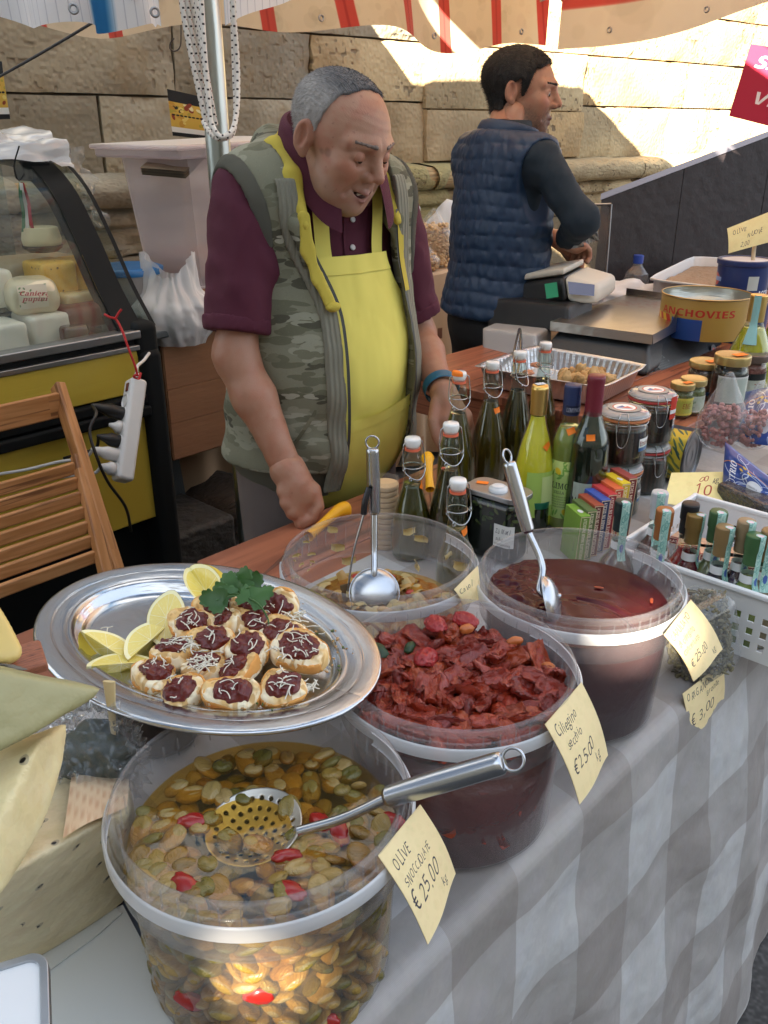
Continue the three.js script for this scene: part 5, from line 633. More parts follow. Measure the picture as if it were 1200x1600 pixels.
{ // white basket with liqueur bottles
  const s0 = 1.09, s1 = 1.36, n0 = 0.27, n1 = 0.54, h = 0.1, o = thing('white_basket', 'white perforated plastic basket full of small liqueur bottles', 'basket', ST(s0, n0, TOP + 0.003), TY);
  const W = s1 - s0, D = n1 - n0, wallG = (L) => { const hs = [], nx = Math.round((L - 0.03) / 0.019); for (let i = 0; i < nx; i++) for (let j = 0; j < 3; j++) { const x = 0.02 + i * (L - 0.04) / Math.max(1, nx - 1) - 0.0045, y = 0.016 + j * 0.0205; hs.push([[x, y], [x + 0.010, y], [x + 0.010, y + 0.0115], [x, y + 0.0115]]); } return ext([[0, 0], [L, 0], [L, h], [0, h]], 0.002, 0.0004, hs); };
  const bm = mat(lin(0.74, 0.75, 0.75), 0.4);
  part(o, 'side', wallG(W), bm); part(o, 'side', at(wallG(W), 0, 0, -D), bm); part(o, 'side', at(wallG(D), 0, 0, 0, 0, Math.PI / 2, 0), bm); part(o, 'side', at(wallG(D), W, 0, 0, 0, Math.PI / 2, 0), bm);
  part(o, 'rim', [at(bx(W + 0.014, 0.009, 0.008, 0.003), W / 2, h, 0.002), at(bx(W + 0.014, 0.009, 0.008, 0.003), W / 2, h, -D), at(bx(0.008, 0.0088, D + 0.01, 0.003), -0.002, h, -D / 2), at(bx(0.008, 0.0088, D + 0.01, 0.003), W + 0.002, h, -D / 2)], bm); part(o, 'floor', at(bx(W, 0.002, D, 0.001), W / 2, 0.002, -D / 2), bm);
  const strip = ctex(256, 64, (g, w, q) => { g.fillStyle = '#9fc9bd'; g.fillRect(0, 0, w, q); for (let i = 0; i < 40; i++) { g.strokeStyle = pick(['#5f9c92', '#c9ded2', '#7fb0a6']); g.lineWidth = 3; g.beginPath(); g.arc(i * 7, rnd() * q, 12, 0, 5); g.stroke(); } g.fillStyle = '#d7c1cc'; g.beginPath(); g.arc(230, 32, 20, 0, 7); g.fill(); g.fillStyle = '#3f62a8'; g.beginPath(); g.arc(40, 32, 15, 0, 7); g.fill(); }), stM = mat(0xffffff, 0.5, { map: strip });
  const gl = (r, g, b) => mat(lin(r, g, b), 0.05, { clearcoat: 1, transmission: 0.3, thickness: 0 });
  const L = [[975, 782, 0.985, 0x1d2a2a, [0.22, 0.08, 0.05], 'black capped bottle with a tall tax strip beside the chocolate boxes'], [1040, 795, 0.985, 0x9a5f2e, [0.14, 0.012, 0.03], 'liqueur bottle with a copper cap and ruby liquid'], [1080, 786, 0.985, 0x15171c, [0.5, 0.01, 0.015], 'liqueur bottle with a black cap and bright red liquid'], [1088, 803, 0.975, 0x7d6434, [0.22, 0.012, 0.03], 'liqueur bottle with a bronze cap, dark red, below the black capped one'], [1124, 798, 0.985, 0x3b5b36, [0.22, 0.20, 0.05], 'liqueur bottle with a dark green cap and olive liquid'], [1134, 822, 0.975, 0x8a7048, [0.02, 0.015, 0.05], 'liqueur bottle with a brown cap and inky blue liquid'], [1168, 813, 0.985, 0x8d7a5c, [0.07, 0.015, 0.05], 'liqueur bottle with a tan cap and purple liquid'], [1182, 835, 0.975, 0x41663d, [0.30, 0.36, 0.07], 'liqueur bottle with a green cap and pale green liquid near the basket front'], [1206, 828, 0.98, 0x8a7048, [0.4, 0.3, 0.2], 'liqueur bottle with a tan cap at the right picture edge'], [1200, 868, 0.925, 0x41663d, [0.30, 0.40, 0.06], 'pale green bottle at the front corner of the basket'], [1032, 768, 0.975, 0xb9bdc2, [0.25, 0.1, 0.08], 'liqueur bottle with a frosted white cap in the far basket corner']];
  for (const [u, v, y, c, l, label] of L) {
    const p = Py(u, v, y), H = y - TOP - 0.006, b = V(p.x, TOP + 0.006, p.z); const w = thing('liqueur_bottle', label, 'bottle', b, rr(-0.3, 0.5)); const pf = smoothProf([[0.026, 0], [0.03, 0.006], [0.03, H * 0.28], [0.026, H * 0.42], [0.014, H * 0.54], [0.0105, H * 0.6], [0.01, H * 0.75], [0.0105, H * 0.82]], 36), rf = profR(pf), lv = H * 0.62;
    part(w, 'glass', la(pf, 32), M.glass); part(w, 'liquid', la([[0, 0.003], ...pf.filter((q) => q[1] > 0.002 && q[1] < lv).map((q) => [q[0] - 0.0012, q[1]]), [rf(lv) - 0.0012, lv], [0, lv]], 30), gl(...l)); part(w, 'cap', la([[0.0115, H * 0.74], [0.0115, H * 0.86], [0.0128, H * 0.865], [0.0128, H * 0.985], [0.0115, H], [0, H]], 28), mat(c, 0.45, { metalness: 0.15 }));
    if (l[0] < 0.45) { const a = rr(-0.6, 0.5); part(w, 'tax_strip', sheet((i, j) => { const t = j, y2 = lerp(H * 0.5, H * 1.004, Math.min(1, t * 1.25)), rad = t > 0.8 ? lerp(0.0134, 0, (t - 0.8) / 0.2) : (y2 > H * 0.85 ? 0.0134 : Math.max(rf(y2) + 0.0012, 0.0124)), q = a + (i - 0.5) * 0.0125 / Math.max(rad, 0.006); return [V(Math.sin(q) * rad, t > 0.8 ? H + 0.0006 : y2, Math.cos(q) * rad), t, i]; }, 5, 20), stM); part(w, 'neck_band', at(cy(0.0112, 0.0118, 0.012, 24, true), 0, H * 0.615, 0), M.white); }
  }
  const inl = ctex(256, 64, (g, w, q) => { g.fillStyle = '#7d2a2c'; g.fillRect(0, 0, w, q); g.strokeStyle = '#e6d3b4'; g.lineWidth = 6; g.strokeRect(3, 3, w - 6, q - 6); g.fillStyle = '#f0e3cb'; g.font = 'bold 34px sans-serif'; g.fillText('CHOCOLATE MADE', 12, 45, w - 24); });
  for (let i = 0; i < 4; i++) { const q = Py(1058 + i * 34, 838 + i * 14, 0.85), c = thing('chocolate_box', `flat maroon chocolate box lying under the bottles in the basket, ${['leftmost', 'second from the left', 'second from the right', 'rightmost'][i]}`, 'chocolate box', q, TY - 1.2 + rr(-0.2, 0.2)); part(c, 'box', bx(0.07, 0.012, 0.04, 0.001), mat(lin(0.32, 0.06, 0.05), 0.5)); part(c, 'spine_print', at(new THREE.PlaneGeometry(0.068, 0.011), 0, 0, 0.0206), mat(0xffffff, 0.5, { map: inl })); part(c, 'top_print', at(new THREE.PlaneGeometry(0.066, 0.036), 0, 0.0064, 0, -Math.PI / 2), mat(lin(0.62, 0.36, 0.22), 0.5)); }
}
{ // oregano in cellophane, price sign, bags, pasta
  const c = Py(1092, 985, 0.86), o = thing('oregano_bundle', 'bundle of dried oregano in clear cellophane leaning on the basket', 'herb bundle', [c.x, 0.855, c.z]);
  const sp = [], lg = new THREE.IcosahedronGeometry(1, 0); for (let i = 0; i < 1500; i++) { const a = rnd() * 6.28, q = Math.sqrt(rnd()) * 0.039, y = rr(-0.05, 0.05); sp.push(at(lg.clone(), Math.sin(a) * q * 1.15, y, Math.cos(a) * q, rnd() * 3, rnd() * 3, 0, [rr(0.003, 0.007), rr(0.001, 0.003), rr(0.002, 0.004)])); } const st = part(o, 'dried_leaves', sp, mat(lin(0.17, 0.15, 0.085), 0.9)); st.userData.kind = 'stuff';
  part(o, 'cellophane', warp(weld(new RoundedBoxGeometry(0.088, 0.108, 0.08, 10, 0.02)), (q) => { const n = fbm(q.x * 40, q.y * 40, q.z * 40, 3) - 0.5; q.multiplyScalar(1 + n * 0.16); }), M.film); o.rotation.set(-0.3, 0.5, 0.25);
  const P = [Pt(1049, 739, 1.585), Pt(1156, 737, 1.62), Pt(1150, 812, 1.535), Pt(1036, 786, 1.50)], k = thing('price_sign', 'large yellow card marked 10 in red behind the white basket', 'price sign'), [f, bk] = card(...P, 0.003); const pm = paperM(512, 384, '#ecdf9c', [['10', 0.36, 0.62, 0.34, 0, '#a03a34'], ['00', 0.40, 0.29, 0.2, 0.05, '#a03a34'], ['kg', 0.60, 0.30, 0.16, -0.1], ['Sfuso', 0.90, 0.10, 0.1, 1.4]], (g, w, h) => { g.strokeStyle = '#a03a34'; g.lineWidth = 6; g.beginPath(); g.moveTo(w * 0.34, h * 0.70); g.lineTo(w * 0.62, h * 0.67); g.stroke(); }); part(k, 'front', f, pm); part(k, 'back', bk, pm);
  const beanM = mat(lin(0.42, 0.17, 0.15), 0.45), bg = blob(0.0055, 0.004, 0.0042, 0.1, 2, 2);
  for (const [u, v, y, w, h, l] of [[1128, 662, 0.945, 0.045, 0.055, 'clear bag of pinkish beans with a gathered top, left of the blue packs'], [1178, 668, 0.94, 0.042, 0.045, 'clear bag of pinkish beans above the blue pasta packs']]) { const q = Py(u, v, y), b = thing('bean_bag', l, 'bag', q); const be = []; for (let i = 0; i < 170; i++) { const d = V(rr(-1, 1), rr(-1, 1), rr(-1, 1)); if (d.length() > 1) d.normalize(); be.push(at(bg.clone(), d.x * w * 0.86, d.y * h * 0.8, d.z * w * 0.7, rnd() * 3, rnd() * 3, 0)); } part(b, 'beans', be, beanM).userData.kind = 'stuff'; part(b, 'film', warp(weld(new THREE.IcosahedronGeometry(1, 5)), (p) => { const n = Math.abs(fbm(p.x * 3 + u, p.y * 3, p.z * 3, 4) - 0.5); const up = sstep(0.5, 1, p.y); p.set(p.x * w * (1.05 - up * 0.55) * (1 + n * 0.5), p.y * h + up * 0.05, p.z * w * 0.85 * (1 - up * 0.6) * (1 + n * 0.5)); }), M.film); }
  const pas = ctex(512, 512, (g, w, h) => { g.fillStyle = '#27458f'; g.fillRect(0, 0, w, h); g.strokeStyle = '#c2cfe6'; for (let i = 0; i < 16; i++) { g.lineWidth = rr(3, 9); g.beginPath(); g.arc(rnd() * w, rnd() * h, rr(30, 130), rnd() * 6, rnd() * 6 + 2); g.stroke(); } g.strokeStyle = '#d68a4a'; g.lineWidth = 9; g.beginPath(); g.arc(w / 2, h * 1.1, 420, 3.4, 6); g.stroke(); g.fillStyle = '#d9b53c'; for (const [x, y] of [[250, 150], [300, 190], [220, 200]]) { g.beginPath(); g.ellipse(x, y, 22, 14, 0.5, 0, 7); g.fill(); } g.fillStyle = '#e8ecf2'; g.font = 'bold 84px serif'; g.save(); g.translate(150, 420); g.rotate(-1.5); g.fillText('UTRIO', 0, 0); g.restore(); g.beginPath(); g.ellipse(330, 350, 60, 110, 0.4, 0, 7); g.fillStyle = '#d8dbe2'; g.fill(); g.fillStyle = '#556'; g.font = '30px sans-serif'; g.fillText('Sicilia', 290, 360); });
  const pM = mat(0xffffff, 0.28, { map: pas, clearcoat: 0.5 });
  for (const [px, l] of [[[[1133, 690, 1.62], [1215, 755, 1.5], [1215, 800, 1.5], [1128, 765, 1.58]], 'blue printed pasta pack lying in front, above the dark crate'], [[[1165, 612, 1.85], [1240, 600, 1.75], [1230, 700, 1.62], [1150, 690, 1.72]], 'blue printed pasta pack with swirls leaning behind the other']]) { const q = px.map((p) => Pt(...p)), o2 = thing('pasta_pack', l, 'pasta pack'); const bulge = (sg) => sheet((u, v) => { const p = q[3].clone().lerp(q[2], u).lerp(q[0].clone().lerp(q[1], u), v), n = q[1].clone().sub(q[0]).cross(q[3].clone().sub(q[0])).normalize(); const b = Math.pow(Math.sin(Math.PI * clamp(u)) * Math.sin(Math.PI * clamp(v)), 0.5); return [p.addScaledVector(n, -sg * (0.018 * b + 0.01 * b * (fbm(u * 6, v * 6, sg, 3) - 0.5))), u, v]; }, 30, 30); part(o2, 'wrapper', [bulge(1), bulge(-1)], pM); }
  const dk = Pt(1165, 790, 1.5); one('dark_crate', [at(bx(0.16, 0.09, 0.12, 0.008), 0, 0, 0)], mat(lin(0.03, 0.03, 0.034), 0.25, { clearcoat: 0.6, bumpMap: rep(grain, 2), bumpScale: 0.006 }), 'black plastic wrapped crate under the blue pasta packs', 'crate', [dk.x + 0.07, TOP + 0.05, dk.z - 0.05], 0.4);
}
{ // small jars on the platform
  const jar = (u, v, w, H, body, lidC, label, lab, tagged) => { const t = Py(u, v, 0.903 + H), d = w * t.length() / LENS * 0.97 / 2 * 0.98, o = thing('glass_jar', label, 'jar', [t.x, 0.903, t.z], rr(-0.1, 0.3)); const r = d * 0.97; part(o, 'glass', la(smoothProf([[r * 0.9, 0], [r, 0.005], [r, H * 0.66], [r * 0.9, H * 0.78], [r * 0.86, H * 0.84]], 28), 32), M.glass); part(o, 'contents', la([[0, 0.003], [r * 0.95, 0.004], [r * 0.95, H * 0.64], [r * 0.84, H * 0.76], [0, H * 0.76]], 32), body); part(o, 'lid', la([[d * 0.98, H * 0.82], [d, H * 0.84], [d, H * 0.97], [d * 0.94, H], [d * 0.8, H * 0.985], [0, H * 0.985]], 32), lidC); if (lab) wrapLabel(o, r + 0.0007, H * 0.1, H * lab[0], -1.0, 1.3, lab[1]); if (tagged) part(o, 'price_sticker', at(bx(d * 0.8, 0.0006, d * 0.5, 0.0002), d * 0.3, H + 0.0008, 0.2 * d, 0, 0.4), M.orange); return o; };
  const gd = mat(lin(0.5, 0.38, 0.15), 0.3, { metalness: 0.7 }), chunks = (r, g, b) => mat(lin(r, g, b), 0.45, { bumpMap: rep(grain, 3, 2), bumpScale: 0.006, clearcoat: 0.7 });
  const wl = (t, c) => paperM(256, 128, '#d6d6d2', [[t, 0.3, 0.45, 0.2, 0, c], ['in olio', 0.3, 0.75, 0.14, 0, '#777']]);
  jar(1068, 597, 34, 0.075, chunks(0.18, 0.16, 0.05), gd, 'small jar with a yellow label beside the red sealed clip jar', [0.6, paperM(256, 128, '#cdbf4e', [['ENG', 0.35, 0.6, 0.4, 0, '#a5342a']])], true); jar(1085, 590, 37, 0.078, chunks(0.22, 0.22, 0.08), gd, 'small jar of green olives with a white label and pale lid', [0.55, wl('olive', '#3c6a3c')]);
  jar(1105, 563, 48, 0.082, chunks(0.20, 0.10, 0.06), gd, 'squat jar of brown mushrooms with a gold lid', [0.2, mat(lin(0.05, 0.1, 0.25), 0.5)], true); jar(1138, 572, 40, 0.066, chunks(0.16, 0.05, 0.035), gd, 'small jar of brown relish between two larger jars', null, true);
  jar(1146, 553, 49, 0.115, chunks(0.015, 0.01, 0.012), gd, 'tall jar of black preserve with a blank white label', [0.62, mat(lin(0.62, 0.62, 0.6), 0.5)], true); jar(1178, 551, 42, 0.095, chunks(0.22, 0.05, 0.04), mat(lin(0.16, 0.12, 0.10), 0.3, { metalness: 0.6 }), 'jar of red preserve with a black and white chilli label', [0.55, paperM(256, 128, '#d8d8d6', [['~ ~', 0.3, 0.7, 0.4, 0, '#9a2a2a']], (g, w) => { g.fillStyle = '#15151a'; g.fillRect(0, 0, w, 46); })]);
  const b1 = Py(1162, 604, 0.903), yl = mat(lin(0.62, 0.56, 0.02), 0.07, { transmission: 0.3, thickness: 0, clearcoat: 1 }), P2 = [[0.05, 0], [0.055, 0.03], [0.055, 0.2], [0.048, 0.38], [0.03, 0.6], [0.02, 0.7], [0.018, 0.8], [0.018, 0.95]];
  const c2 = plainBottle('liqueur_bottle', 'yellow lemon liqueur bottle with a teal tax strip behind the small jars', b1, Pf(1168, 460, -b1.z).y - b1.y, P2, yl, 0.66, M.gold, [[0.0195, 0.72], [0.0195, 0.985], [0.018, 1], [0, 1]]); const H2 = Pf(1168, 460, -b1.z).y - b1.y; part(c2, 'tax_strip', sheet((u, v) => { const a = -0.9 + u * 0.8, y = lerp(0.5, 1.0, v) * H2, r = Math.max(c2.rf(Math.min(y, 0.94 * H2)), 0.0195) + 0.001; return V(Math.sin(a) * r, y, Math.cos(a) * r); }, 8, 14), mat(lin(0.25, 0.5, 0.5), 0.5));
  const b2 = Py(1205, 590, 0.903); plainBottle('liqueur_bottle', 'pale green liqueur bottle cut by the right picture edge', b2, 0.21, P2, mat(lin(0.45, 0.5, 0.06), 0.07, { transmission: 0.35, thickness: 0, clearcoat: 1 }), 0.7, M.gold, [[0.0195, 0.72], [0.0195, 0.985], [0, 1]]);
}
{ // aluminium tray with fried pastries
  const y = 0.955, c = [Py(742, 573, y), Py(940, 606, y), Py(1010, 571, y), Py(836, 541, y)], ce = c[0].clone().add(c[1]).add(c[2]).add(c[3]).multiplyScalar(0.25), o = thing('aluminium_tray', 'crimped aluminium foil tray holding fried pastries', 'tray');
  const peri = (t) => { const k = Math.floor(t * 4) % 4, f = t * 4 - Math.floor(t * 4); return c[k].clone().lerp(c[(k + 1) % 4], f); };
  const lv = [[1.04, 0.0], [1.05, 0.002], [1.03, 0.003], [0.985, 0.001], [0.975, -0.003], [0.9, -0.047], [0.86, -0.05], [0.5, -0.049], [0.0, -0.049]], q = lv.length - 1;
  part(o, 'foil', sheet((u, v) => { const k = Math.min(q, Math.round(v * q)), p = peri(u), s = lv[k][0] * (1 + (k === 4 || k === 5 ? 0.006 * Math.sin(u * 6.283 * 70) : 0)), cr = 1 - 0.045 * Math.pow(Math.abs(Math.sin(u * 4 * Math.PI + Math.PI / 2)), 16); return [V(ce.x + (p.x - ce.x) * s * cr, y + lv[k][1], ce.z + (p.z - ce.z) * s * cr), u, v]; }, 480, q), mat(0xd2d4d6, 0.28, { metalness: 1, bumpMap: rep(grain, 6), bumpScale: 0.001 }));
  const fm = [mat(lin(0.46, 0.27, 0.10), 0.65), mat(lin(0.56, 0.36, 0.15), 0.65)], fg = [0, 1, 2].map((i) => blob(0.024, 0.013, 0.015, 0.55, 2.2, 3, i * 7)); for (let i = 0; i < 26; i++) { const k = rnd(), p = Py(872 + 80 * k + rr(-8, 8), 588 + rr(-8, 8), 0.935 + 0.025 * Math.sin(k * 3.1)); const s = one('fried_pastry', pick(fg), pick(fm), 'golden fried pastry lump in the pile in the foil tray', 'pastry', p, rnd() * 6, 'fried pastries piled in the foil tray'); s.rotation.set(rnd() * 3, rnd() * 6, rnd() * 3); s.scale.setScalar(rr(0.7, 1)); }
  const tg = thing('tongs', 'steel serving tongs standing in the foil tray', 'tongs'); const a = Pt(812, 515, 2.3), b = Py(806, 590, 0.93); for (const s of [-1, 1]) part(tg, 'arm', tube([a, a.clone().lerp(b, 0.5).add(V(s * 0.008, 0, 0.004)), b.clone().add(V(s * 0.004, 0, 0))], 0.005, 16, 8), M.steel);
  const rd = blob(0.014, 0.006, 0.012, 0.5, 3, 3); for (const [u, v, l] of [[838, 570, 'reddish pastry scrap beside the tongs in the foil tray'], [826, 582, 'pale pink pastry scrap left of the far bottle']]) one('fried_pastry', rd, mat(lin(0.5, 0.22, 0.12), 0.6), l, 'pastry', Py(u, v, 0.93));
}
{ // weighing scale
  const y = 1.0, c = [Py(860, 502, y), Py(1020, 523, y), Py(1106, 478, y), Py(978, 460, y)], o = thing('weighing_scale', 'dark counter scale with a worn steel weighing plate and front display', 'scale');
  const stained = ctex(512, 512, (g, w, h) => { g.fillStyle = '#b9b4ad'; g.fillRect(0, 0, w, h); for (let i = 0; i < 700; i++) { g.strokeStyle = `rgba(${pick(['90,85,80', '240,238,230'])},${rr(0.04, 0.14)})`; g.beginPath(); const x = rnd() * w, y2 = rnd() * h; g.moveTo(x, y2); g.lineTo(x + rr(-60, 60), y2 + rr(-20, 20)); g.stroke(); } for (let i = 0; i < 60; i++) { g.fillStyle = `rgba(150,60,55,${rr(0.04, 0.12)})`; g.beginPath(); g.ellipse(rr(0.1, 0.75) * w, rr(0.08, 0.34) * h, rr(6, 44), rr(4, 16), rnd(), 0, 7); g.fill(); } });
  const pm = mat(0xffffff, 0.3, { map: stained, metalness: 1, bumpMap: rep(grain, 2), bumpScale: 0.0008 });
  const L = (u, v, dy = 0) => { const p = c[0].clone().lerp(c[1], u).lerp(c[3].clone().lerp(c[2], u), v); p.y += dy; return p; };
  part(o, 'plate', sheet((u, v) => [L(u, v, (1 - 0) * 0.002 * Math.sin(u * 3) * Math.sin(v * 3)), u, v], 16, 16), pm); part(o, 'plate_lip', [sheet((u, v) => [L(u, 0, -0.024 * v).add(V(0, 0, 0.004 * v)), u, v * 0.1], 10, 3), sheet((u, v) => { const k = sstep(0.24, 0.4, u), h = lerp(-0.024, 0.0, v) + 0.032 * k * v; return [L(1, u, h).add(V(0.004 * (1 - v), 0, 0)), u, v * 0.1]; }, 40, 4), sheet((u, v) => [L(0, u, -0.024 * v), u, v * 0.1], 6, 2), sheet((u, v) => [L(u, 1, 0.02 * v), u, v * 0.1], 6, 2)], pm);
  const bm = mat(lin(0.02, 0.024, 0.027), 0.4, { bumpMap: fine, bumpScale: 0.0004 });
  const f = (u, v, y2, ox = 0, oz = 0) => { const p = L(u, v); p.y = y2; p.x += ox; p.z += oz; return p; };
  const a0 = Pt(1024, 533, 2.28), a1 = Pt(1122, 492, 2.62), a2 = Pt(1138, 588, 2.45), a3 = Pt(1000, 592, 2.20);
  part(o, 'body', lump([f(0.06, 0.05, 0.98), f(0.94, 0.04, 0.98), f(0.94, 0.95, 0.98), f(0.06, 0.95, 0.98), f(-0.05, -0.12, 0.903), f(1.06, -0.1, 0.903), f(1.04, 1.0, 0.903), f(-0.02, 1.0, 0.903)], 0.007, 0.006), bm);
  const dn = a1.clone().sub(a0).cross(a3.clone().sub(a0)).normalize(); if (dn.z < 0) dn.negate(); const D = (u, v, k) => a3.clone().lerp(a2, u).lerp(a0.clone().lerp(a1, u), v).addScaledVector(dn, k), box = (u0, u1, v0, v1, k0, k1) => lump([[u0, v0], [u1, v0], [u1, v1], [u0, v1]].flatMap(([u, v]) => [D(u, v, k0), D(u, v, k1)]), 0.005, 0.002);
  part(o, 'display_housing', box(0, 1, 0, 1, -0.08, 0.0), bm); part(o, 'display_frame', box(0.1, 0.62, 0.14, 0.86, 0, 0.004), mat(lin(0.10, 0.115, 0.12), 0.4)); part(o, 'display', box(0.15, 0.57, 0.2, 0.8, 0.002, 0.0052), mat(lin(0.06, 0.08, 0.08), 0.12, { clearcoat: 0.8 })); const sk = new THREE.CircleGeometry(0.02, 24); sk.lookAt(dn); const sp = D(0.84, 0.42, 0.0035); part(o, 'round_sticker', at(sk, sp.x, sp.y, sp.z), ((t) => mat(0xffffff, 0.5, { map: t }))(ctex(128, 128, (g) => { g.fillStyle = '#55585c'; g.fillRect(0, 0, 128, 128); g.fillStyle = '#b24a40'; g.beginPath(); g.arc(64, 64, 34, 0, 7); g.fill(); g.fillStyle = '#ddd'; g.fillRect(36, 56, 56, 14); })));
}
{ // till, black box, steel box, paper, bottle, tins, plastic tray, sign
  const till = thing('label_printer', 'cream and black till with a small blue display and green sticker', 'till'), T = [Pt(778, 446, 2.62), Pt(880, 432, 2.42), Pt(886, 472, 2.42), Pt(778, 478, 2.62)], bk = V(0.10, 0.0, -0.20), bl = mat(lin(0.015, 0.016, 0.018), 0.4), cr = mat(lin(0.55, 0.53, 0.46), 0.5);
  part(till, 'body', lump([...T, ...T.map((p) => p.clone().add(bk))], 0.006, 0.006), bl); part(till, 'top_cover', lump([T[0], T[1], T[0].clone().add(bk), T[1].clone().add(bk)].flatMap((p) => [p.clone().add(V(0, 0.004, 0)), p.clone().add(V(0, 0.022, 0))]), 0.005, 0.003), cr);
  const E = [Pt(880, 430, 2.42), Pt(936, 446, 2.42), Pt(934, 476, 2.42), Pt(886, 474, 2.42)]; part(till, 'display_end', lump([...E, ...E.map((p) => p.clone().add(bk))], 0.006, 0.008), cr);
  const on = (a, b, c, d, k) => { const [f] = card(a, b, c, d, 0, k); return f; }; part(till, 'display', on(Pt(887, 440, 2.405), Pt(929, 445, 2.405), Pt(928, 463, 2.405), Pt(889, 460, 2.405), 0.002), mat(lin(0.05, 0.05, 0.13), 0.15, { clearcoat: 0.8 })); part(till, 'green_sticker', on(Pt(852, 444, 2.455), Pt(871, 441, 2.42), Pt(874, 464, 2.42), Pt(855, 467, 2.45), 0.003), mat(lin(0.03, 0.36, 0.18), 0.5)); const kl = till.children[0]; kl.userData.label = 'black housing';
  const b0 = Pt(760, 464, 2.58), b1 = Pt(888, 478, 2.36), b2 = Pt(890, 520, 2.36), b3 = Pt(760, 514, 2.58), back = V(0.1, 0, -0.15); one('black_box', lump([b0, b1, b2, b3, ...[b0, b1, b2, b3].map((p) => p.clone().add(back))], 0.007, 0.004), bl, 'black box under the till', 'box');
  const g0 = Pt(753, 512, 2.5), g1 = Pt(838, 522, 2.35), g2 = Pt(838, 570, 2.35), g3 = Pt(753, 566, 2.5); one('grey_box', lump([g0, g1, g2, g3, ...[g0, g1, g2, g3].map((p) => p.clone().add(V(0.06, 0, -0.1)))], 0.007, 0.003), mat(lin(0.5, 0.5, 0.5), 0.4, { metalness: 0.3 }), 'light grey metal box behind the foil tray', 'box');
  const pw = Pt(962, 462, 2.85); one('crumpled_paper', warp(weld(new THREE.IcosahedronGeometry(1, 5)), (p) => { const n = Math.abs(fbm(p.x * 2.4, p.y * 2.4, p.z * 2.4, 4) - 0.5); p.set(p.x * 0.16 * (0.8 + n), p.y * 0.05 * (0.8 + 1.6 * n), p.z * 0.10 * (0.8 + n)); }), mat(lin(0.66, 0.67, 0.68), 0.6), 'crumpled white paper behind the scale plate', 'paper', pw, 0.4);
  const wb = Pt(990, 470, 3.0), w = thing('water_bottle', 'clear plastic water bottle with a blue cap behind the crumpled paper', 'bottle', [wb.x, wb.y - 0.06, wb.z]); part(w, 'bottle', la(smoothProf([[0.03, 0], [0.044, 0.01], [0.044, 0.12], [0.036, 0.155], [0.016, 0.18], [0.014, 0.195]], 40).map(([r, y]) => [r * (1 + 0.02 * Math.sin(y * 300)), y]), 32), M.film); part(w, 'cap', la([[0.017, 0.187], [0.0175, 0.212], [0.016, 0.214], [0, 0.214]], 24), mat(lin(0.02, 0.06, 0.35), 0.35)); part(w, 'water', la([[0, 0.002], [0.042, 0.01], [0.042, 0.06], [0, 0.06]], 28), M.glass);
  const wt = thing('white_plastic_tray', 'white plastic tub of brown ground spice behind the anchovy tin', 'tub'), tp = [Pt(1017, 434, 2.75), Pt(1135, 446, 2.6), Pt(1190, 408, 3.1), Pt(1083, 406, 3.2)], tc = tp.reduce((a, p) => a.add(p), V()).multiplyScalar(0.25), lv = [[0.97, -0.115], [1.0, 0], [1.06, 0.004], [1.07, 0], [1.06, -0.006]], q = 4; part(wt, 'tub', sheet((u, v) => { const k = Math.min(q, Math.round(v * q)), t = u * 4, j = Math.floor(t) % 4, p = tp[j].clone().lerp(tp[(j + 1) % 4], t - Math.floor(t)), s = lv[k][0] * (1 - 0.05 * Math.pow(Math.abs(Math.cos(u * 4 * Math.PI)), 20)); return [V(tc.x + (p.x - tc.x) * s, tc.y + lv[k][1] * 0.8, tc.z + (p.z - tc.z) * s), u, v]; }, 120, q), M.white); part(wt, 'spice', sheet((u, v) => { const p = tp[3].clone().lerp(tp[2], u).lerp(tp[0].clone().lerp(tp[1], u), v); p.lerp(tc, 0.05); p.y = tc.y - 0.04 + 0.02 * fbm(u * 5, v * 5, 2, 3); return [p, u, v]; }, 30, 30), mat(lin(0.33, 0.22, 0.13), 0.9, { bumpMap: rep(grain, 3), bumpScale: 0.006 }));
  const ac = Pt(1105, 458, 2.36), r = 0.118, an = thing('anchovy_tin', 'large open gold anchovy tin with red and yellow striped print', 'tin', [ac.x, 0.905, ac.z]), hh = ac.y - 0.905;
  const at2 = ctex(1024, 256, (g, w2, h) => { g.fillStyle = '#a98a4a'; g.fillRect(0, 0, w2, h); g.fillStyle = '#ab8d48'; g.fillRect(0, 40, w2, h); for (let k = 0; k < 2; k++) { const x0 = k * 512; for (let i = 0; i < 7; i++) { g.fillStyle = i % 2 ? '#d9b23a' : '#b5382c'; g.beginPath(); g.moveTo(x0 + 40 + i * 22, 110); g.lineTo(x0 + 62 + i * 22, 110); g.lineTo(x0 + 82 + i * 22, 180); g.lineTo(x0 + 62 + i * 22, 256); g.lineTo(x0 + 40 + i * 22, 256); g.lineTo(x0 + 60 + i * 22, 180); g.fill(); } g.fillStyle = '#2a4d94'; g.fillRect(x0 + 210, 120, 120, 136); g.fillStyle = '#b5302c'; g.font = 'bold 62px sans-serif'; g.fillText('ANCHOVIES', x0 + 150, 104, 300); } });
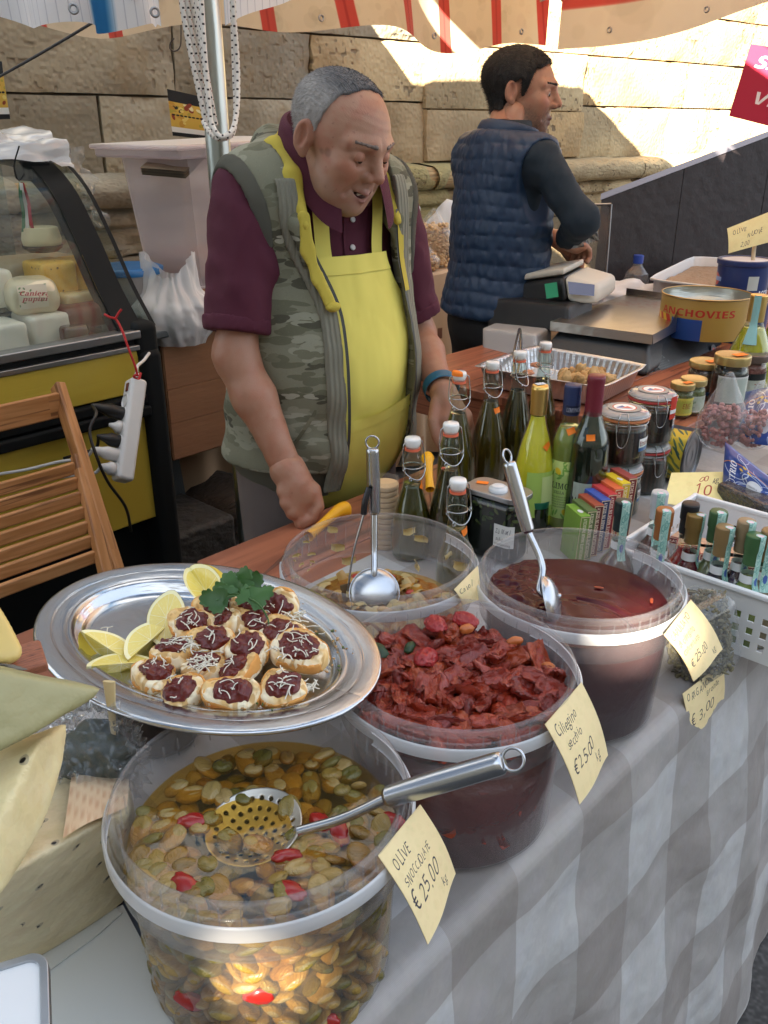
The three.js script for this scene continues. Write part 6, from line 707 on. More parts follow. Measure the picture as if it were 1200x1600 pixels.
  const lw = cy(r, r, hh - 0.008, 64, true); part(an, 'print', at(lw, 0, hh / 2, 0), mat(0xffffff, 0.35, { map: at2, metalness: 0.25 })); part(an, 'rim', at(new THREE.TorusGeometry(r, 0.0028, 8, 64), 0, hh, 0, Math.PI / 2), mat(lin(0.42, 0.3, 0.12), 0.35, { metalness: 0.9 })); part(an, 'inside', la([[r - 0.002, hh], [r - 0.002, hh - 0.09], [0, hh - 0.09]], 56), mat(lin(0.42, 0.44, 0.40), 0.3, { metalness: 0.8, bumpMap: rep(grain, 4), bumpScale: 0.001 })); an.rotation.y = 0.75; an.position.y += 0.05; an.scale.y = (hh - 0.05) / hh;
  const bt = ctex(1024, 256, (g, w2, h) => { g.fillStyle = '#1c2f66'; g.fillRect(0, 0, w2, h); for (let k = 0; k < 2; k++) { const x0 = k * 512; g.fillStyle = '#c0503f'; g.beginPath(); g.arc(x0 + 300, 110, 46, 0, 7); g.fill(); g.fillStyle = '#7f97c8'; g.fillRect(x0 + 235, 92, 130, 30); g.fillStyle = '#e9edf4'; g.font = 'bold 58px sans-serif'; g.fillText('ACCIUGHE SALATE', x0 + 120, 215, 370); g.fillStyle = '#b9c2c0'; g.fillRect(x0 + 40, 70, 70, 100); } });
  const blueM = mat(0xffffff, 0.35, { map: bt }), nav = mat(lin(0.015, 0.03, 0.13), 0.4); const p0 = Pt(1163, 404, 2.50); [[0, 'blue anchovy tin with a white lid, upper of the two at the right edge'], [1, 'blue anchovy tin, lower of the two at the right edge']].forEach(([k, l]) => { const h = 0.115, o = thing('blue_tin', l, 'tin', [p0.x + 0.012 * k + 0.004, p0.y - h - k * (h + 0.003), p0.z + 0.01 * k], -0.4), r2 = 0.073; part(o, 'print', at(cy(r2, r2 * 0.97, h - 0.014, 48, true), 0, h / 2 - 0.006, 0), blueM); part(o, 'rim', la([[r2, h - 0.016], [r2 + 0.004, h - 0.014], [r2 + 0.004, h - 0.002], [r2 + 0.002, h], [r2 - 0.006, h], [r2 - 0.007, h - 0.003]], 48), nav); part(o, 'lid', la([[r2 - 0.006, h - 0.002], [r2 - 0.01, h - 0.004], [0, h - 0.004]], 48), mat(lin(0.62, 0.62, 0.64), 0.4)); part(o, 'base', la([[0, 0], [r2 * 0.96, 0], [r2 * 0.97, 0.004]], 40), nav); });
  one('wooden_block', at(bx(0.34, 0.03, 0.2), 0, 0, 0), paleWoodM, 'plain wooden block under the blue tins', 'block', [p0.x + 0.06, 0.885, p0.z]);
  const P = [Pt(1136, 357, 2.45), Pt(1225, 322, 2.5), Pt(1225, 372, 2.5), Pt(1138, 396, 2.45)], s = thing('price_sign', 'yellow card about new olives held up on a short stick at the right edge', 'price sign'), [f, b] = card(...P, 0.003), sm = paperM(512, 256, '#dccf96', [['OLIVE', 0.08, 0.35, 0.2, -0.03], ['NUOVE', 0.32, 0.62, 0.2, -0.03], ['2,00', 0.2, 0.9, 0.2, -0.02]]); part(s, 'front', f, sm); part(s, 'back', b, sm); part(s, 'stick', tube([Pt(1183, 360, 2.49), Pt(1178, 390, 2.5), Pt(1176, 420, 2.5)], 0.006, 6, 8), mat(lin(0.55, 0.45, 0.3), 0.6));
}

// ---------- cheese counter at the left ----------
const dV = V(0.682, 0, -0.731), nV = V(-0.731, 0, -0.682);
{
  const o = thing('display_fridge', 'yellow and black refrigerated cheese counter with a curved glass front', 'display fridge', ST(0, 0, 0), TY), sE = 1.2, s0 = -1.3;   // local x = s, z = -n
  const yel = mat(lin(0.58, 0.44, 0.06), 0.35, { bumpMap: rep(grain, 2), bumpScale: 0.0006 }), dk = mat(lin(0.008, 0.010, 0.011), 0.7, { specularIntensity: 0.4 }), alu = mat(0x9a9da0, 0.35, { metalness: 0.9 }), gl = mat(lin(0.80, 0.84, 0.82), 0.04, { transmission: 0.97, thickness: 0, specularIntensity: 0.45 });
  const L = sE - s0, mx = (sE + s0) / 2;
  part(o, 'top_rail', [at(bx(L, 0.022, 0.05, 0.004), mx, 0.992, -2.0), at(bx(L, 0.014, 0.03, 0.003), mx, 0.958, -1.993)], alu); part(o, 'rail_groove', at(bx(L, 0.02, 0.03, 0.002), mx, 0.974, -2.004), dk);
  part(o, 'front_panel', at(bx(L, 0.11, 0.03, 0.004), mx, 0.895, -2.0), yel, 'upper yellow panel'); part(o, 'bumper', [at(bx(L, 0.03, 0.05, 0.008), mx, 0.822, -1.995), at(bx(L, 0.03, 0.056, 0.008), mx, 0.79, -1.99)], dk); part(o, 'front_panel', at(bx(L, 0.30, 0.03, 0.004), mx, 0.624, -2.004), yel, 'lower yellow panel'); part(o, 'base', at(bx(L, 0.46, 0.6, 0.01), mx, 0.24, -2.34), dk); part(o, 'back_panel', at(bx(L, 0.95, 0.03, 0.004), mx, 0.475, -2.66), dk); part(o, 'deck', at(bx(L, 0.02, 0.62, 0.002), mx, 0.90, -2.33), mat(0xa9acad, 0.3, { metalness: 0.8 }));
  const pf = new THREE.CatmullRomCurve3([[2.0, 1.0], [2.085, 1.1], [2.165, 1.22], [2.26, 1.335], [2.40, 1.41], [2.52, 1.425]].map(([n, y]) => V(0, y, -n)));
  const pt = (t) => pf.getPoint(t);
  part(o, 'curved_glass', sheet((u, v) => { const p = pt(v); return V(lerp(s0, sE - 0.01, u), p.y, p.z); }, 2, 40), gl);
  part(o, 'end_frame', [sheet((u, v) => { const p = pt(v), tg = pf.getTangent(v), m = V(0, -tg.z, tg.y); return p.clone().addScaledVector(m, 0.004 - 0.04 * u).add(V(sE - 0.05, 0, 0)); }, 3, 40), sheet((u, v) => { const p = pt(v); return V(sE - 0.05 + 0.068 * u, p.y + 0.003, p.z + 0.004); }, 2, 40)], dk);
  const out = pf.getPoints(30), sh = [[-2.0, 1.0], ...out.map((p) => [p.z, p.y]), [-2.62, 1.42], [-2.62, 0.94], [-2.0, 0.94]]; const gs = ext(sh.map(([z, y]) => [z + 0.055 * 0, y]), 0.004, 0); part(o, 'side_glass', at(gs, sE + 0.05, 0, 0, 0, -Math.PI / 2), gl);
  part(o, 'side_edge', sheet((u, v) => { const p = pt(v); return V(sE + 0.046 + 0.012 * u, p.y + 0.004, p.z + 0.004); }, 2, 40), dk); part(o, 'corner_post', [at(bx(0.065, 0.9, 0.09, 0.02), sE + 0.02, 0.50, -2.01), at(bx(0.07, 0.1, 0.12, 0.02), sE + 0.018, 0.97, -2.035)], dk); part(o, 'hinge_block', at(bx(0.08, 0.05, 0.07, 0.012), sE - 0.03, 1.375, -2.37), dk); part(o, 'side_wall', at(bx(0.03, 0.9, 0.6, 0.006), sE + 0.03, 0.48, -2.34), dk);
  part(o, 'back_glass', at(bx(L, 0.45, 0.006, 0.001), mx, 1.18, -2.62), gl); part(o, 'glass_shelf', at(bx(L - 0.1, 0.006, 0.2, 0.001), mx - 0.05, 1.10, -2.5), gl);
  const tp = sheet((u, v) => { const s = lerp(s0, sE + 0.055, u), k = v; const c = [[2.305, 1.40], [2.33, 1.45], [2.40, 1.485], [2.55, 1.495]], t = k * 3, j = Math.min(2, Math.floor(t)), f = t - j; const n = lerp(c[j][0], c[j + 1][0], f), y = lerp(c[j][1], c[j + 1][1], f), w = fbm(s * 14, k * 7, 2, 4) - 0.5; return V(s + w * 0.02, y + w * 0.05 - 0.02 * sstep(0.9, 1, u), -n + w * 0.05); }, 130, 24); part(o, 'plastic_cover', tp, mat(lin(0.74, 0.78, 0.82), 0.22, { transmission: 0.35, thickness: 0, clearcoat: 0.5 }), 'crumpled white plastic sheet laid over the top');
  part(o, 'dangling_film', sheet((u, v) => { const w = fbm(u * 4, v * 9, 3, 3) - 0.5; return V(sE + 0.05 + 0.06 * u + w * 0.03, 1.43 - 0.2 * v + w * 0.02, -2.36 + 0.10 * v + w * 0.06); }, 10, 20), M.film);
  // cheeses, placed in sight behind the glass
  const C = (name, label, pts, m, cell = 0.006, rd = 0.006, amp = 0.004) => { const t = thing(name, label, 'cheese'); part(t, 'paste', lump(pts, cell, rd, amp, 18), m); return t; };
  const slab = (u, v, f, w, h, d, ry = 0) => { const p = Pf(u, v, f), q = []; for (const x of [-w / 2, w / 2]) for (const y of [0, h]) for (const z of [-d / 2, d / 2]) q.push(p.clone().addScaledVector(dV, x * Math.cos(ry) + z * Math.sin(ry)).addScaledVector(nV, -x * Math.sin(ry) + z * Math.cos(ry)).add(V(0, y, 0))); return q; };
  const ric = mat(lin(0.80, 0.77, 0.66), 0.4, { clearcoat: 0.3 });
  C('white_cheese_block', 'white cheese block in the fridge, right of the pair behind the rail', slab(72, 548, 2.20, 0.105, 0.10, 0.12), ric); C('white_cheese_block', 'white cheese block in the fridge, left of the pair at the picture edge', slab(4, 566, 2.10, 0.105, 0.10, 0.12), ric);
  const pk = C('wrapped_cheese', 'rounded wrapped cheese with red lettering on top of the white blocks', slab(52, 487, 2.21, 0.125, 0.085, 0.13, 0.2), mat(lin(0.76, 0.66, 0.45), 0.3, { clearcoat: 0.5 }), 0.006, 0.018, 0.008); const pl = ctex(256, 256, (g, w, h) => { g.fillStyle = '#e6dcc4'; g.fillRect(0, 0, w, h); g.fillStyle = '#7d9466'; for (let i = 0; i < 10; i++) { g.beginPath(); g.ellipse(rnd() * w, rnd() * h, 14, 8, rnd() * 3, 0, 7); g.fill(); } g.fillStyle = '#b02338'; g.font = 'italic bold 66px serif'; g.save(); g.rotate(0.12); g.fillText('Caniera', 20, 100); g.fillText('pupini', 46, 160); g.restore(); });
  { const p = Pf(50, 466, 2.155), ax = dV.clone().multiplyScalar(Math.cos(0.2)).addScaledVector(nV, -Math.sin(0.2)), a = p.clone().addScaledVector(ax, -0.035), b = p.clone().addScaledVector(ax, 0.035); const q = (x, y) => x.clone().add(V(0, y, 0)); const [f] = card(q(a, 0.034), q(b, 0.034), q(b, -0.022), q(a, -0.022), 0.004, 0.012); part(pk, 'printed_label', f, mat(0xffffff, 0.35, { map: pl, clearcoat: 0.4 })); }
  const yc = mat(0xffffff, 0.45, { map: rep(specks('#dcae3c', 12, '#2b2414', 9), 1.6) }); C('yellow_cheese', 'yellow cheese block with black specks, left of the two in the fridge', slab(83, 458, 2.33, 0.095, 0.085, 0.12), yc); C('yellow_cheese', 'yellow speckled cheese block next to the fridge frame', slab(132, 452, 2.40, 0.09, 0.085, 0.12), yc);
  C('wrapped_cheese', 'pale cheese in clear film under the yellow speckled blocks', slab(122, 474, 2.32, 0.12, 0.035, 0.1), mat(lin(0.62, 0.5, 0.26), 0.25, { clearcoat: 1 })); C('red_rind_cheese', 'cheese wheel with a dark reddish brown rind under the yellow blocks', slab(122, 508, 2.28, 0.14, 0.06, 0.14), mat(lin(0.13, 0.035, 0.025), 0.45), 0.007, 0.012); C('dark_cheese', 'dark brown cut cheese in film just behind the rail', slab(112, 530, 2.20, 0.07, 0.04, 0.08), mat(lin(0.07, 0.045, 0.035), 0.25, { clearcoat: 0.8 }));
  C('beige_cheese', 'large flat beige wheel behind the wrapped cheese in the fridge', slab(58, 432, 2.45, 0.22, 0.055, 0.18), mat(lin(0.42, 0.32, 0.19), 0.5), 0.008, 0.012); C('white_cheese_block', 'partly visible pale wrapped cheese at the left picture edge above the blocks', slab(-18, 478, 2.2, 0.1, 0.09, 0.12), ric);
  const hp = Pf(68, 394, 2.36), hc = thing('hanging_cheese', 'pale half cheese with dark rind beneath the tricolour ribbon', 'cheese', hp); part(hc, 'paste', la([[0, 0.004], [0.035, 0.006], [0.047, 0.016], [0.05, 0.035], [0.044, 0.062], [0.04, 0.064], [0, 0.064]], 36), mat(lin(0.66, 0.6, 0.38), 0.5)); part(hc, 'rind', la([[0, 0], [0.036, 0.002], [0.05, 0.014], [0.0505, 0.02]], 36), mat(lin(0.05, 0.04, 0.03), 0.6));
  const rb = thing('ribbon', 'red white and green ribbon hanging from a wire hook in the fridge', 'ribbon'); [[-0.010, 0x1c6a3c], [0, 0xc9c9c4], [0.010, 0xa32430]].forEach(([dx, c], i) => part(rb, 'strip', sheet((u, v) => { const a = Pf(34, 285, 2.33), b = Pf(45, 362, 2.33); return a.lerp(b, v).add(V(dx * (0.3 + v) + (u - 0.5) * 0.009, 0, 0.006 * Math.sin(v * 7 + i))); }, 3, 14), mat(c, 0.5))); part(rb, 'hook', wire([Pf(30, 228, 2.33), Pf(22, 262, 2.33), Pf(30, 282, 2.33), Pf(38, 272, 2.33)], 0.0018), dk);
}
{ // power strip with plugs
  const top = Pt(213, 594, 2.16), bot = Pt(191, 752, 2.10), L = top.distanceTo(bot), o = thing('power_strip', 'white power strip hanging by a red string on the fridge corner', 'power strip'), q = new THREE.Quaternion(), y = top.clone().sub(bot).normalize(), z = V(-0.72, 0.1, 0.66); z.addScaledVector(y, -z.dot(y)).normalize(); const x = y.clone().cross(z); const Mx = new THREE.Matrix4().makeBasis(x, y, z).setPosition(bot.clone().lerp(top, 0.5)); const G = (g) => g.applyMatrix4(Mx), wh = M.white;
  part(o, 'body', G(bx(0.05, L, 0.042, 0.010, 4)), wh); part(o, 'switch', G(at(bx(0.012, 0.022, 0.006, 0.002), 0.004, L * 0.40, 0.021)), mat(lin(0.12, 0.008, 0.008), 0.25)); part(o, 'cable_gland', G(at(cy(0.006, 0.010, 0.02, 16), 0, L / 2 + 0.008, 0)), wh);
  const sock = []; for (let i = 0; i < 6; i++) { const s = part(o, 'socket', G(at(la([[0.018, 0], [0.0175, 0.0025], [0.0155, 0.003], [0.015, -0.006], [0, -0.006]], 24), 0, L * (0.27 - i * 0.135), 0.0205, Math.PI / 2)), wh); sock.push(s); }
  const bl = mat(lin(0.015, 0.015, 0.016), 0.45), plug = (k, m, label, cable, len = 0.05) => { const p = thing('plug', label, 'plug'); part(p, 'body', G(at(la([[0, 0], [0.0165, 0], [0.0165, len * 0.5], [0.012, len * 0.7], [0.008, len], [0.004, len + 0.01], [0, len + 0.01]], 20), 0, L * (0.27 - k * 0.135), 0.022, Math.PI / 2)), m); if (cable) { const st = V(0, L * (0.27 - k * 0.135), 0.028 + len).applyMatrix4(Mx); part(p, 'cable', tube([st, ...cable], 0.0038, 40, 8), m); } };
  plug(1, bl, 'black plug with a looping cable, upper one in the power strip', [Pt(150, 648, 2.02), Pt(140, 672, 2.0), Pt(152, 716, 2.0), Pt(168, 752, 2.05), Pt(196, 792, 2.15), Pt(205, 830, 2.25)], 0.07); plug(2, wh, 'short white plug below the upper black plug', null, 0.02); plug(3, bl, 'black plug pointing left in the lower half of the strip', [Pt(150, 700, 2.1), Pt(128, 708, 2.1), Pt(100, 716, 2.12)], 0.045); plug(4, wh, 'white plug with a cable running left to the picture edge', [Pt(135, 714, 2.08), Pt(90, 722, 2.07), Pt(40, 734, 2.06), Pt(-40, 746, 2.05)], 0.055); plug(5, wh, 'lowest white plug in the strip', [Pt(150, 738, 2.08), Pt(120, 742, 2.08), Pt(60, 752, 2.08)], 0.03);
  one('red_string', [tube([Pt(163, 491, 2.12), Pt(172, 496, 2.12), Pt(180, 498, 2.13), Pt(190, 515, 2.13), Pt(201, 545, 2.13), Pt(212, 575, 2.14), Pt(215, 588, 2.15)], 0.003, 40, 7), tube([Pt(180, 498, 2.13), Pt(186, 488, 2.13), Pt(190, 483, 2.13)], 0.003, 8, 7), tube([Pt(216, 585, 2.13), Pt(209, 588, 2.13), Pt(216, 593, 2.14), Pt(220, 583, 2.15)], 0.0032, 16, 7)], mat(lin(0.5, 0.015, 0.02), 0.6), 'red string knotted round the fridge corner and the power strip', 'string');
  one('white_cable', tube([Pt(214, 590, 2.15), Pt(214, 574, 2.16), Pt(224, 564, 2.2), Pt(233, 552, 2.25)], 0.004, 20, 8), M.white, 'short white cable from the power strip to the fridge corner', 'cable');
}
{ // folding chair
  const o = thing('folding_chair', 'slatted wooden folding chair in front of the cheese counter', 'chair'), d = dV;
  const bar = (a, b, w, t) => { const L = a.distanceTo(b), g = bx(w, L, t, 0.004), y = b.clone().sub(a).normalize(), z = V(0.731, 0, 0.682); z.addScaledVector(y, -z.dot(y)).normalize(); const uv = g.attributes.uv, p = g.attributes.position; for (let i = 0; i < p.count; i++) uv.setXY(i, p.getY(i) * 1.5 + a.x, p.getX(i) * 3 + p.getZ(i) * 2 + a.y); return g.applyMatrix4(new THREE.Matrix4().makeBasis(y.clone().cross(z), y, z).setPosition(a.clone().lerp(b, 0.5))); };
  const a = Pt(90, 602, 2.0), b = Pt(186, 905, 1.86), b2 = a.clone().lerp(b, 2.4); part(o, 'back_post', bar(a, b2, 0.024, 0.034), paleWoodM); part(o, 'back_post', bar(a.clone().addScaledVector(d, -0.42), b2.clone().addScaledVector(d, -0.42), 0.024, 0.034), paleWoodM);
  const s0 = Pt(122, 712, 1.94), s1 = Pt(166, 895, 1.84), s2 = s0.clone().lerp(s1, 1.7); part(o, 'seat_rail', bar(s0, s2, 0.03, 0.022), paleWoodM); part(o, 'seat_rail', bar(s0.clone().addScaledVector(d, -0.36), s2.clone().addScaledVector(d, -0.36), 0.03, 0.022), paleWoodM);
  const t0 = Pt(94, 632, 1.985); part(o, 'top_slat', bar(t0, t0.clone().addScaledVector(d, -0.4), 0.012, 0.058).translate(0, 0, 0), paleWoodM).geometry = bar(t0, t0.clone().addScaledVector(d, -0.4), 0.058, 0.014);
  for (const [u, v] of [[117, 731], [121, 754], [126, 777], [131, 800], [137, 823], [143, 845], [149, 869]]) { const p = Pt(u, v, 1.925 - (v - 731) * 0.0005); part(o, 'seat_slat', bar(p, p.clone().addScaledVector(d, -0.34), 0.029, 0.012), paleWoodM); }
}
// ---------- trestle with boxes, bin, bag ----------
const card2 = dtex(256, 256, (x, y) => { const a = fbm(x * 5, y * 30, 2, 4, 0), b = fbm(x * 8, y * 8, 7, 3, 8); return mixc([0.60, 0.43, 0.30], [0.50, 0.35, 0.24], 0.5 * a + 0.5 * b); }), cardM = mat(0xffffff, 0.85, { map: card2, bumpMap: rep(grain, 3), bumpScale: 0.0008 });
{
  const o = thing('steel_trestle', 'grey steel trestle table carrying boxes behind the seller', 'trestle'), m = mat(lin(0.10, 0.115, 0.12), 0.45, { metalness: 0.5, bumpMap: rep(grain, 3), bumpScale: 0.001 });
  const a = Pf(236, 528, 2.58), b = Pf(299, 868, 2.9), leg = (p, q) => { const y = p.clone().sub(q).normalize(), z = V(0.731, 0, 0.682); z.addScaledVector(y, -z.dot(y)).normalize(); const x = y.clone().cross(z), L = p.distanceTo(q); return [at(bx(0.042, L, 0.005, 0.001), 0, 0, 0), at(bx(0.005, L, 0.042, 0.001), -0.0205, 0, -0.0235)].map((g) => g.applyMatrix4(new THREE.Matrix4().makeBasis(x, y, z).setPosition(p.clone().lerp(q, 0.5)))); };
  part(o, 'leg', leg(a, b), m); const k = dV.clone().multiplyScalar(0.95); part(o, 'leg', leg(a.clone().add(k), b.clone().add(k)), m); const n2 = nV.clone().multiplyScalar(0.5); part(o, 'leg', leg(a.clone().add(n2), b.clone().add(n2)), m);
  const c = Pf(292, 818, 2.86); part(o, 'cross_bar', tube([c, c.clone().addScaledVector(dV, 0.5), c.clone().addScaledVector(dV, 0.95)], 0.012, 4, 8), m);
  part(o, 'top', at(bx(1.05, 0.02, 0.62, 0.004), 0, 0, 0, 0, TY).translate(a.x + dV.x * 0.48 + nV.x * 0.27, a.y + 0.012, a.z + dV.z * 0.48 + nV.z * 0.27), m);
  const ty = a.y + 0.024; globalThis.TRT = ty;
  const cb = thing('cardboard_box', 'brown cardboard box with long folds under the trestle top', 'box', a.clone().addScaledVector(dV, 0.015).add(V(0, -0.40, 0)), TY); for (const [y0, y1, z] of [[0, 0.12, 0], [0.1208, 0.23, 0.001], [0.2308, 0.385, 0]]) part(cb, 'panel', at(bx(0.62, y1 - y0, 0.006, 0.002), 0.33, (y0 + y1) / 2, z), cardM); part(cb, 'side', at(bx(0.006, 0.385, 0.3, 0.002), 0.02, 0.19, -0.15), cardM); part(cb, 'bottom', at(bx(0.62, 0.006, 0.3, 0.002), 0.33, 0.0, -0.15), cardM);
  one('cardboard_sheet', warp(at(new THREE.BoxGeometry(0.8, 0.006, 0.55, 40, 1, 30), 0, 0, 0), (q) => { q.y += 0.012 * fbm(q.x * 7, q.z * 7, 2, 3) - 0.03 * sstep(0.24, 0.28, q.z); }), cardM, 'flattened brown cardboard sheet on the trestle under the white bag', 'cardboard', a.clone().addScaledVector(dV, 0.37).addScaledVector(nV, 0.25).add(V(0, 0.028, 0)), TY);
  // bag
  const bp = Pf(270, 470, 2.66), bag = thing('plastic_bag', 'white plastic carrier bag with something inside, on the cardboard', 'bag', [bp.x, bp.y - 0.125, bp.z]); 
  part(bag, 'film', sheet((u, v) => { const a = u * 6.28319, y = v, pf = 0.80 + 0.28 * Math.sin(Math.min(1, y * 1.5) * 2.2) - 0.55 * sstep(0.55, 1, y), fo = 1 + (0.05 + 0.16 * y) * (Math.abs(((a * 2.3 + 1.5 * fbm(Math.cos(a) * 2, y * 3, Math.sin(a) * 2, 2)) % 1) - 0.5) - 0.25) * 2 + (fbm(Math.cos(a) * 3, y * 4, Math.sin(a) * 3, 4) - 0.5) * 0.28, ear = 0.07 * sstep(0.75, 1, y) * Math.pow(Math.abs(Math.cos(a)), 3); return V(Math.cos(a) * 0.112 * pf * fo * (1 + ear * 6), 0.2 * y + ear, Math.sin(a) * 0.09 * pf * fo); }, 120, 40), M.bag); part(bag, 'contents', at(blob(0.082, 0.055, 0.068, 0.25, 2, 4), 0, 0.06, 0), mat(lin(0.72, 0.72, 0.72), 0.5));
  // bin with lid and a sheaf of paper bags
  const ax = R(52), bn = thing('plastic_bin', 'translucent white plastic storage bin with an overhanging lid', 'bin', Pf(346, 432, 2.98), ax), W = 0.50, D = 0.33, H = 0.385; const th = mat(lin(0.84, 0.80, 0.82), 0.4, { transmission: 0.74, thickness: 0 });
  const wallS = (k) => sheet((u, v) => { const t = u * 4, j = Math.floor(t) % 4, f = t - Math.floor(t), P4 = [[-1, 1], [1, 1], [1, -1], [-1, -1]], p = P4[j], q = P4[(j + 1) % 4], s = lerp(0.84, 1, v), cr = 1 - 0.06 * Math.pow(Math.abs(Math.cos(u * 4 * Math.PI)), 24); return V(lerp(p[0], q[0], f) * W / 2 * s * cr, v * H, lerp(p[1], q[1], f) * D / 2 * s * cr); }, 96, 6);
  part(bn, 'body', [wallS(), at(bx(W * 0.83, 0.006, D * 0.83, 0.002), 0, 0.003, 0)], th); part(bn, 'contents', at(bx(W * 0.7, 0.07, D * 0.7, 0.02), 0, 0.06, 0), mat(lin(0.55, 0.38, 0.3), 0.8));
  part(bn, 'lid', [at(new RoundedBoxGeometry(W + 0.12, 0.014, D + 0.09, 3, 0.006), 0.0, H + 0.03, 0, 0, 0, 0.03), at(new RoundedBoxGeometry(W + 0.10, 0.03, D + 0.07, 3, 0.01), 0.0, H + 0.014, 0, 0, 0, 0.03)], th);
  const pb = thing('paper_bags', 'sheaf of brown paper bags pinched under the bin lid', 'paper bags'), pm = [mat(lin(0.22, 0.17, 0.11), 0.85), mat(lin(0.16, 0.125, 0.085), 0.85)]; for (let k = 0; k < 6; k++) { const A = [Pf(218 + k * 0.6, 262 + k * 2.2, 2.72), Pf(290, 268 + k * 2.2, 2.66), Pf(322, 234 + k * 1.2, 2.9), Pf(250, 236 + k * 1.2, 2.96)]; part(pb, 'paper_bag', sheet((u, v) => { const p = A[0].clone().lerp(A[1], u).lerp(A[3].clone().lerp(A[2], u), v); p.y += 0.012 * Math.sin(u * 3 + k * 0.2) * v; return p; }, 12, 8), pm[k % 2]); }
  const cn = Pf(206, 470, 2.72), ct = thing('blue_lid_drum', 'grey perforated drum with a blue lid behind the fridge corner', 'drum', [cn.x, cn.y - 0.08, cn.z]); part(ct, 'drum', cy(0.10, 0.10, 0.34, 40, true), mat(lin(0.38, 0.37, 0.37), 0.4, { metalness: 0.4 })); const hl = []; for (let i = 0; i < 10; i++) for (let j = 0; j < 6; j++) { const an = -0.4 + i * 0.09; hl.push(at(cy(0.003, 0.003, 0.002, 8), Math.sin(an) * 0.1005, -0.08 + j * 0.018, Math.cos(an) * 0.1005, Math.PI / 2, 0, -an)); } part(ct, 'vent_holes', hl, M.black).userData.kind = 'stuff'; part(ct, 'lid', la([[0.104, 0.165], [0.106, 0.182], [0.09, 0.188], [0, 0.186]], 40), mat(lin(0.02, 0.16, 0.42), 0.4));
  const f1 = Pf(215, 850, 2.5); one('dark_crate', warp(at(new RoundedBoxGeometry(0.4, 0.3, 0.4, 6, 0.02), 0, 0.15, 0), (q) => { q.y += 0.02 * fbm(q.x * 9, q.z * 9, 1, 3); }), mat(lin(0.035, 0.033, 0.03), 0.7, { bumpMap: rep(grain, 2), bumpScale: 0.01 }), 'dark crate on the ground beneath the power strip', 'crate', [f1.x + 0.02, 0, f1.z - 0.1], TY); one('grey_rag', at(blob(0.12, 0.04, 0.1, 0.5, 2, 4), 0, 0, 0), mat(lin(0.16, 0.14, 0.12), 0.9), 'crumpled greyish rag on the dark crate by the trestle leg', 'rag', Pf(198, 815, 2.52)); const f2 = Pf(330, 760, 3.0); one('brown_sack', at(blob(0.18, 0.12, 0.16, 0.4, 2, 4), 0, 0, 0), mat(lin(0.07, 0.05, 0.035), 0.9, { bumpMap: rep(grain, 3), bumpScale: 0.01 }), 'brown sack in the dark under the trestle', 'sack', [f2.x, 0.18, f2.z]);
}
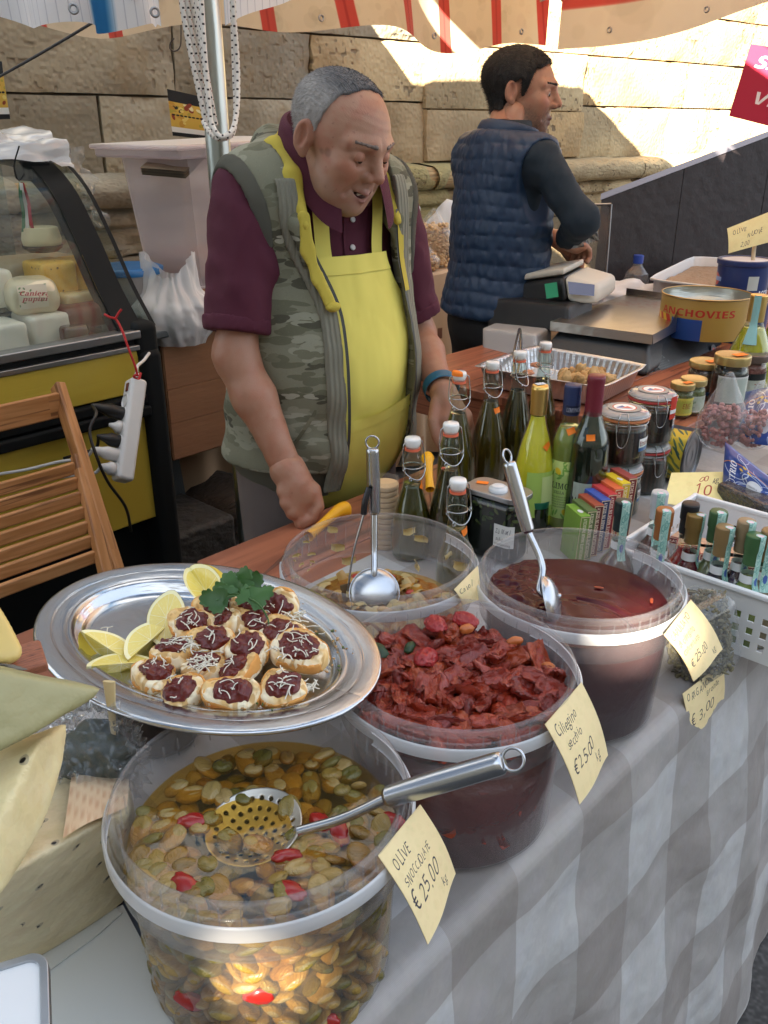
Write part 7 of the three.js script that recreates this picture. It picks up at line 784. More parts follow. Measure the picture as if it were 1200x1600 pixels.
{ // pole, rope, wire, posters
  const p = Pf(352, 300, 2.12), o = thing('steel_pole', 'galvanised steel awning pole behind the seller', 'pole', [p.x, 0, p.z]); part(o, 'tube', at(cy(0.0275, 0.0275, 2.42, 36), 0, 1.21, 0), mat(0xb4bbb8, 0.3, { metalness: 1, bumpMap: rep(grain, 2, 6), bumpScale: 0.0006 })); part(o, 'foot', at(bx(0.14, 0.01, 0.14, 0.002), 0, 0.006, 0), M.brushed); o.rotation.z = 0.006;
  const rt = ctex(64, 256, (g) => { g.fillStyle = '#e3ded6'; g.fillRect(0, 0, 64, 256); g.fillStyle = '#2b2526'; for (let i = 0; i < 8; i++) for (let j = 0; j < 2; j++) g.fillRect(j * 32 + (i % 2) * 16, i * 32, 9, 14); g.fillStyle = '#8a4a44'; for (let i = 0; i < 8; i++) g.fillRect(26 - (i % 2) * 16, i * 32 + 16, 7, 10); }); const tr = (pts, r, n) => { const g = tube(pts, r, n, 10), uv = g.attributes.uv; for (let i = 0; i < uv.count; i++) { const x = uv.getX(i); uv.setXY(i, uv.getY(i), x * n / 11); } return g; };
  const rm = mat(0xffffff, 0.8, { map: rt, bumpMap: rt, bumpScale: 0.0003 }), f = 2.03, rp = thing('coiled_rope', 'white speckled rope hanging in loops on the steel pole', 'rope'); for (const [u0, u1, k] of [[279, 322, 0], [287, 328, 0.008], [295, 333, 0.016], [302, 337, 0.0]]) part(rp, 'strand', tr([Pf(u0, -60, f + k), Pf(u0 + 6, 10, f + k), Pf(lerp(u0, u1, 0.55), 105, f + k), Pf(u1 - 4, 175, f + k), Pf(u1, 196, f + k)], 0.0058, 50), rm);
  part(rp, 'strand', tr([Pf(311, -60, f - 0.03), Pf(318, 60, f - 0.04), Pf(325, 150, f - 0.05), Pf(331, 195, f - 0.06), Pf(345, 214, f - 0.07), Pf(360, 208, f - 0.06), Pf(369, 180, f - 0.03), Pf(371, 110, f), Pf(365, 20, f), Pf(362, -60, f)], 0.0058, 110), rm); part(rp, 'strand', tr([Pf(318, 190, f - 0.01), Pf(326, 205, f - 0.03), Pf(345, 217, f - 0.065), Pf(362, 210, f - 0.05), Pf(368, 180, f - 0.02), Pf(366, 100, f + 0.01), Pf(361, -60, f + 0.01)], 0.0055, 90), rm);
  one('guy_wire', tube([Pf(-30, 136, 2.25), Pf(90, 68, 2.2), Pf(215, -8, 2.15)], 0.0032, 30, 7), mat(lin(0.05, 0.05, 0.055), 0.5), 'thin dark guy wire crossing the upper left corner', 'wire');
  one('wire_hook', tube([Pf(272, 60, 3.2), Pf(266, 68, 3.2), Pf(266, 77, 3.2), Pf(274, 80, 3.2), Pf(281, 74, 3.2), Pf(283, 40, 3.2), Pf(285, -30, 3.2)], 0.0025, 30, 7), mat(lin(0.07, 0.06, 0.055), 0.5), 'bent wire hook hanging near the awning corner', 'hook');
  const ft = ctex(256, 320, (g, w, h) => { g.fillStyle = '#1d1e22'; g.fillRect(0, 0, w, 80); g.fillStyle = '#d8b04a'; g.fillRect(0, 80, w, 180); for (let i = 0; i < 42; i++) { g.fillStyle = pick(['#e8cf74', '#c9963a', '#8f3a24', '#2b2418', '#efe4b4', '#b8a33e']); g.beginPath(); g.ellipse(rnd() * w, 90 + rnd() * 150, rr(8, 26), rr(6, 16), rnd() * 3, 0, 7); g.fill(); } g.fillStyle = '#17150f'; for (let i = 0; i < 12; i++) { g.beginPath(); g.ellipse(20 + i * 20, 170, 9, 6, 0, 0, 7); g.fill(); } g.fillStyle = '#ecebe6'; g.fillRect(0, 255, w, 40); g.fillStyle = '#1b1b1d'; g.fillRect(0, 292, w, 28); }); const fm = mat(0xffffff, 0.4, { map: ft });
  const pq = (px, f2, name, label) => { const q = px.map(([u, v]) => Pf(u, v, f2)), o2 = thing(name, label, 'poster'), [a, b] = card(...q, 0.004); part(o2, 'print', a, fm); part(o2, 'back', b, M.white); };
  pq([[261, 139], [345, 158], [345, 220], [270, 212]], 3.45, 'food_poster', 'food photo poster behind the pole, showing lemon slices and snacks'); pq([[-60, 92], [3, 96], [16, 186], [-60, 188]], 2.9, 'food_poster', 'strip of a bright food poster at the left picture edge');
}
{ // table with spotted cloth, bags of pulses
  const c = Pf(690, 424, 4.0), tt = ctex(256, 256, (g, w, h) => { g.fillStyle = '#b99a78'; g.fillRect(0, 0, w, h); for (let i = 0; i < 24; i++) { g.fillStyle = pick(['#8a5a3c', '#a67a58', '#6e4630', '#c7ab88']); const s = rr(8, 15); g.fillRect(rnd() * w, rnd() * h, s, s * 1.2); } }); const o = thing('spotted_tablecloth_table', 'back table covered with a beige cloth of small brown squares', 'table', [c.x, 0, c.z], TY);
  part(o, 'cloth', sheet((u, v) => { const x = lerp(-1.6, 0.55, u), H = c.y, pf = [[0.6, 0], [0, 0], [-0.01, -0.01], [-0.02, -H * 0.5], [-0.03, -H + 0.03]], t = v * 4, j = Math.min(3, Math.floor(t)), f = t - j, z = lerp(pf[j][0], pf[j + 1][0], f), y = H + lerp(pf[j][1], pf[j + 1][1], f), dr = clamp((H - y) / H); return [V(x, y, -z + dr * 0.05 * Math.sin(x * 16 + Math.sin(x * 5) * 2)), x * 2.2, v * 2.2]; }, 120, 32), mat(0xffffff, 0.8, { map: tt })); part(o, 'cloth_end', sheet((u, v) => { const H = c.y; return [V(0.55 + 0.02 * Math.sin(u * 18) * (1 - v) + 0.03 * (1 - v), H * lerp(0.04, 1, v), -u * 0.6), u * 1.4, v * 2.2]; }, 30, 12), mat(0xffffff, 0.8, { map: tt }));
  const bead = new THREE.IcosahedronGeometry(1, 1), pulse = (p, w, h, d, r, col, label, n) => { const b = thing('pulse_bag', label, 'bag', p), g = []; for (let i = 0; i < n; i++) { const a = rnd() * 6.28, y = rnd() * h * 0.86, k = 1 - 0.25 * (y / h); g.push(at(bead.clone(), Math.sin(a) * w / 2 * k, y + r, Math.cos(a) * d / 2 * k, rnd() * 3, 0, 0, r * rr(0.85, 1.1))); } part(b, 'pulses', g, mat(col, 0.6)).userData.kind = 'stuff'; part(b, 'mass', at(blob(w * 0.46, h * 0.46, d * 0.46, 0.1, 2, 3), 0, h * 0.45, 0), mat(col, 0.7)); part(b, 'film', warp(weld(new THREE.IcosahedronGeometry(1, 5)), (q) => { const nn = Math.abs(fbm(q.x * 3, q.y * 3, q.z * 3, 3) - 0.5), up = sstep(0.55, 1, q.y); q.set(q.x * w * 0.56 * (1 + nn * 0.4 - up * 0.6), h * 0.5 + q.y * h * 0.54 + up * 0.04, q.z * d * 0.56 * (1 + nn * 0.4 - up * 0.6)); }), M.film); };
  const base = (u, v) => Pf(u, v, 4.1); pulse(Pf(676, 418, 4.12).setY(c.y + 0.003), 0.155, 0.21, 0.10, 0.0085, lin(0.55, 0.36, 0.18), 'clear bag of chickpeas standing beside the younger seller', 420); pulse(Pf(662, 425, 4.02).setY(c.y + 0.003), 0.13, 0.08, 0.12, 0.006, lin(0.52, 0.30, 0.12), 'low clear bag of orange lentils in front of the chickpeas', 300);
  for (const [u, f, l] of [[632, 4.0, 'clear plastic tub at the left of the pulse bags'], [645, 3.93, 'clear plastic tub in front of the pulse bags']]) one('plastic_tub', [la([[0, 0], [0.055, 0], [0.062, 0.09], [0.065, 0.092], [0.065, 0.1], [0, 0.1]], 30)], mat(lin(0.75, 0.72, 0.7), 0.3, { transmission: 0.4, thickness: 0 }), l, 'tub', Pf(u, 430, f).setY(c.y + 0.002));
  const sack = (u, v, f, w, h, l) => one('white_sack', warp(weld(new THREE.IcosahedronGeometry(1, 5)), (q) => { const n = Math.abs(fbm(q.x * 2.5 + u, q.y * 2.5, q.z * 2.5, 4) - 0.5), up = sstep(0.2, 1, q.y); q.set(q.x * w * (1 + n * 0.7 - up * 0.45), q.y * h * (1 + n * 0.3), q.z * w * 0.8 * (1 + n * 0.7 - up * 0.45)); }), M.bag, l, 'sack', Pf(u, v, f)); sack(617, 335, 4.3, 0.11, 0.17, 'white translucent sack on the back table just right of the older seller'); sack(702, 372, 4.3, 0.12, 0.17, 'white sack between the chickpea bag and the younger seller');
  one('black_crate', at(bx(0.6, 0.16, 0.3, 0.01), 0, 0.08, 0), M.black, 'black crate on the back table behind the sacks', 'crate', Pf(660, 400, 4.4).setY(c.y + 0.002), TY);
}
{ // right background: glass screen, dark panel, red sign
  const gp = thing('glass_screen', 'grey glass screen with a bright edge behind the younger seller', 'screen'), q = [Pf(850, 322, 3.15), Pf(955, 319, 3.05), Pf(944, 470, 3.05), Pf(850, 470, 3.15)], [a] = card(...q, 0, 0); part(gp, 'pane', a, mat(lin(0.42, 0.42, 0.42), 0.08, { transmission: 0.75, thickness: 0 })); part(gp, 'edge', [tube([q[0], q[0].clone().lerp(q[1], 0.5), q[1]], 0.004, 4, 6), tube([q[1], q[1].clone().lerp(q[2], 0.5), q[2]], 0.004, 4, 6)], M.brushed);
  const pn = thing('counter_screen', 'dark brown counter panel with a metal top edge running to the right', 'panel'), m = mat(lin(0.016, 0.011, 0.012), 0.6, { bumpMap: rep(grain, 2), bumpScale: 0.003 }), A = Pf(940, 312, 3.15), B = Pf(1330, 165, 3.75), gx = (t0, t1) => { const p = A.clone().lerp(B, t0), r = A.clone().lerp(B, t1); return [p, r, r.clone().setY(0.02), p.clone().setY(0.02)]; };
  for (const [t0, t1] of [[0, 0.30], [0.304, 0.66], [0.664, 1]]) { const c = gx(t0, t1), bk = V(0.02, 0, -0.025); part(pn, 'board', hull([...c, ...c.map((p) => p.clone().add(bk))], 2), m); } const up = V(0, 0.02, 0), off = V(-0.006, 0, 0.008); part(pn, 'top_edge', hull([A, B].flatMap((p) => [p.clone().add(off), p.clone().add(off).add(up), p.clone().add(up).add(V(0.03, 0, -0.04)), p.clone().add(V(0.03, 0, -0.04))])), mat(0x9d9aa2, 0.4, { metalness: 0.8 }));
  const st = ctex(512, 512, (g, w, h) => { g.fillStyle = '#b01c3c'; g.fillRect(0, 0, w, h); g.fillStyle = '#e9e2e4'; g.font = 'italic bold 118px sans-serif'; g.fillText('SICILIA', 40, 150, 440); g.fillText('VERA', 75, 390, 300); }); const s = thing('red_sign', 'dark red sign with white capital letters at the right picture edge', 'sign'), P = [Pf(1173, 69, 2.9), Pf(1330, 92, 2.9), Pf(1300, 222, 2.9), Pf(1139, 181, 2.9)], [f2, b2] = card(...P, 0.0, 0.004); st.wrapS = st.wrapT = THREE.ClampToEdgeWrapping; part(s, 'face', f2, mat(0xffffff, 0.5, { map: st })); part(s, 'back', b2, mat(lin(0.3, 0.01, 0.03), 0.5)); part(s, 'post', tube([P[1].clone().add(V(0, 0.5, -0.01)), P[1].clone().add(V(0, 0.1, -0.01)), P[2].clone().add(V(0, -0.9, -0.01))], 0.012, 6, 8), M.brushed);
}

// ---------- the two sellers ----------
const mergeC = (a) => mergeGeometries(a.map((g) => { const q = g.index ? g.toNonIndexed() : g; return q; }));
// head in its own frame: +Z the face, +X its left ear; nk is where the neck meets the shoulders
function headParts(k, nk) {
  const f = (x, y, z) => {
    const ax = Math.abs(x);
    let d = ell(x, y, z, [0, 0.030, -0.014], [0.073, 0.074, 0.093]);
    d = smin(d, ell(x, y, z, [0, -0.020, 0.028], [0.0575, 0.088, 0.060]), 0.03);
    d = smin(d, ell(ax, y, z, [0.025, -0.060, 0.030], [0.030 * k.jowl, 0.040, 0.044]), 0.025);
    d = smin(d, ell(x, y, z, [0, -0.088, 0.058], [0.026, 0.022, 0.026]), 0.02);
    d = smin(d, ell(ax, y, z, [0.036, -0.020, 0.058], [0.023, 0.022, 0.022]), 0.02);
    d = smin(d, cap(ax, y, z, [0.008, 0.024, 0.084], [0.046, 0.022, 0.064], 0.010, 0.009), 0.014);
    d = smax(d, -ell(ax, y, z, [0.031, 0.002, 0.090], [0.017, 0.011, 0.014]), 0.012);
    d = smin(d, ell(ax, y, z, [0.031, 0.004, 0.0695], [0.0165, 0.0115, 0.0125]), 0.004);
    d = smin(d, cap(x, y, z, [0, 0.012, 0.086], [0, -0.021, 0.1035 * k.nose], 0.0070, 0.0098), 0.014);
    d = smin(d, ell(ax, y, z, [0.0125, -0.028, 0.093], [0.0085, 0.008, 0.011]), 0.006);
    d = smax(d, -ell(ax, y, z, [0.006, -0.0355, 0.097], [0.0035, 0.004, 0.005]), 0.003);
    d = smin(d, cap(ax, y, z, [0, -0.0575, 0.0885], [0.029, -0.0555 + k.smile, 0.067], 0.0052, 0.0028), 0.006);
    d = smin(d, cap(ax, y, z, [0, -0.0705, 0.0850], [0.025, -0.066 + k.smile, 0.069], 0.0052, 0.0028), 0.006);
    if (k.mouth) d = smax(d, -ell(x, y - k.smile * (ax / 0.026) ** 2, z, [0, -0.064, 0.088], [0.028, k.mouth, 0.020]), 0.002);
    d = smax(d, -cap(ax, y, z, [0.018, -0.028, 0.097], [0.036, -0.062, 0.074], 0.003, 0.003), 0.009);
    d = smin(d, cap(x, y, z, [0, -0.050, -0.030], nk, 0.049 * k.neck, 0.060 * k.neck), 0.03);
    if (k.chin2) d = smin(d, ell(x, y, z, [0, -0.088, 0.026], [0.036, 0.02, 0.038]), 0.02);
    // ears
    const ex = ax - 0.0775 + (z + 0.014) * 0.34, ey = y + 0.002, ez = z + 0.014; let e = ell(ex, ey, ez, [0, 0, 0], [0.0105, 0.0285, 0.0165]); e = smax(e, -ell(ex, ey, ez, [0.0105, 0.002, 0.0015], [0.0095, 0.0215, 0.0105]), 0.002); e = smin(e, cap(ex, ey, ez, [0.003, 0.013, -0.006], [0.004, -0.012, -0.004], 0.0026, 0.0034), 0.003); e = smin(e, cap(ex, ey, ez, [0.004, -0.004, 0.011], [0.003, -0.010, 0.009], 0.0036, 0.003), 0.003); e = smin(e, ell(ex, ey, ez, [0.001, -0.026, 0.006], [0.005, 0.008, 0.007]), 0.006);
    d = smin(d, e, 0.006);
    if (k.lines) { d += k.lines * (0.5 * Math.sin(y * 560 + 3 * Math.sin(x * 40)) * sstep(0.035, 0.05, y) * sstep(0.085, 0.07, y) * sstep(0.03, 0.05, z) + 1.2 * Math.exp(-((ax - 0.047) ** 2 + (z - 0.062) ** 2) / 0.0002) * Math.sin(y * 480 + ax * 200) * sstep(-0.02, -0.01, y) * sstep(0.02, 0.01, y)); d = smax(d, -cap(ax, y, z, [0.016, -0.0095, 0.088], [0.040, -0.014, 0.074], 0.0014, 0.001), 0.005); }
    return d + (fbm(x * 90, y * 90, z * 90, 2) - 0.5) * 0.0008;
  };
  const hl = k.hairline, hair = (x, y, z) => { const c = smin(ell(x, y, z, [0, 0.030, -0.014], [0.073, 0.074, 0.093]), cap(x, y, z, [0, -0.045, -0.022], nk, 0.05, 0.05), 0.04), ax = Math.abs(x); const th = k.hairT * (0.35 + 0.25 * noise(x * 60, y * 30, z * 60) + 0.65 * sstep(-0.02, 0.06, y)); const n = (fbm(x * 240, y * 110, z * 170, 3) - 0.5) * k.hairN; const edge = hl(ax, z) + (fbm(x * 70, 3, z * 70, 2) - 0.5) * 0.012 - y; return smax(c - th + n, edge, 0.004); };
  return { f, hair };
}
const skinCol = (base, red, dark) => (x, y, z) => { const n = fbm(x * 55, y * 55, z * 55, 3), m = noise(x * 260, y * 260, z * 260); let c = mixc(base, red, sstep(0.4, 0.7, n) * 0.55); if (m > 0.93) c = mixc(c, dark, 0.45); return c; };
const skinM = new THREE.MeshPhysicalMaterial({ color: 0xffffff, roughness: 0.48, vertexColors: true, side: THREE.DoubleSide, bumpMap: rep(fine, 7), bumpScale: 0.00025 });
const strandT = dtex(128, 128, (x, y) => fbm(x * 60, y * 12, 2, 3, 0), false);
const hairMat = (o = {}) => new THREE.MeshPhysicalMaterial({ color: 0xffffff, roughness: 0.7, bumpMap: rep(strandT, 16, 10), bumpScale: 0.002, vertexColors: true, side: THREE.DoubleSide, ...o });
const strandG = at(new THREE.ConeGeometry(0.00038, 1, 4, 1, true), 0, 0.5, 0);
function furry(o, g, M4, n, len, flow, colOf) {
  const p = g.attributes.position, nn = g.attributes.normal, ix = g.index, im = new THREE.InstancedMesh(strandG, mat(0xffffff, 0.55), n), m = new THREE.Matrix4(), q = new THREE.Quaternion(), a = V(), d = V(), inv = M4.clone().invert(), N3 = new THREE.Matrix3().getNormalMatrix(M4), T = ix.count / 3;
  for (let i = 0; i < n; i++) { const t = Math.floor(rnd() * T) * 3, u = rnd(), v = rnd() * (1 - u), id = [0, 1, 2].map((k) => ix.getX(t + k)), w = [1 - u - v, u, v]; a.set(0, 0, 0); d.set(0, 0, 0); id.forEach((k, j) => { a.x += p.getX(k) * w[j]; a.y += p.getY(k) * w[j]; a.z += p.getZ(k) * w[j]; d.x += nn.getX(k) * w[j]; d.y += nn.getY(k) * w[j]; d.z += nn.getZ(k) * w[j]; }); const lo = a.clone().applyMatrix4(inv), c = colOf(lo.x, lo.y, lo.z), f = V(...flow(lo)).applyMatrix3(N3); d.multiplyScalar(0.7).add(f).add(V(rr(-0.3, 0.3), rr(-0.3, 0.3), rr(-0.3, 0.3))).normalize(); q.setFromUnitVectors(V(0, 1, 0), d); im.setMatrixAt(i, m.compose(a.addScaledVector(d, -0.002), q, V(1, len * rr(0.6, 1.2), 1))); im.setColorAt(i, lin(...mixc(c[0], c[1], rnd()))); }
  im.name = 'hair_strands'; im.userData.kind = 'stuff'; o.add(im);
}
function addHead(o, body, M4, k, nk) {
  const { f, hair } = headParts(k, nk), base = k.skin;
  const col = (x, y, z) => {
    let c = skinCol(...base)(x, y, z); const ax = Math.abs(x), g = (cx, cy2, cz, r) => Math.exp(-((ax - cx) ** 2 + (y - cy2) ** 2 + (z - cz) ** 2) / (r * r));
    c = mixc(c, base[1], 0.5 * g(0.04, -0.025, 0.07, 0.026) + 0.6 * g(0, -0.03, 0.108, 0.02) + 0.5 * g(0.08, 0, -0.01, 0.025));
    c = mixc(c, k.lip, Math.min(1, 1.1 * g(0, -0.057, 0.094, 0.009) + 1.1 * g(0.013, -0.058, 0.088, 0.008) + 1.1 * g(0, -0.072, 0.092, 0.010) + 1.0 * g(0.012, -0.070, 0.087, 0.008)));
    const beard = sstep(-0.018, -0.05, y) * sstep(-0.03, 0.01, z) * sstep(-0.16, -0.12, y) * (1 - Math.min(1, 1.5 * g(0.045, -0.03, 0.06, 0.02))); c = mixc(c, k.beardC, beard * k.beard * (0.5 + 0.8 * noise(x * 700, y * 700, z * 700)));
    for (const [mx, my, mz, r, a] of k.moles) c = mixc(c, base[2], a * sstep(1.25, 0.6, Math.hypot(x - mx, y - my, z - mz) / r));
    return c;
  };
  const g = nets(f, [-0.1, -0.16, -0.13], [0.1, 0.13, 0.13], k.cell, (x, y, z) => [x * 3, y * 3 + z], col).applyMatrix4(M4); body.push(g);
  const hc = (x, y, z) => { const t = k.hairCol(x, y, z); const n = fbm(x * 300, y * 60, z * 200, 2); return mixc(t[0], t[1], n); };
  const hg = nets(hair, [-0.1, -0.12, -0.135], [0.1, 0.15, 0.11], 0.0034, null, hc).applyMatrix4(M4); part(o, 'hair', hg, hairMat()); furry(o, hg, M4, 11000, k.strand, (q) => [q.x * 2, -0.55 - q.y * 2, q.z < 0.02 ? -0.5 : 0.35], k.hairCol);
  const brow = nets((x, y, z) => { const ax = Math.abs(x); return cap(ax, y, z, [0.013, 0.0255, 0.0925], [0.046, 0.0265, 0.0745], 0.0038, 0.0026) + (fbm(x * 500, y * 500, z * 400, 2) - 0.5) * 0.004; }, [-0.06, 0.01, 0.05], [0.06, 0.045, 0.11], 0.0022, null, () => k.browC).applyMatrix4(M4); part(o, 'eyebrows', brow, hairMat());
  const eyeM = mat(lin(0.6, 0.57, 0.53), 0.15), irisM = mat(lin(0.03, 0.018, 0.01), 0.1);
  for (const s of [-1, 1]) { const e = part(o, 'eye', new THREE.SphereGeometry(0.0115, 20, 14).translate(s * 0.031, 0.0025, 0.0708).applyMatrix4(M4), eyeM); part(e, 'iris', at(new THREE.SphereGeometry(0.0052, 14, 10).scale(1, 1, 0.4), s * 0.031 + k.gaze, -0.0015, 0.0815).applyMatrix4(M4), irisM); part(e, 'eyelid', nets((x, y, z) => smax(Math.abs(Math.hypot(x - s * 0.031, y - 0.0025, z - 0.0708) - 0.0128) - 0.0011, -(y - k.lid + (x - s * 0.031) ** 2 * 8) * 0.9, 0.002), [s * 0.031 - 0.016, -0.014, 0.058], [s * 0.031 + 0.016, 0.02, 0.088], 0.0013, null, () => mixc(base[0], base[1], 0.5)).applyMatrix4(M4), skinM); part(e, 'lower_lid', nets((x, y, z) => smax(Math.abs(Math.hypot(x - s * 0.031, y - 0.0025, z - 0.0708) - 0.0126) - 0.001, y + 0.0045 - (x - s * 0.031) ** 2 * 6, 0.002), [s * 0.031 - 0.016, -0.014, 0.058], [s * 0.031 + 0.016, 0.02, 0.088], 0.0013, null, () => base[0]).applyMatrix4(M4), skinM); }
  if (k.mouth) part(o, 'mouth_inside', at(new THREE.SphereGeometry(1, 16, 10), 0, -0.064, 0.076, 0, 0, 0, [0.018, 0.006, 0.008]).applyMatrix4(M4), mat(lin(0.06, 0.012, 0.010), 0.4));
  if (k.teeth) part(o, 'teeth', at(bx(0.026, 0.0035, 0.004, 0.0015), 0, -0.0608, 0.0805).applyMatrix4(M4), mat(lin(0.6, 0.55, 0.45), 0.3));
}
const toLocal = (O, th) => (p) => { const x = p.x - O.x, z = p.z - O.z, c = Math.cos(th), s = Math.sin(th); return [c * x - s * z, p.y, s * x + c * z]; };
// finger: three bones as tapered capsules
const finger = (x, y, z, pts, r) => Math.min(cap(x, y, z, pts[0], pts[1], r, r * 0.95), cap(x, y, z, pts[1], pts[2], r * 0.97, r * 0.88), cap(x, y, z, pts[2], pts[3], r * 0.88, r * 0.76));
{ // ---- the older seller
  const O = V(-0.15, 0, -1.80), th = R(35), L = toLocal(O, th);
  const o = thing('person', 'older person in maroon polo, camouflage vest and yellow apron looking down behind the table', 'person', O, th);
  const shR = [-0.158, 1.362, 0.055], shL = [0.140, 1.345, 0.055], elR = L(Pf(368, 556, 1.585)), wrR = L(Pf(450, 735, 1.512)), elL = L(Pf(652, 520, 1.90)), wrL = L(Pf(692, 612, 1.70));
  const torso = (x, y, z) => { let d = ell(x, y, z, [0, 1.20, 0.035], [0.160, 0.215, 0.115]); d = smin(d, ell(x, y, z, [0.0, 1.03, 0.055], [0.166, 0.18, 0.138]), 0.08); d = smin(d, ell(x, y, z, [0, 0.88, 0.01], [0.170, 0.16, 0.130]), 0.07); d = smin(d, cap(x, y, z, [-0.125, 1.362, 0.05], [0.11, 1.348, 0.05], 0.060, 0.060), 0.07); return smin(d, cap(x, y, z, [0, 1.36, 0.055], [0, 1.44, 0.09], 0.075, 0.058), 0.05); };
  const armF = (x, y, z, sh, el, wr, g) => smin(cap(x, y, z, sh, el, 0.049 + g, 0.037 + g), smin(cap(x, y, z, el, [lerp(el[0], wr[0], 0.35), lerp(el[1], wr[1], 0.35), lerp(el[2], wr[2], 0.35)], 0.0365 + g, 0.0395 + g), cap(x, y, z, [lerp(el[0], wr[0], 0.35), lerp(el[1], wr[1], 0.35), lerp(el[2], wr[2], 0.35)], wr, 0.039 + g, 0.0275 + g), 0.02), 0.03);
  const skin = [[0.42, 0.225, 0.145], [0.40, 0.145, 0.085], [0.15, 0.07, 0.045]], armSkin = [[0.37, 0.185, 0.115], [0.36, 0.135, 0.075], [0.14, 0.065, 0.04]], sc = skinCol(...armSkin), body = [];
  body.push(nets((x, y, z) => Math.min(smin(torso(x, y, z) + 0.02, armF(x, y, z, shR, elR, wrR, 0), 0.03), smin(torso(x, y, z) + 0.02, armF(x, y, z, shL, elL, wrL, -0.002), 0.03)) + (fbm(x * 40, y * 40, z * 40, 2) - 0.5) * 0.004, [-0.33, 0.84, -0.13], [0.34, 1.46, 0.30], 0.0085, (x, y, z) => [x * 3, y * 3 + z], sc));
  // right fist, leaning on the table with a ring on the ring finger
  const W = wrR, f = 1.0, mcp = [L(Pf(443, 768, 1.482)), L(Pf(448, 786, 1.474)), L(Pf(457, 801, 1.470)), L(Pf(470, 812, 1.474))], palm = L(Pf(474, 772, 1.50)), kn = L(Pf(462, 757, 1.495));
  const bend = (m, i) => { const a = L(Pf(600, 800, 1)), d1 = [0.016 - 0.004 * i, -0.010, -0.022], back = (p, v) => [p[0] + v[0], p[1] + v[1], p[2] + v[2]]; const p1 = back(m, [0.018, -0.014, -0.012]), p2 = back(p1, [0.020, -0.002, -0.016]), p3 = back(p2, [0.012, 0.010, -0.006]); return [m, p1, p2, p3]; };
  const fs = mcp.map(bend), thumb = [L(Pf(491, 765, 1.50)), L(Pf(497, 792, 1.485)), L(Pf(488, 810, 1.475)), L(Pf(470, 820, 1.468))];
  body.push(nets((x, y, z) => { let d = cap(x, y, z, W, palm, 0.031, 0.030); d = smin(d, cap(x, y, z, W, kn, 0.028, 0.022), 0.02); for (const m of mcp) d = smin(d, cap(x, y, z, kn, m, 0.018, 0.0125), 0.012); for (let i = 0; i < 4; i++) d = smin(d, finger(x, y, z, fs[i], 0.0118 - (i === 0 ? 0.0015 : 0)), 0.005); d = smin(d, finger(x, y, z, thumb, 0.0125), 0.008); return d + (fbm(x * 120, y * 120, z * 120, 2) - 0.5) * 0.0016; }, [W[0] - 0.075, W[1] - 0.115, W[2] - 0.075], [W[0] + 0.085, W[1] + 0.03, W[2] + 0.095], 0.0028, (x, y, z) => [x * 3, y * 3 + z], sc));
  { // left hand, resting behind the bottles
    const d = V(...wrL).sub(V(...elL)).normalize(), dn = V(0.02, -0.75, 0.6).normalize(), side = V(1, 0, 0.1), P = (a, b, c) => V(...wrL).addScaledVector(dn, a).addScaledVector(side, b).add(V(0, -c, 0)).toArray();
    const ch = [-0.028, -0.010, 0.009, 0.027].map((b, i) => [P(0.075, b, 0), P(0.105 - 0.004 * Math.abs(i - 1), b * 1.1, 0.006), P(0.122, b * 1.1, 0.022), P(0.118, b * 1.05, 0.040)]), thb = [P(0.02, -0.026, 0), P(0.05, -0.046, 0.006), P(0.075, -0.05, 0.014), P(0.095, -0.046, 0.02)];
    body.push(nets((x, y, z) => { let q = cap(x, y, z, wrL, P(0.07, 0, 0), 0.028, 0.03); q = smin(q, cap(x, y, z, P(0.06, -0.024, 0), P(0.06, 0.024, 0), 0.017, 0.016), 0.015); for (const c of ch) q = smin(q, finger(x, y, z, c, 0.0098), 0.006); return smin(q, finger(x, y, z, thb, 0.0115), 0.008); }, [wrL[0] - 0.09, wrL[1] - 0.16, wrL[2] - 0.04], [wrL[0] + 0.08, wrL[1] + 0.03, wrL[2] + 0.13], 0.0035, (x, y, z) => [x * 3, y * 3 + z], sc));
  }
  const HC = V(...L(Pf(534, 218, 1.655))), M4 = new THREE.Matrix4().compose(HC, new THREE.Quaternion().setFromEuler(new THREE.Euler(R(23), R(12), R(-2), 'YXZ')), V(1.01, 1.01, 1.01)), inv = M4.clone().invert(), nk = V(0, 1.375, 0.055).applyMatrix4(inv).toArray();
  addHead(o, body, M4, { cell: 0.0025, jowl: 1.06, nose: 1.03, smile: 0.011, mouth: 0.0040, neck: 0.88, chin2: true, teeth: true, skin, lip: [0.33, 0.11, 0.085], beardC: [0.30, 0.22, 0.18], beard: 0.35, gaze: 0.001, lid: -0.0030, browC: [0.17, 0.13, 0.11], lines: 0.0004, moles: [[-0.056, 0.055, 0.052, 0.0035, 0.9], [-0.045, 0.078, 0.058, 0.003, 0.8], [-0.062, -0.008, 0.035, 0.008, 0.5], [-0.066, -0.012, 0.022, 0.006, 0.45]],
    strand: 0.007, hairT: 0.0035, hairN: 0.004, hairline: (ax, z) => z < -0.05 ? lerp(-0.075, -0.03, sstep(-0.12, -0.05, z)) : z < 0.0 ? lerp(-0.03, 0.0, sstep(-0.05, 0.012, z)) + (ax > 0.06 && z > -0.035 && z < 0.006 ? 0.02 : 0) : z < 0.024 ? lerp(-0.008, 0.082, sstep(-0.002, 0.02, z)) : lerp(0.082, 0.12, sstep(0.022, 0.046, z)), hairCol: (x, y, z) => { const t = sstep(0.05, 0.092, y + Math.abs(x) * -0.2 + z * 0.12); return [mixc([0.42, 0.40, 0.38], [0.055, 0.055, 0.06], t), mixc([0.22, 0.205, 0.19], [0.13, 0.13, 0.135], t)]; } }, nk);
  part(o, 'body', mergeC(body), skinM);
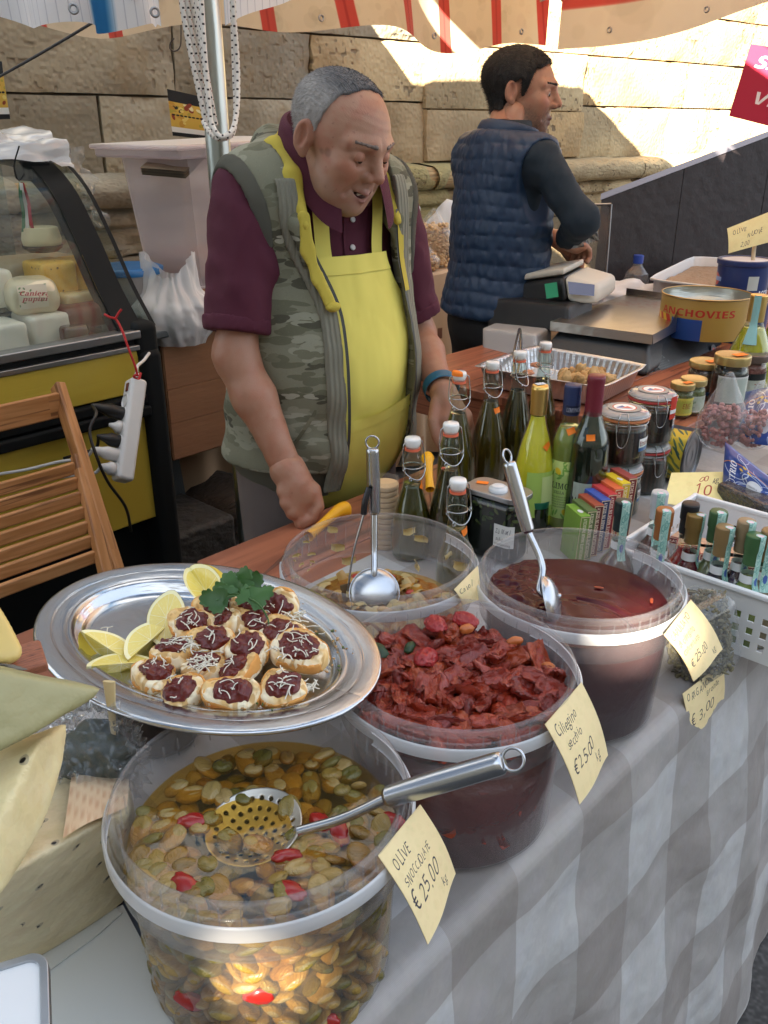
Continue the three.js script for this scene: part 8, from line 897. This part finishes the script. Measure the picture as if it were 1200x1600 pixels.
  // clothes
  const polo = mat(lin(0.075, 0.008, 0.024), 0.85, { sheen: 0.3, sheenColor: new THREE.Color(0.3, 0.1, 0.15), bumpMap: rep(weave, 9), bumpScale: 0.0006 }), sl = (sh, el, t) => [lerp(sh[0], el[0], t), lerp(sh[1], el[1], t), lerp(sh[2], el[2], t)];
  const hemCut = (x, y, z, sh, el, t) => { const d = V(el[0] - sh[0], el[1] - sh[1], el[2] - sh[2]), Ln = d.length(); d.normalize(); return (x - sh[0]) * d.x + (y - sh[1]) * d.y + (z - sh[2]) * d.z - Ln * t; };
  const sleeve = (x, y, z, sh, el, t) => smax(cap(x, y, z, sh, sl(sh, el, 1.0), 0.067, 0.0605) + (fbm(x * 14, y * 14 + x * 9, z * 14, 4) - 0.5) * 0.024 + (Math.abs(noise(x * 12, y * 16 + x * 22, z * 12) - 0.5) - 0.25) * 0.010, hemCut(x, y, z, sh, el, t), 0.004);
  part(o, 'polo_shirt', nets((x, y, z) => { let d = smax(torso(x, y, z) - 0.006, 0.86 - y, 0.01); d = smin(d, sleeve(x, y, z, shR, elR, 0.84), 0.03); d = smin(d, sleeve(x, y, z, shL, elL, 0.84), 0.03); d = smax(d, -cap(x, y, z, [0, 1.40, 0.10], [0, 1.50, 0.16], 0.058, 0.075), 0.006); return smax(d, -cap(x, y, z, [0, 1.405, 0.17], [0, 1.30, 0.22], 0.03, 0.008), 0.006); }, [-0.34, 0.84, -0.14], [0.35, 1.47, 0.25], 0.0075, (x, y, z) => [Math.atan2(x, z) * 0.2, y]), polo);
  for (const [sh, el, t] of [[shR, elR, 0.84], [shL, elL, 0.84]]) part(o, 'sleeve_band', nets((x, y, z) => smax(cap(x, y, z, sh, el, 0.069, 0.0635) + (fbm(x * 14, y * 14 + x * 9, z * 14, 3) - 0.5) * 0.016, smax(hemCut(x, y, z, sh, el, t + 0.01), -hemCut(x, y, z, sh, el, t - 0.09), 0.002), 0.003), [Math.min(sh[0], el[0]) - 0.1, el[1] - 0.06, -0.1], [Math.max(sh[0], el[0]) + 0.1, el[1] + 0.14, 0.22], 0.006), polo);
  const frontZ = (x, y, off) => { let z = 0.34; for (let i = 0; i < 60; i++) { const d = torso(x, y, z) - off; if (d < 0.0006) break; z -= Math.max(d * 0.8, 0.0008); if (z < -0.05) break; } return z; };
  const onBody = (fn, off, nu, nv, uvS = 1) => sheet((u, v) => { const [x, y, e = 0] = fn(u, v); return [V(x, y, frontZ(x, y, off + e)), x * uvS, y * uvS]; }, nu, nv);
  // collar, placket, button
  const cN = [0, 1.402, 0.090], ring = (a, v, dir) => { const r = lerp(0.076, 0.098 + 0.022 * sstep(1.6, 2.7, Math.abs(a)), Math.pow(v, 0.7)) , x = Math.sin(a + Math.PI) * r * -1, z = -Math.cos(a) * r; const tilt = 0.42; return V(cN[0] + x * 1.02, cN[1] + 0.078 - 0.03 * sstep(1.4, 2.5, Math.abs(a)) - v * (0.066 + 0.03 * sstep(1.8, 2.8, Math.abs(a))) - (z) * tilt + 0.018 * Math.sin(v * Math.PI), cN[2] + z * 1.05); };
  part(o, 'collar', [sheet((u, v) => ring(lerp(-2.72, 2.72, u), v), 70, 12), sheet((u, v) => { const p = ring(lerp(-2.72, 2.72, u), 0); p.y -= 0.075 * v; return p; }, 60, 4)], polo);
  part(o, 'placket', onBody((u, v) => [lerp(-0.018, 0.018, u) + 0.004, lerp(1.235, 1.335, v)], 0.009, 6, 16), polo); const bt = mat(lin(0.5, 0.48, 0.46), 0.3); for (const y of [1.325, 1.275]) part(o, 'button', at(la([[0, 0.002], [0.004, 0.0022], [0.0055, 0.001], [0.0055, 0]], 18), 0.004, y, frontZ(0.004, y, 0.0105), 1.2), bt);
  // apron
  const xr = (y) => lerp(-0.062, -0.115, sstep(1.15, 1.36, y)) + 0.012 * sstep(1.05, 0.85, y), xl = (y) => lerp(0.125, 0.10, sstep(1.05, 1.3, y)) + 0.012 * sstep(1.1, 0.85, y);
  const apT = mat(lin(0.78, 0.69, 0.14), 0.75, { sheen: 0.2, bumpMap: rep(weave, 8), bumpScale: 0.0004 }), fold = (x, y) => 0.004 * Math.sin(x * 30 + 3 * Math.sin(y * 9)) * sstep(1.2, 1.0, y) + (fbm(x * 9, y * 4, 3, 4) - 0.5) * 0.022 + 0.005 * (Math.abs(noise(x * 12 + y * 5, y * 9, 8) - 0.5) - 0.2);
  const hw = (y) => y > 1.1 ? lerp(0.15, 0.077, sstep(1.1, 1.265, y)) : 0.15;
  part(o, 'apron', onBody((u, v) => { const y = lerp(0.70, 1.262, v), w = hw(y), x = lerp(Math.max(-w, xr(y) - 0.022), Math.min(w, xl(y) + 0.022), u); return [x, y, fold(x, y)]; }, 0.020, 60, 80), apT);
  part(o, 'apron_hem', onBody((u, v) => { const y = lerp(1.232, 1.264, v), w = hw(y) + 0.0005, x = lerp(-w, w, u); return [x, y, fold(x, y)]; }, 0.0222, 30, 4), apT); part(o, 'apron_pocket', onBody((u, v) => { const y = lerp(0.72, 0.955 , v), x = lerp(xr(y) - 0.02, xl(y) + 0.02, u); return [x, y + 0.02 * u, fold(x, y) + 0.003 * v]; }, 0.0235, 40, 24), apT, 'wide yellow front pocket'); part(o, 'pocket_band', onBody((u, v) => { const y = lerp(0.932, 0.957, v), x = lerp(xr(y) - 0.02, xl(y) + 0.02, u); return [x, y + 0.02 * u, fold(x, y) + 0.003]; }, 0.0255, 40, 4), apT);
  for (const s of [-1, 1]) part(o, 'apron_strap', onBody((u, v) => [s * lerp(0.058, 0.066, v) + (u - 0.5) * 0.028, lerp(1.255, 1.40, v)], 0.0165, 5, 30), apT);
  // vest: camouflage jersey, open at the front, with hood
  const camo = ctex(1024, 1024, (g, w, h) => { g.fillStyle = '#7f7f6b'; g.fillRect(0, 0, w, h); const blot = (c, n, sx, sy) => { g.fillStyle = c; for (let i = 0; i < n; i++) { const x = rnd() * w, y = rnd() * h; for (let j = 0; j < 7; j++) { const bxx = x + rr(-sx, sx), byy = y + rr(-sy, sy) * 0.8; for (const [ox, oy] of [[0, 0], [w, 0], [-w, 0], [0, h], [0, -h]]) { g.beginPath(); g.ellipse(bxx + ox, byy + oy, rr(0.25, 0.6) * sx, rr(0.3, 0.7) * sy, rr(-0.2, 0.2), 0, 7); g.fill(); } } } }; blot('#676753', 60, 70, 24); blot('#939380', 50, 60, 18); blot('#504f40', 44, 56, 17); blot('#a5a493', 24, 46, 12); blot('#72725e', 40, 50, 16); for (let i = 0; i < 6000; i++) { g.fillStyle = `rgba(${pick(['30,35,28', '190,195,180'])},.07)`; g.fillRect(rnd() * w, rnd() * h, 3, 3); } });
  const vm = mat(0xffffff, 0.9, { map: camo, bumpMap: rep(weave, 6), bumpScale: 0.0005, sheen: 0.2 }), rib = mat(lin(0.22, 0.215, 0.165), 0.9, { bumpMap: (() => { const t = dtex(64, 8, (x) => 0.5 + 0.5 * Math.sin(x * 6.283 * 8), false); return rep(t, 14, 1); })(), bumpScale: 0.002 }), yl = mat(lin(0.55, 0.44, 0.06), 0.85, { bumpMap: rep(weave, 8), bumpScale: 0.0005 });
  const vestD = (x, y, z) => torso(x, y, z) - 0.034 + (fbm(x * 9, y * 8, z * 9, 3) - 0.5) * 0.018 - 0.012 * sstep(0.95, 0.82, y) + 0.004 * Math.sin(y * 50 + x * 30) * sstep(1.1, 0.9, y);
  const open = (x, y, z) => z > 0.02 ? smax(xr(y) - x, x - xl(y), 0.01) : 0.2;                    // negative inside the opening
  const hole = (x, y, z, s) => ell(x, y, z, [s > 0 ? 0.193 : -0.205, 1.312, 0.05], [0.066, 0.118, 0.10]);
  const vest = (x, y, z) => { let d = vestD(x, y, z); d = smax(d, -(torso(x, y, z) - 0.012), 0.004); d = smax(d, -open(x, y, z), 0.008); d = smax(d, -hole(x, y, z, -1), 0.008); d = smax(d, -hole(x, y, z, 1), 0.008); d = smax(d, -cap(x, y, z, [0, 1.38, 0.07], [0, 1.52, 0.13], 0.078, 0.1), 0.006); return d; };
  part(o, 'camouflage_vest', nets((x, y, z) => smax(vest(x, y, z), 0.845 - y, 0.006), [-0.28, 0.82, -0.17], [0.28, 1.46, 0.27], 0.0075, (x, y, z) => [Math.atan2(x, z + 0.0) * 0.34, y * 1.9]), vm);
  part(o, 'waistband', nets((x, y, z) => smax(smax(smax(torso(x, y, z) - 0.030 + (fbm(x * 9, y * 8, z * 9, 3) - 0.5) * 0.014, -(torso(x, y, z) - 0.016), 0.003), -open(x, y, z), 0.006), Math.abs(y - 0.813) - 0.036, 0.004), [-0.26, 0.76, -0.18], [0.26, 0.87, 0.26], 0.007, (x, y, z) => [Math.atan2(x, z), y]), rib);
  for (const s of [-1, 1]) part(o, 'armhole_rib', nets((x, y, z) => { const h = hole(x, y, z, s); return smax(Math.abs(h + 0.002) - 0.015, Math.abs(vestD(x, y, z) + 0.001) - 0.0055, 0.005); }, [s > 0 ? 0.1 : -0.29, 1.15, -0.11], [s > 0 ? 0.29 : -0.1, 1.47, 0.2], 0.0055, (x, y, z) => [Math.atan2(y - 1.32, z - 0.05), x * 2]), rib);
  for (const [xf, s] of [[xr, -1], [xl, 1]]) part(o, 'zip_facing', nets((x, y, z) => smax(smax(Math.abs(vestD(x, y, z) - 0.001) - 0.0046, Math.abs(x - xf(y) + s * -0.014) - 0.018, 0.005), smax(0.80 - y, y - 1.40, 0.004), 0.003), [-0.15, 0.78, 0.03], [0.19, 1.42, 0.27], 0.0046, (x, y, z) => [x, y * 4]), rib);
  for (const [xf, s] of [[xr, -1], [xl, 1]]) part(o, 'zip', onBody((u, v) => { const y = lerp(0.80, 1.34, v); return [xf(y) - s * (0.002 + 0.006 * u), y, 0.0]; }, 0.0405, 2, 60), mat(lin(0.05, 0.055, 0.05), 0.5));
  // hood lying round the neck, with its yellow lining, and the drawstrings
  const HP = [[-0.104, 1.25, 0.165], [-0.112, 1.325, 0.155], [-0.115, 1.385, 0.105], [-0.098, 1.425, 0.03], [-0.05, 1.44, -0.03], [0.03, 1.44, -0.032], [0.09, 1.42, 0.02], [0.108, 1.375, 0.10], [0.10, 1.32, 0.155], [0.102, 1.25, 0.165]];
  const HL = HP.slice(1, -1);
  const chain = (x, y, z, P, r) => { let d = 1; for (let i = 0; i < P.length - 1; i++) d = smin(d, cap(x, y, z, P[i], P[i + 1], r[i], r[i + 1]), 0.015); return d; };
  part(o, 'hood', nets((x, y, z) => chain(x, y, z, HP, [0.006, 0.017, 0.024, 0.034, 0.042, 0.042, 0.034, 0.024, 0.016, 0.006]) + (fbm(x * 22, y * 22, z * 22, 3) - 0.5) * 0.016, [-0.18, 1.23, -0.1], [0.18, 1.5, 0.2], 0.006, (x, y, z) => [Math.atan2(x, z) * 0.34, y * 1.9]), vm);
  part(o, 'hood_lining', nets((x, y, z) => chain(x, y, z, HL.map(([a, b, c]) => [a * 0.95, b + 0.012 - (c > 0.12 ? 0.015 : 0), c * 0.96 + 0.022]), [0.009, 0.023, 0.026, 0.022, 0.022, 0.022, 0.018, 0.008]) + (fbm(x * 30, y * 30, z * 30, 3) - 0.5) * 0.005, [-0.18, 1.25, -0.1], [0.18, 1.5, 0.21], 0.005), yl, 'yellow hood lining');
  part(o, 'drawstring', [nets((x, y, z) => { const P = [[-0.108, 1.335, frontZ(-0.108, 1.335, 0.044)], [-0.104, 1.28, frontZ(-0.104, 1.28, 0.046)], [-0.092, 1.23, frontZ(-0.092, 1.23, 0.045)], [-0.078, 1.188, frontZ(-0.078, 1.188, 0.046)]]; return Math.max(chain(x, y, z, P, [0.012, 0.011, 0.009, 0.011]), Math.abs(z - frontZ(x, y, 0.045)) - 0.0065); }, [-0.14, 1.165, 0.06], [-0.05, 1.36, 0.25], 0.004), at(blob(0.015, 0.009, 0.009, 0.2, 2, 2), -0.074, 1.181, frontZ(-0.074, 1.181, 0.047))], yl);
  part(o, 'drawstring', onBody((u, v) => [0.112 + (u - 0.5) * 0.016 - 0.01 * v, lerp(1.19, 1.32, v)], 0.042, 3, 20), yl); 
  part(o, 'vest_pocket_edge', onBody((u, v) => [lerp(-0.168, -0.115, u), lerp(0.86, 0.985, u) + v * 0.016], 0.043, 20, 3), vm);
  // trousers, wristband, ring
  part(o, 'trousers', nets((x, y, z) => { let d = smin(cap(x, y, z, [-0.09, 0.86, 0.01], [-0.1, 0.10, 0.0], 0.1, 0.062), cap(x, y, z, [0.09, 0.86, 0.01], [0.1, 0.10, 0.0], 0.1, 0.062), 0.02); d = smin(d, ell(x, y, z, [0, 0.88, 0.01], [0.172, 0.12, 0.132]), 0.04); return smax(d + (fbm(x * 14, y * 9, z * 14, 3) - 0.5) * 0.014, y - 0.9, 0.01); }, [-0.22, 0.03, -0.16], [0.22, 0.93, 0.18], 0.013), mat(lin(0.16, 0.13, 0.12), 0.85));
  for (const s of [-1, 1]) part(o, 'shoe', at(bx(0.1, 0.09, 0.27, 0.035, 4), s * 0.1, 0.045, 0.05), mat(lin(0.02, 0.018, 0.016), 0.5));
  { const a = V(...elL), b = V(...wrL), d = b.clone().sub(a).normalize(), c = a.clone().lerp(b, 0.93), q = new THREE.Quaternion().setFromUnitVectors(V(0, 1, 0), d); part(o, 'wristband', la([[0.0345, -0.011], [0.0365, -0.010], [0.0368, 0.010], [0.0345, 0.011]], 36).applyMatrix4(new THREE.Matrix4().compose(c, q, V(1, 1, 1))), mat(lin(0.015, 0.11, 0.19), 0.5)); }
  { const F4 = fs[1], c = V(...F4[0]).lerp(V(...F4[1]), 0.55), d = V(...F4[1]).sub(V(...F4[0])).normalize(); part(o, 'gold_ring', at(new THREE.TorusGeometry(0.0122, 0.0019, 10, 30), 0, 0, 0).applyMatrix4(new THREE.Matrix4().compose(c, new THREE.Quaternion().setFromUnitVectors(V(0, 0, 1), d), V(1, 1, 1))), M.gold); }
}
{ // ---- the younger seller, seen from behind and the side
  const O = V(0.355, 0, -2.76), th = R(118), L = toLocal(O, th), o = thing('person', 'younger dark haired person in navy quilted vest turned right, wearing clear gloves', 'person', O, th);
  const shR = [-0.172, 1.40, 0.0], shL = [0.172, 1.40, 0.0], elR = L(Pt(908, 344, 2.42)), wrR = L(Pt(884, 376, 2.58)), elL = [0.22, 1.18, 0.08], wrL = L(Pt(868, 372, 2.72));
  const torso = (x, y, z) => { let d = ell(x, y, z, [0, 1.25, 0.0], [0.160, 0.215, 0.105]); d = smin(d, ell(x, y, z, [0, 1.05, 0.0], [0.142, 0.2, 0.10]), 0.09); d = smin(d, ell(x, y, z, [0, 0.94, -0.015], [0.168, 0.15, 0.125]), 0.06); d = smin(d, cap(x, y, z, [-0.14, 1.395, 0], [0.14, 1.395, 0], 0.058, 0.058), 0.06); return smin(d, cap(x, y, z, [0, 1.43, 0], [0, 1.52, 0.03], 0.066, 0.05), 0.05); };
  const arm = (x, y, z, sh, el, wr, g) => smin(cap(x, y, z, sh, el, 0.049 + g, 0.037 + g), cap(x, y, z, el, wr, 0.042 + g, 0.030 + g), 0.03);
  const skin = [[0.40, 0.215, 0.14], [0.37, 0.14, 0.085], [0.12, 0.06, 0.04]], sc = skinCol(...skin), body = [];
  body.push(nets((x, y, z) => Math.min(smin(torso(x, y, z) + 0.02, arm(x, y, z, shR, elR, wrR, -0.003), 0.03), smin(torso(x, y, z) + 0.02, arm(x, y, z, shL, elL, wrL, -0.003), 0.03)), [-0.4, 0.9, -0.16], [0.4, 1.55, 0.4], 0.011, (x, y, z) => [x * 3, y * 3 + z], sc));
  for (const [wr, dir] of [[wrR, [0.35, -0.25, 0.9]], [wrL, [-0.3, -0.55, 0.8]]]) { const dn = V(...dir).normalize(), sd = V(0, 1, 0).cross(dn).normalize(), up = dn.clone().cross(sd), P = (a, b, c) => V(...wr).addScaledVector(dn, a).addScaledVector(sd, b).addScaledVector(up, c).toArray(); const ch = [-0.027, -0.009, 0.009, 0.026].map((b, i) => [P(0.075, b, 0), P(0.105, b, -0.008), P(0.118, b, -0.028), P(0.108, b, -0.044)]), t = [P(0.02, 0.028, 0), P(0.045, 0.046, -0.006), P(0.07, 0.046, -0.018), P(0.088, 0.036, -0.026)]; body.push(nets((x, y, z) => { let q = cap(x, y, z, wr, P(0.068, 0, 0), 0.027, 0.028); q = smin(q, cap(x, y, z, P(0.062, -0.024, 0), P(0.062, 0.024, 0), 0.015, 0.015), 0.014); for (const c of ch) q = smin(q, finger(x, y, z, c, 0.0095), 0.005); return smin(q, finger(x, y, z, t, 0.0112), 0.007); }, [wr[0] - 0.14, wr[1] - 0.15, wr[2] - 0.06], [wr[0] + 0.14, wr[1] + 0.09, wr[2] + 0.15], 0.0042, (x, y, z) => [x * 3, y * 3 + z], sc)); }
  const HC = V(...L(Pt(815, 144, 2.55))), M4 = new THREE.Matrix4().compose(HC, new THREE.Quaternion().setFromEuler(new THREE.Euler(R(5), R(-46), 0, 'YXZ')), V(1.08, 1.08, 1.08)), inv = M4.clone().invert(), nk = V(0, 1.44, 0.0).applyMatrix4(inv).toArray();
  addHead(o, body, M4, { cell: 0.0032, jowl: 0.95, nose: 1.02, smile: 0.001, mouth: 0, neck: 0.95, chin2: false, skin, lip: [0.30, 0.12, 0.10], beardC: [0.05, 0.035, 0.028], beard: 0.75, gaze: 0.001, lid: 0.006, browC: [0.012, 0.009, 0.008], moles: [], strand: 0.011, hairT: 0.009, hairN: 0.006, hairline: (ax, z) => z < -0.05 ? lerp(-0.095, -0.05, sstep(-0.12, -0.05, z)) : z < 0.02 ? lerp(-0.05, -0.012, sstep(-0.05, 0.02, z)) + (ax > 0.06 && z > -0.032 && z < 0.01 ? 0.045 : 0) : z < 0.05 ? lerp(-0.012, 0.058, sstep(0.02, 0.045, z)) : lerp(0.058, 0.088, sstep(0.05, 0.078, z)), hairCol: () => [[0.005, 0.0045, 0.0045], [0.010, 0.009, 0.009]] }, nk);
  part(o, 'body', mergeC(body), skinM);
  const teal = mat(lin(0.010, 0.022, 0.036), 0.85, { bumpMap: rep(weave, 8), bumpScale: 0.0004 });
  const cut = (x, y, z, el, wr, t) => { const d = V(wr[0] - el[0], wr[1] - el[1], wr[2] - el[2]), n = d.length(); d.normalize(); return (x - el[0]) * d.x + (y - el[1]) * d.y + (z - el[2]) * d.z - n * t; };
  part(o, 'sweater', nets((x, y, z) => { const w = (fbm(x * 22, y * 22, z * 22, 3) - 0.5) * 0.014; let d = torso(x, y, z) - 0.004; d = smax(d, 0.95 - y, 0.01); for (const [s, e, r] of [[shR, elR, wrR], [shL, elL, wrL]]) d = smin(d, smax(arm(x, y, z, s, e, r, 0.006) + w * 1.4, cut(x, y, z, e, r, 0.93), 0.004), 0.025); return smax(d, y - 1.5, 0.01); }, [-0.42, 0.92, -0.17], [0.42, 1.56, 0.42], 0.009), teal);
  const vm = mat(lin(0.012, 0.036, 0.085), 0.5, { sheen: 0.3, bumpMap: rep(grain, 3), bumpScale: 0.001 });
  const hole = (x, y, z, s) => ell(x, y, z, [s * 0.215, 1.33, 0], [0.062, 0.125, 0.10]);
  part(o, 'quilted_vest', nets((x, y, z) => { const a = Math.atan2(x, z), row = y / 0.041 + 0.10 * Math.sin(a * 3) + (fbm(a * 2, y * 6, 2, 2) - 0.5) * 0.35, q = Math.pow(Math.abs(Math.sin(row * Math.PI)), 0.3), cr = (fbm(a * 14, y * 40, 4, 3) - 0.5) * 0.012; let d = torso(x, y, z) - 0.019 - 0.006 * q + cr * 0.7; d = smax(d, 0.945 - y, 0.015); d = smax(d, -hole(x, y, z, 1), 0.008); d = smax(d, -hole(x, y, z, -1), 0.008); return smax(d, y - 1.47 + 0.10 * z, 0.008); }, [-0.26, 0.9, -0.19], [0.26, 1.52, 0.19], 0.0052), vm);
  part(o, 'vest_collar', nets((x, y, z) => { const r = Math.hypot(x * 0.97, z - (y - 1.43) * 0.3); return smax(Math.abs(r - 0.080 - 0.004 * Math.sin((y - 1.46) * 90)) - 0.010, Math.abs(y - 1.455 + z * 0.25) - 0.034, 0.006) + (fbm(x * 30, y * 30, z * 30, 2) - 0.5) * 0.004; }, [-0.12, 1.42, -0.12], [0.12, 1.53, 0.13], 0.006), vm);
  part(o, 'trousers', nets((x, y, z) => { let d = smin(cap(x, y, z, [-0.085, 0.9, 0], [-0.1, 0.08, 0], 0.095, 0.06), cap(x, y, z, [0.085, 0.9, 0], [0.1, 0.08, 0], 0.095, 0.06), 0.02); d = smin(d, ell(x, y, z, [0, 0.92, -0.015], [0.165, 0.12, 0.122]), 0.04); return smax(d + (fbm(x * 14, y * 9, z * 14, 3) - 0.5) * 0.012, y - 0.97, 0.01); }, [-0.22, 0.03, -0.16], [0.22, 0.99, 0.16], 0.014), mat(lin(0.012, 0.012, 0.014), 0.8));
  for (const s of [-1, 1]) part(o, 'shoe', at(bx(0.1, 0.09, 0.27, 0.035, 4), s * 0.1, 0.045, 0.05), M.black);
  { const c = V(...L(Pt(930, 356, 2.48))), e = V(...L(Pt(900, 382, 2.52))); part(o, 'clear_glove', warp(weld(new THREE.IcosahedronGeometry(1, 4)), (q) => { const n = Math.abs(fbm(q.x * 3, q.y * 3, q.z * 3, 3) - 0.5); const t = (q.x + 1) / 2; q.set(0, 0, 0).copy(e.clone().lerp(c, t)).add(V(0, (n - 0.2) * 0.02, 0)); const a = n * 40 + t * 9; q.add(V(Math.sin(a) * 0.016, Math.cos(a * 1.3) * 0.012 + 0.02 * t * Math.sin(a * 2), Math.cos(a) * 0.016)); }), M.bag); }
  part(o, 'shoulder_logo', at(bx(0.004, 0.012, 0.03, 0.002), -0.172, 1.444, 0.02, 0.4, 0, 0.6), M.white, 'small white mark on the shoulder');
}
renderer.render(scene, camera);
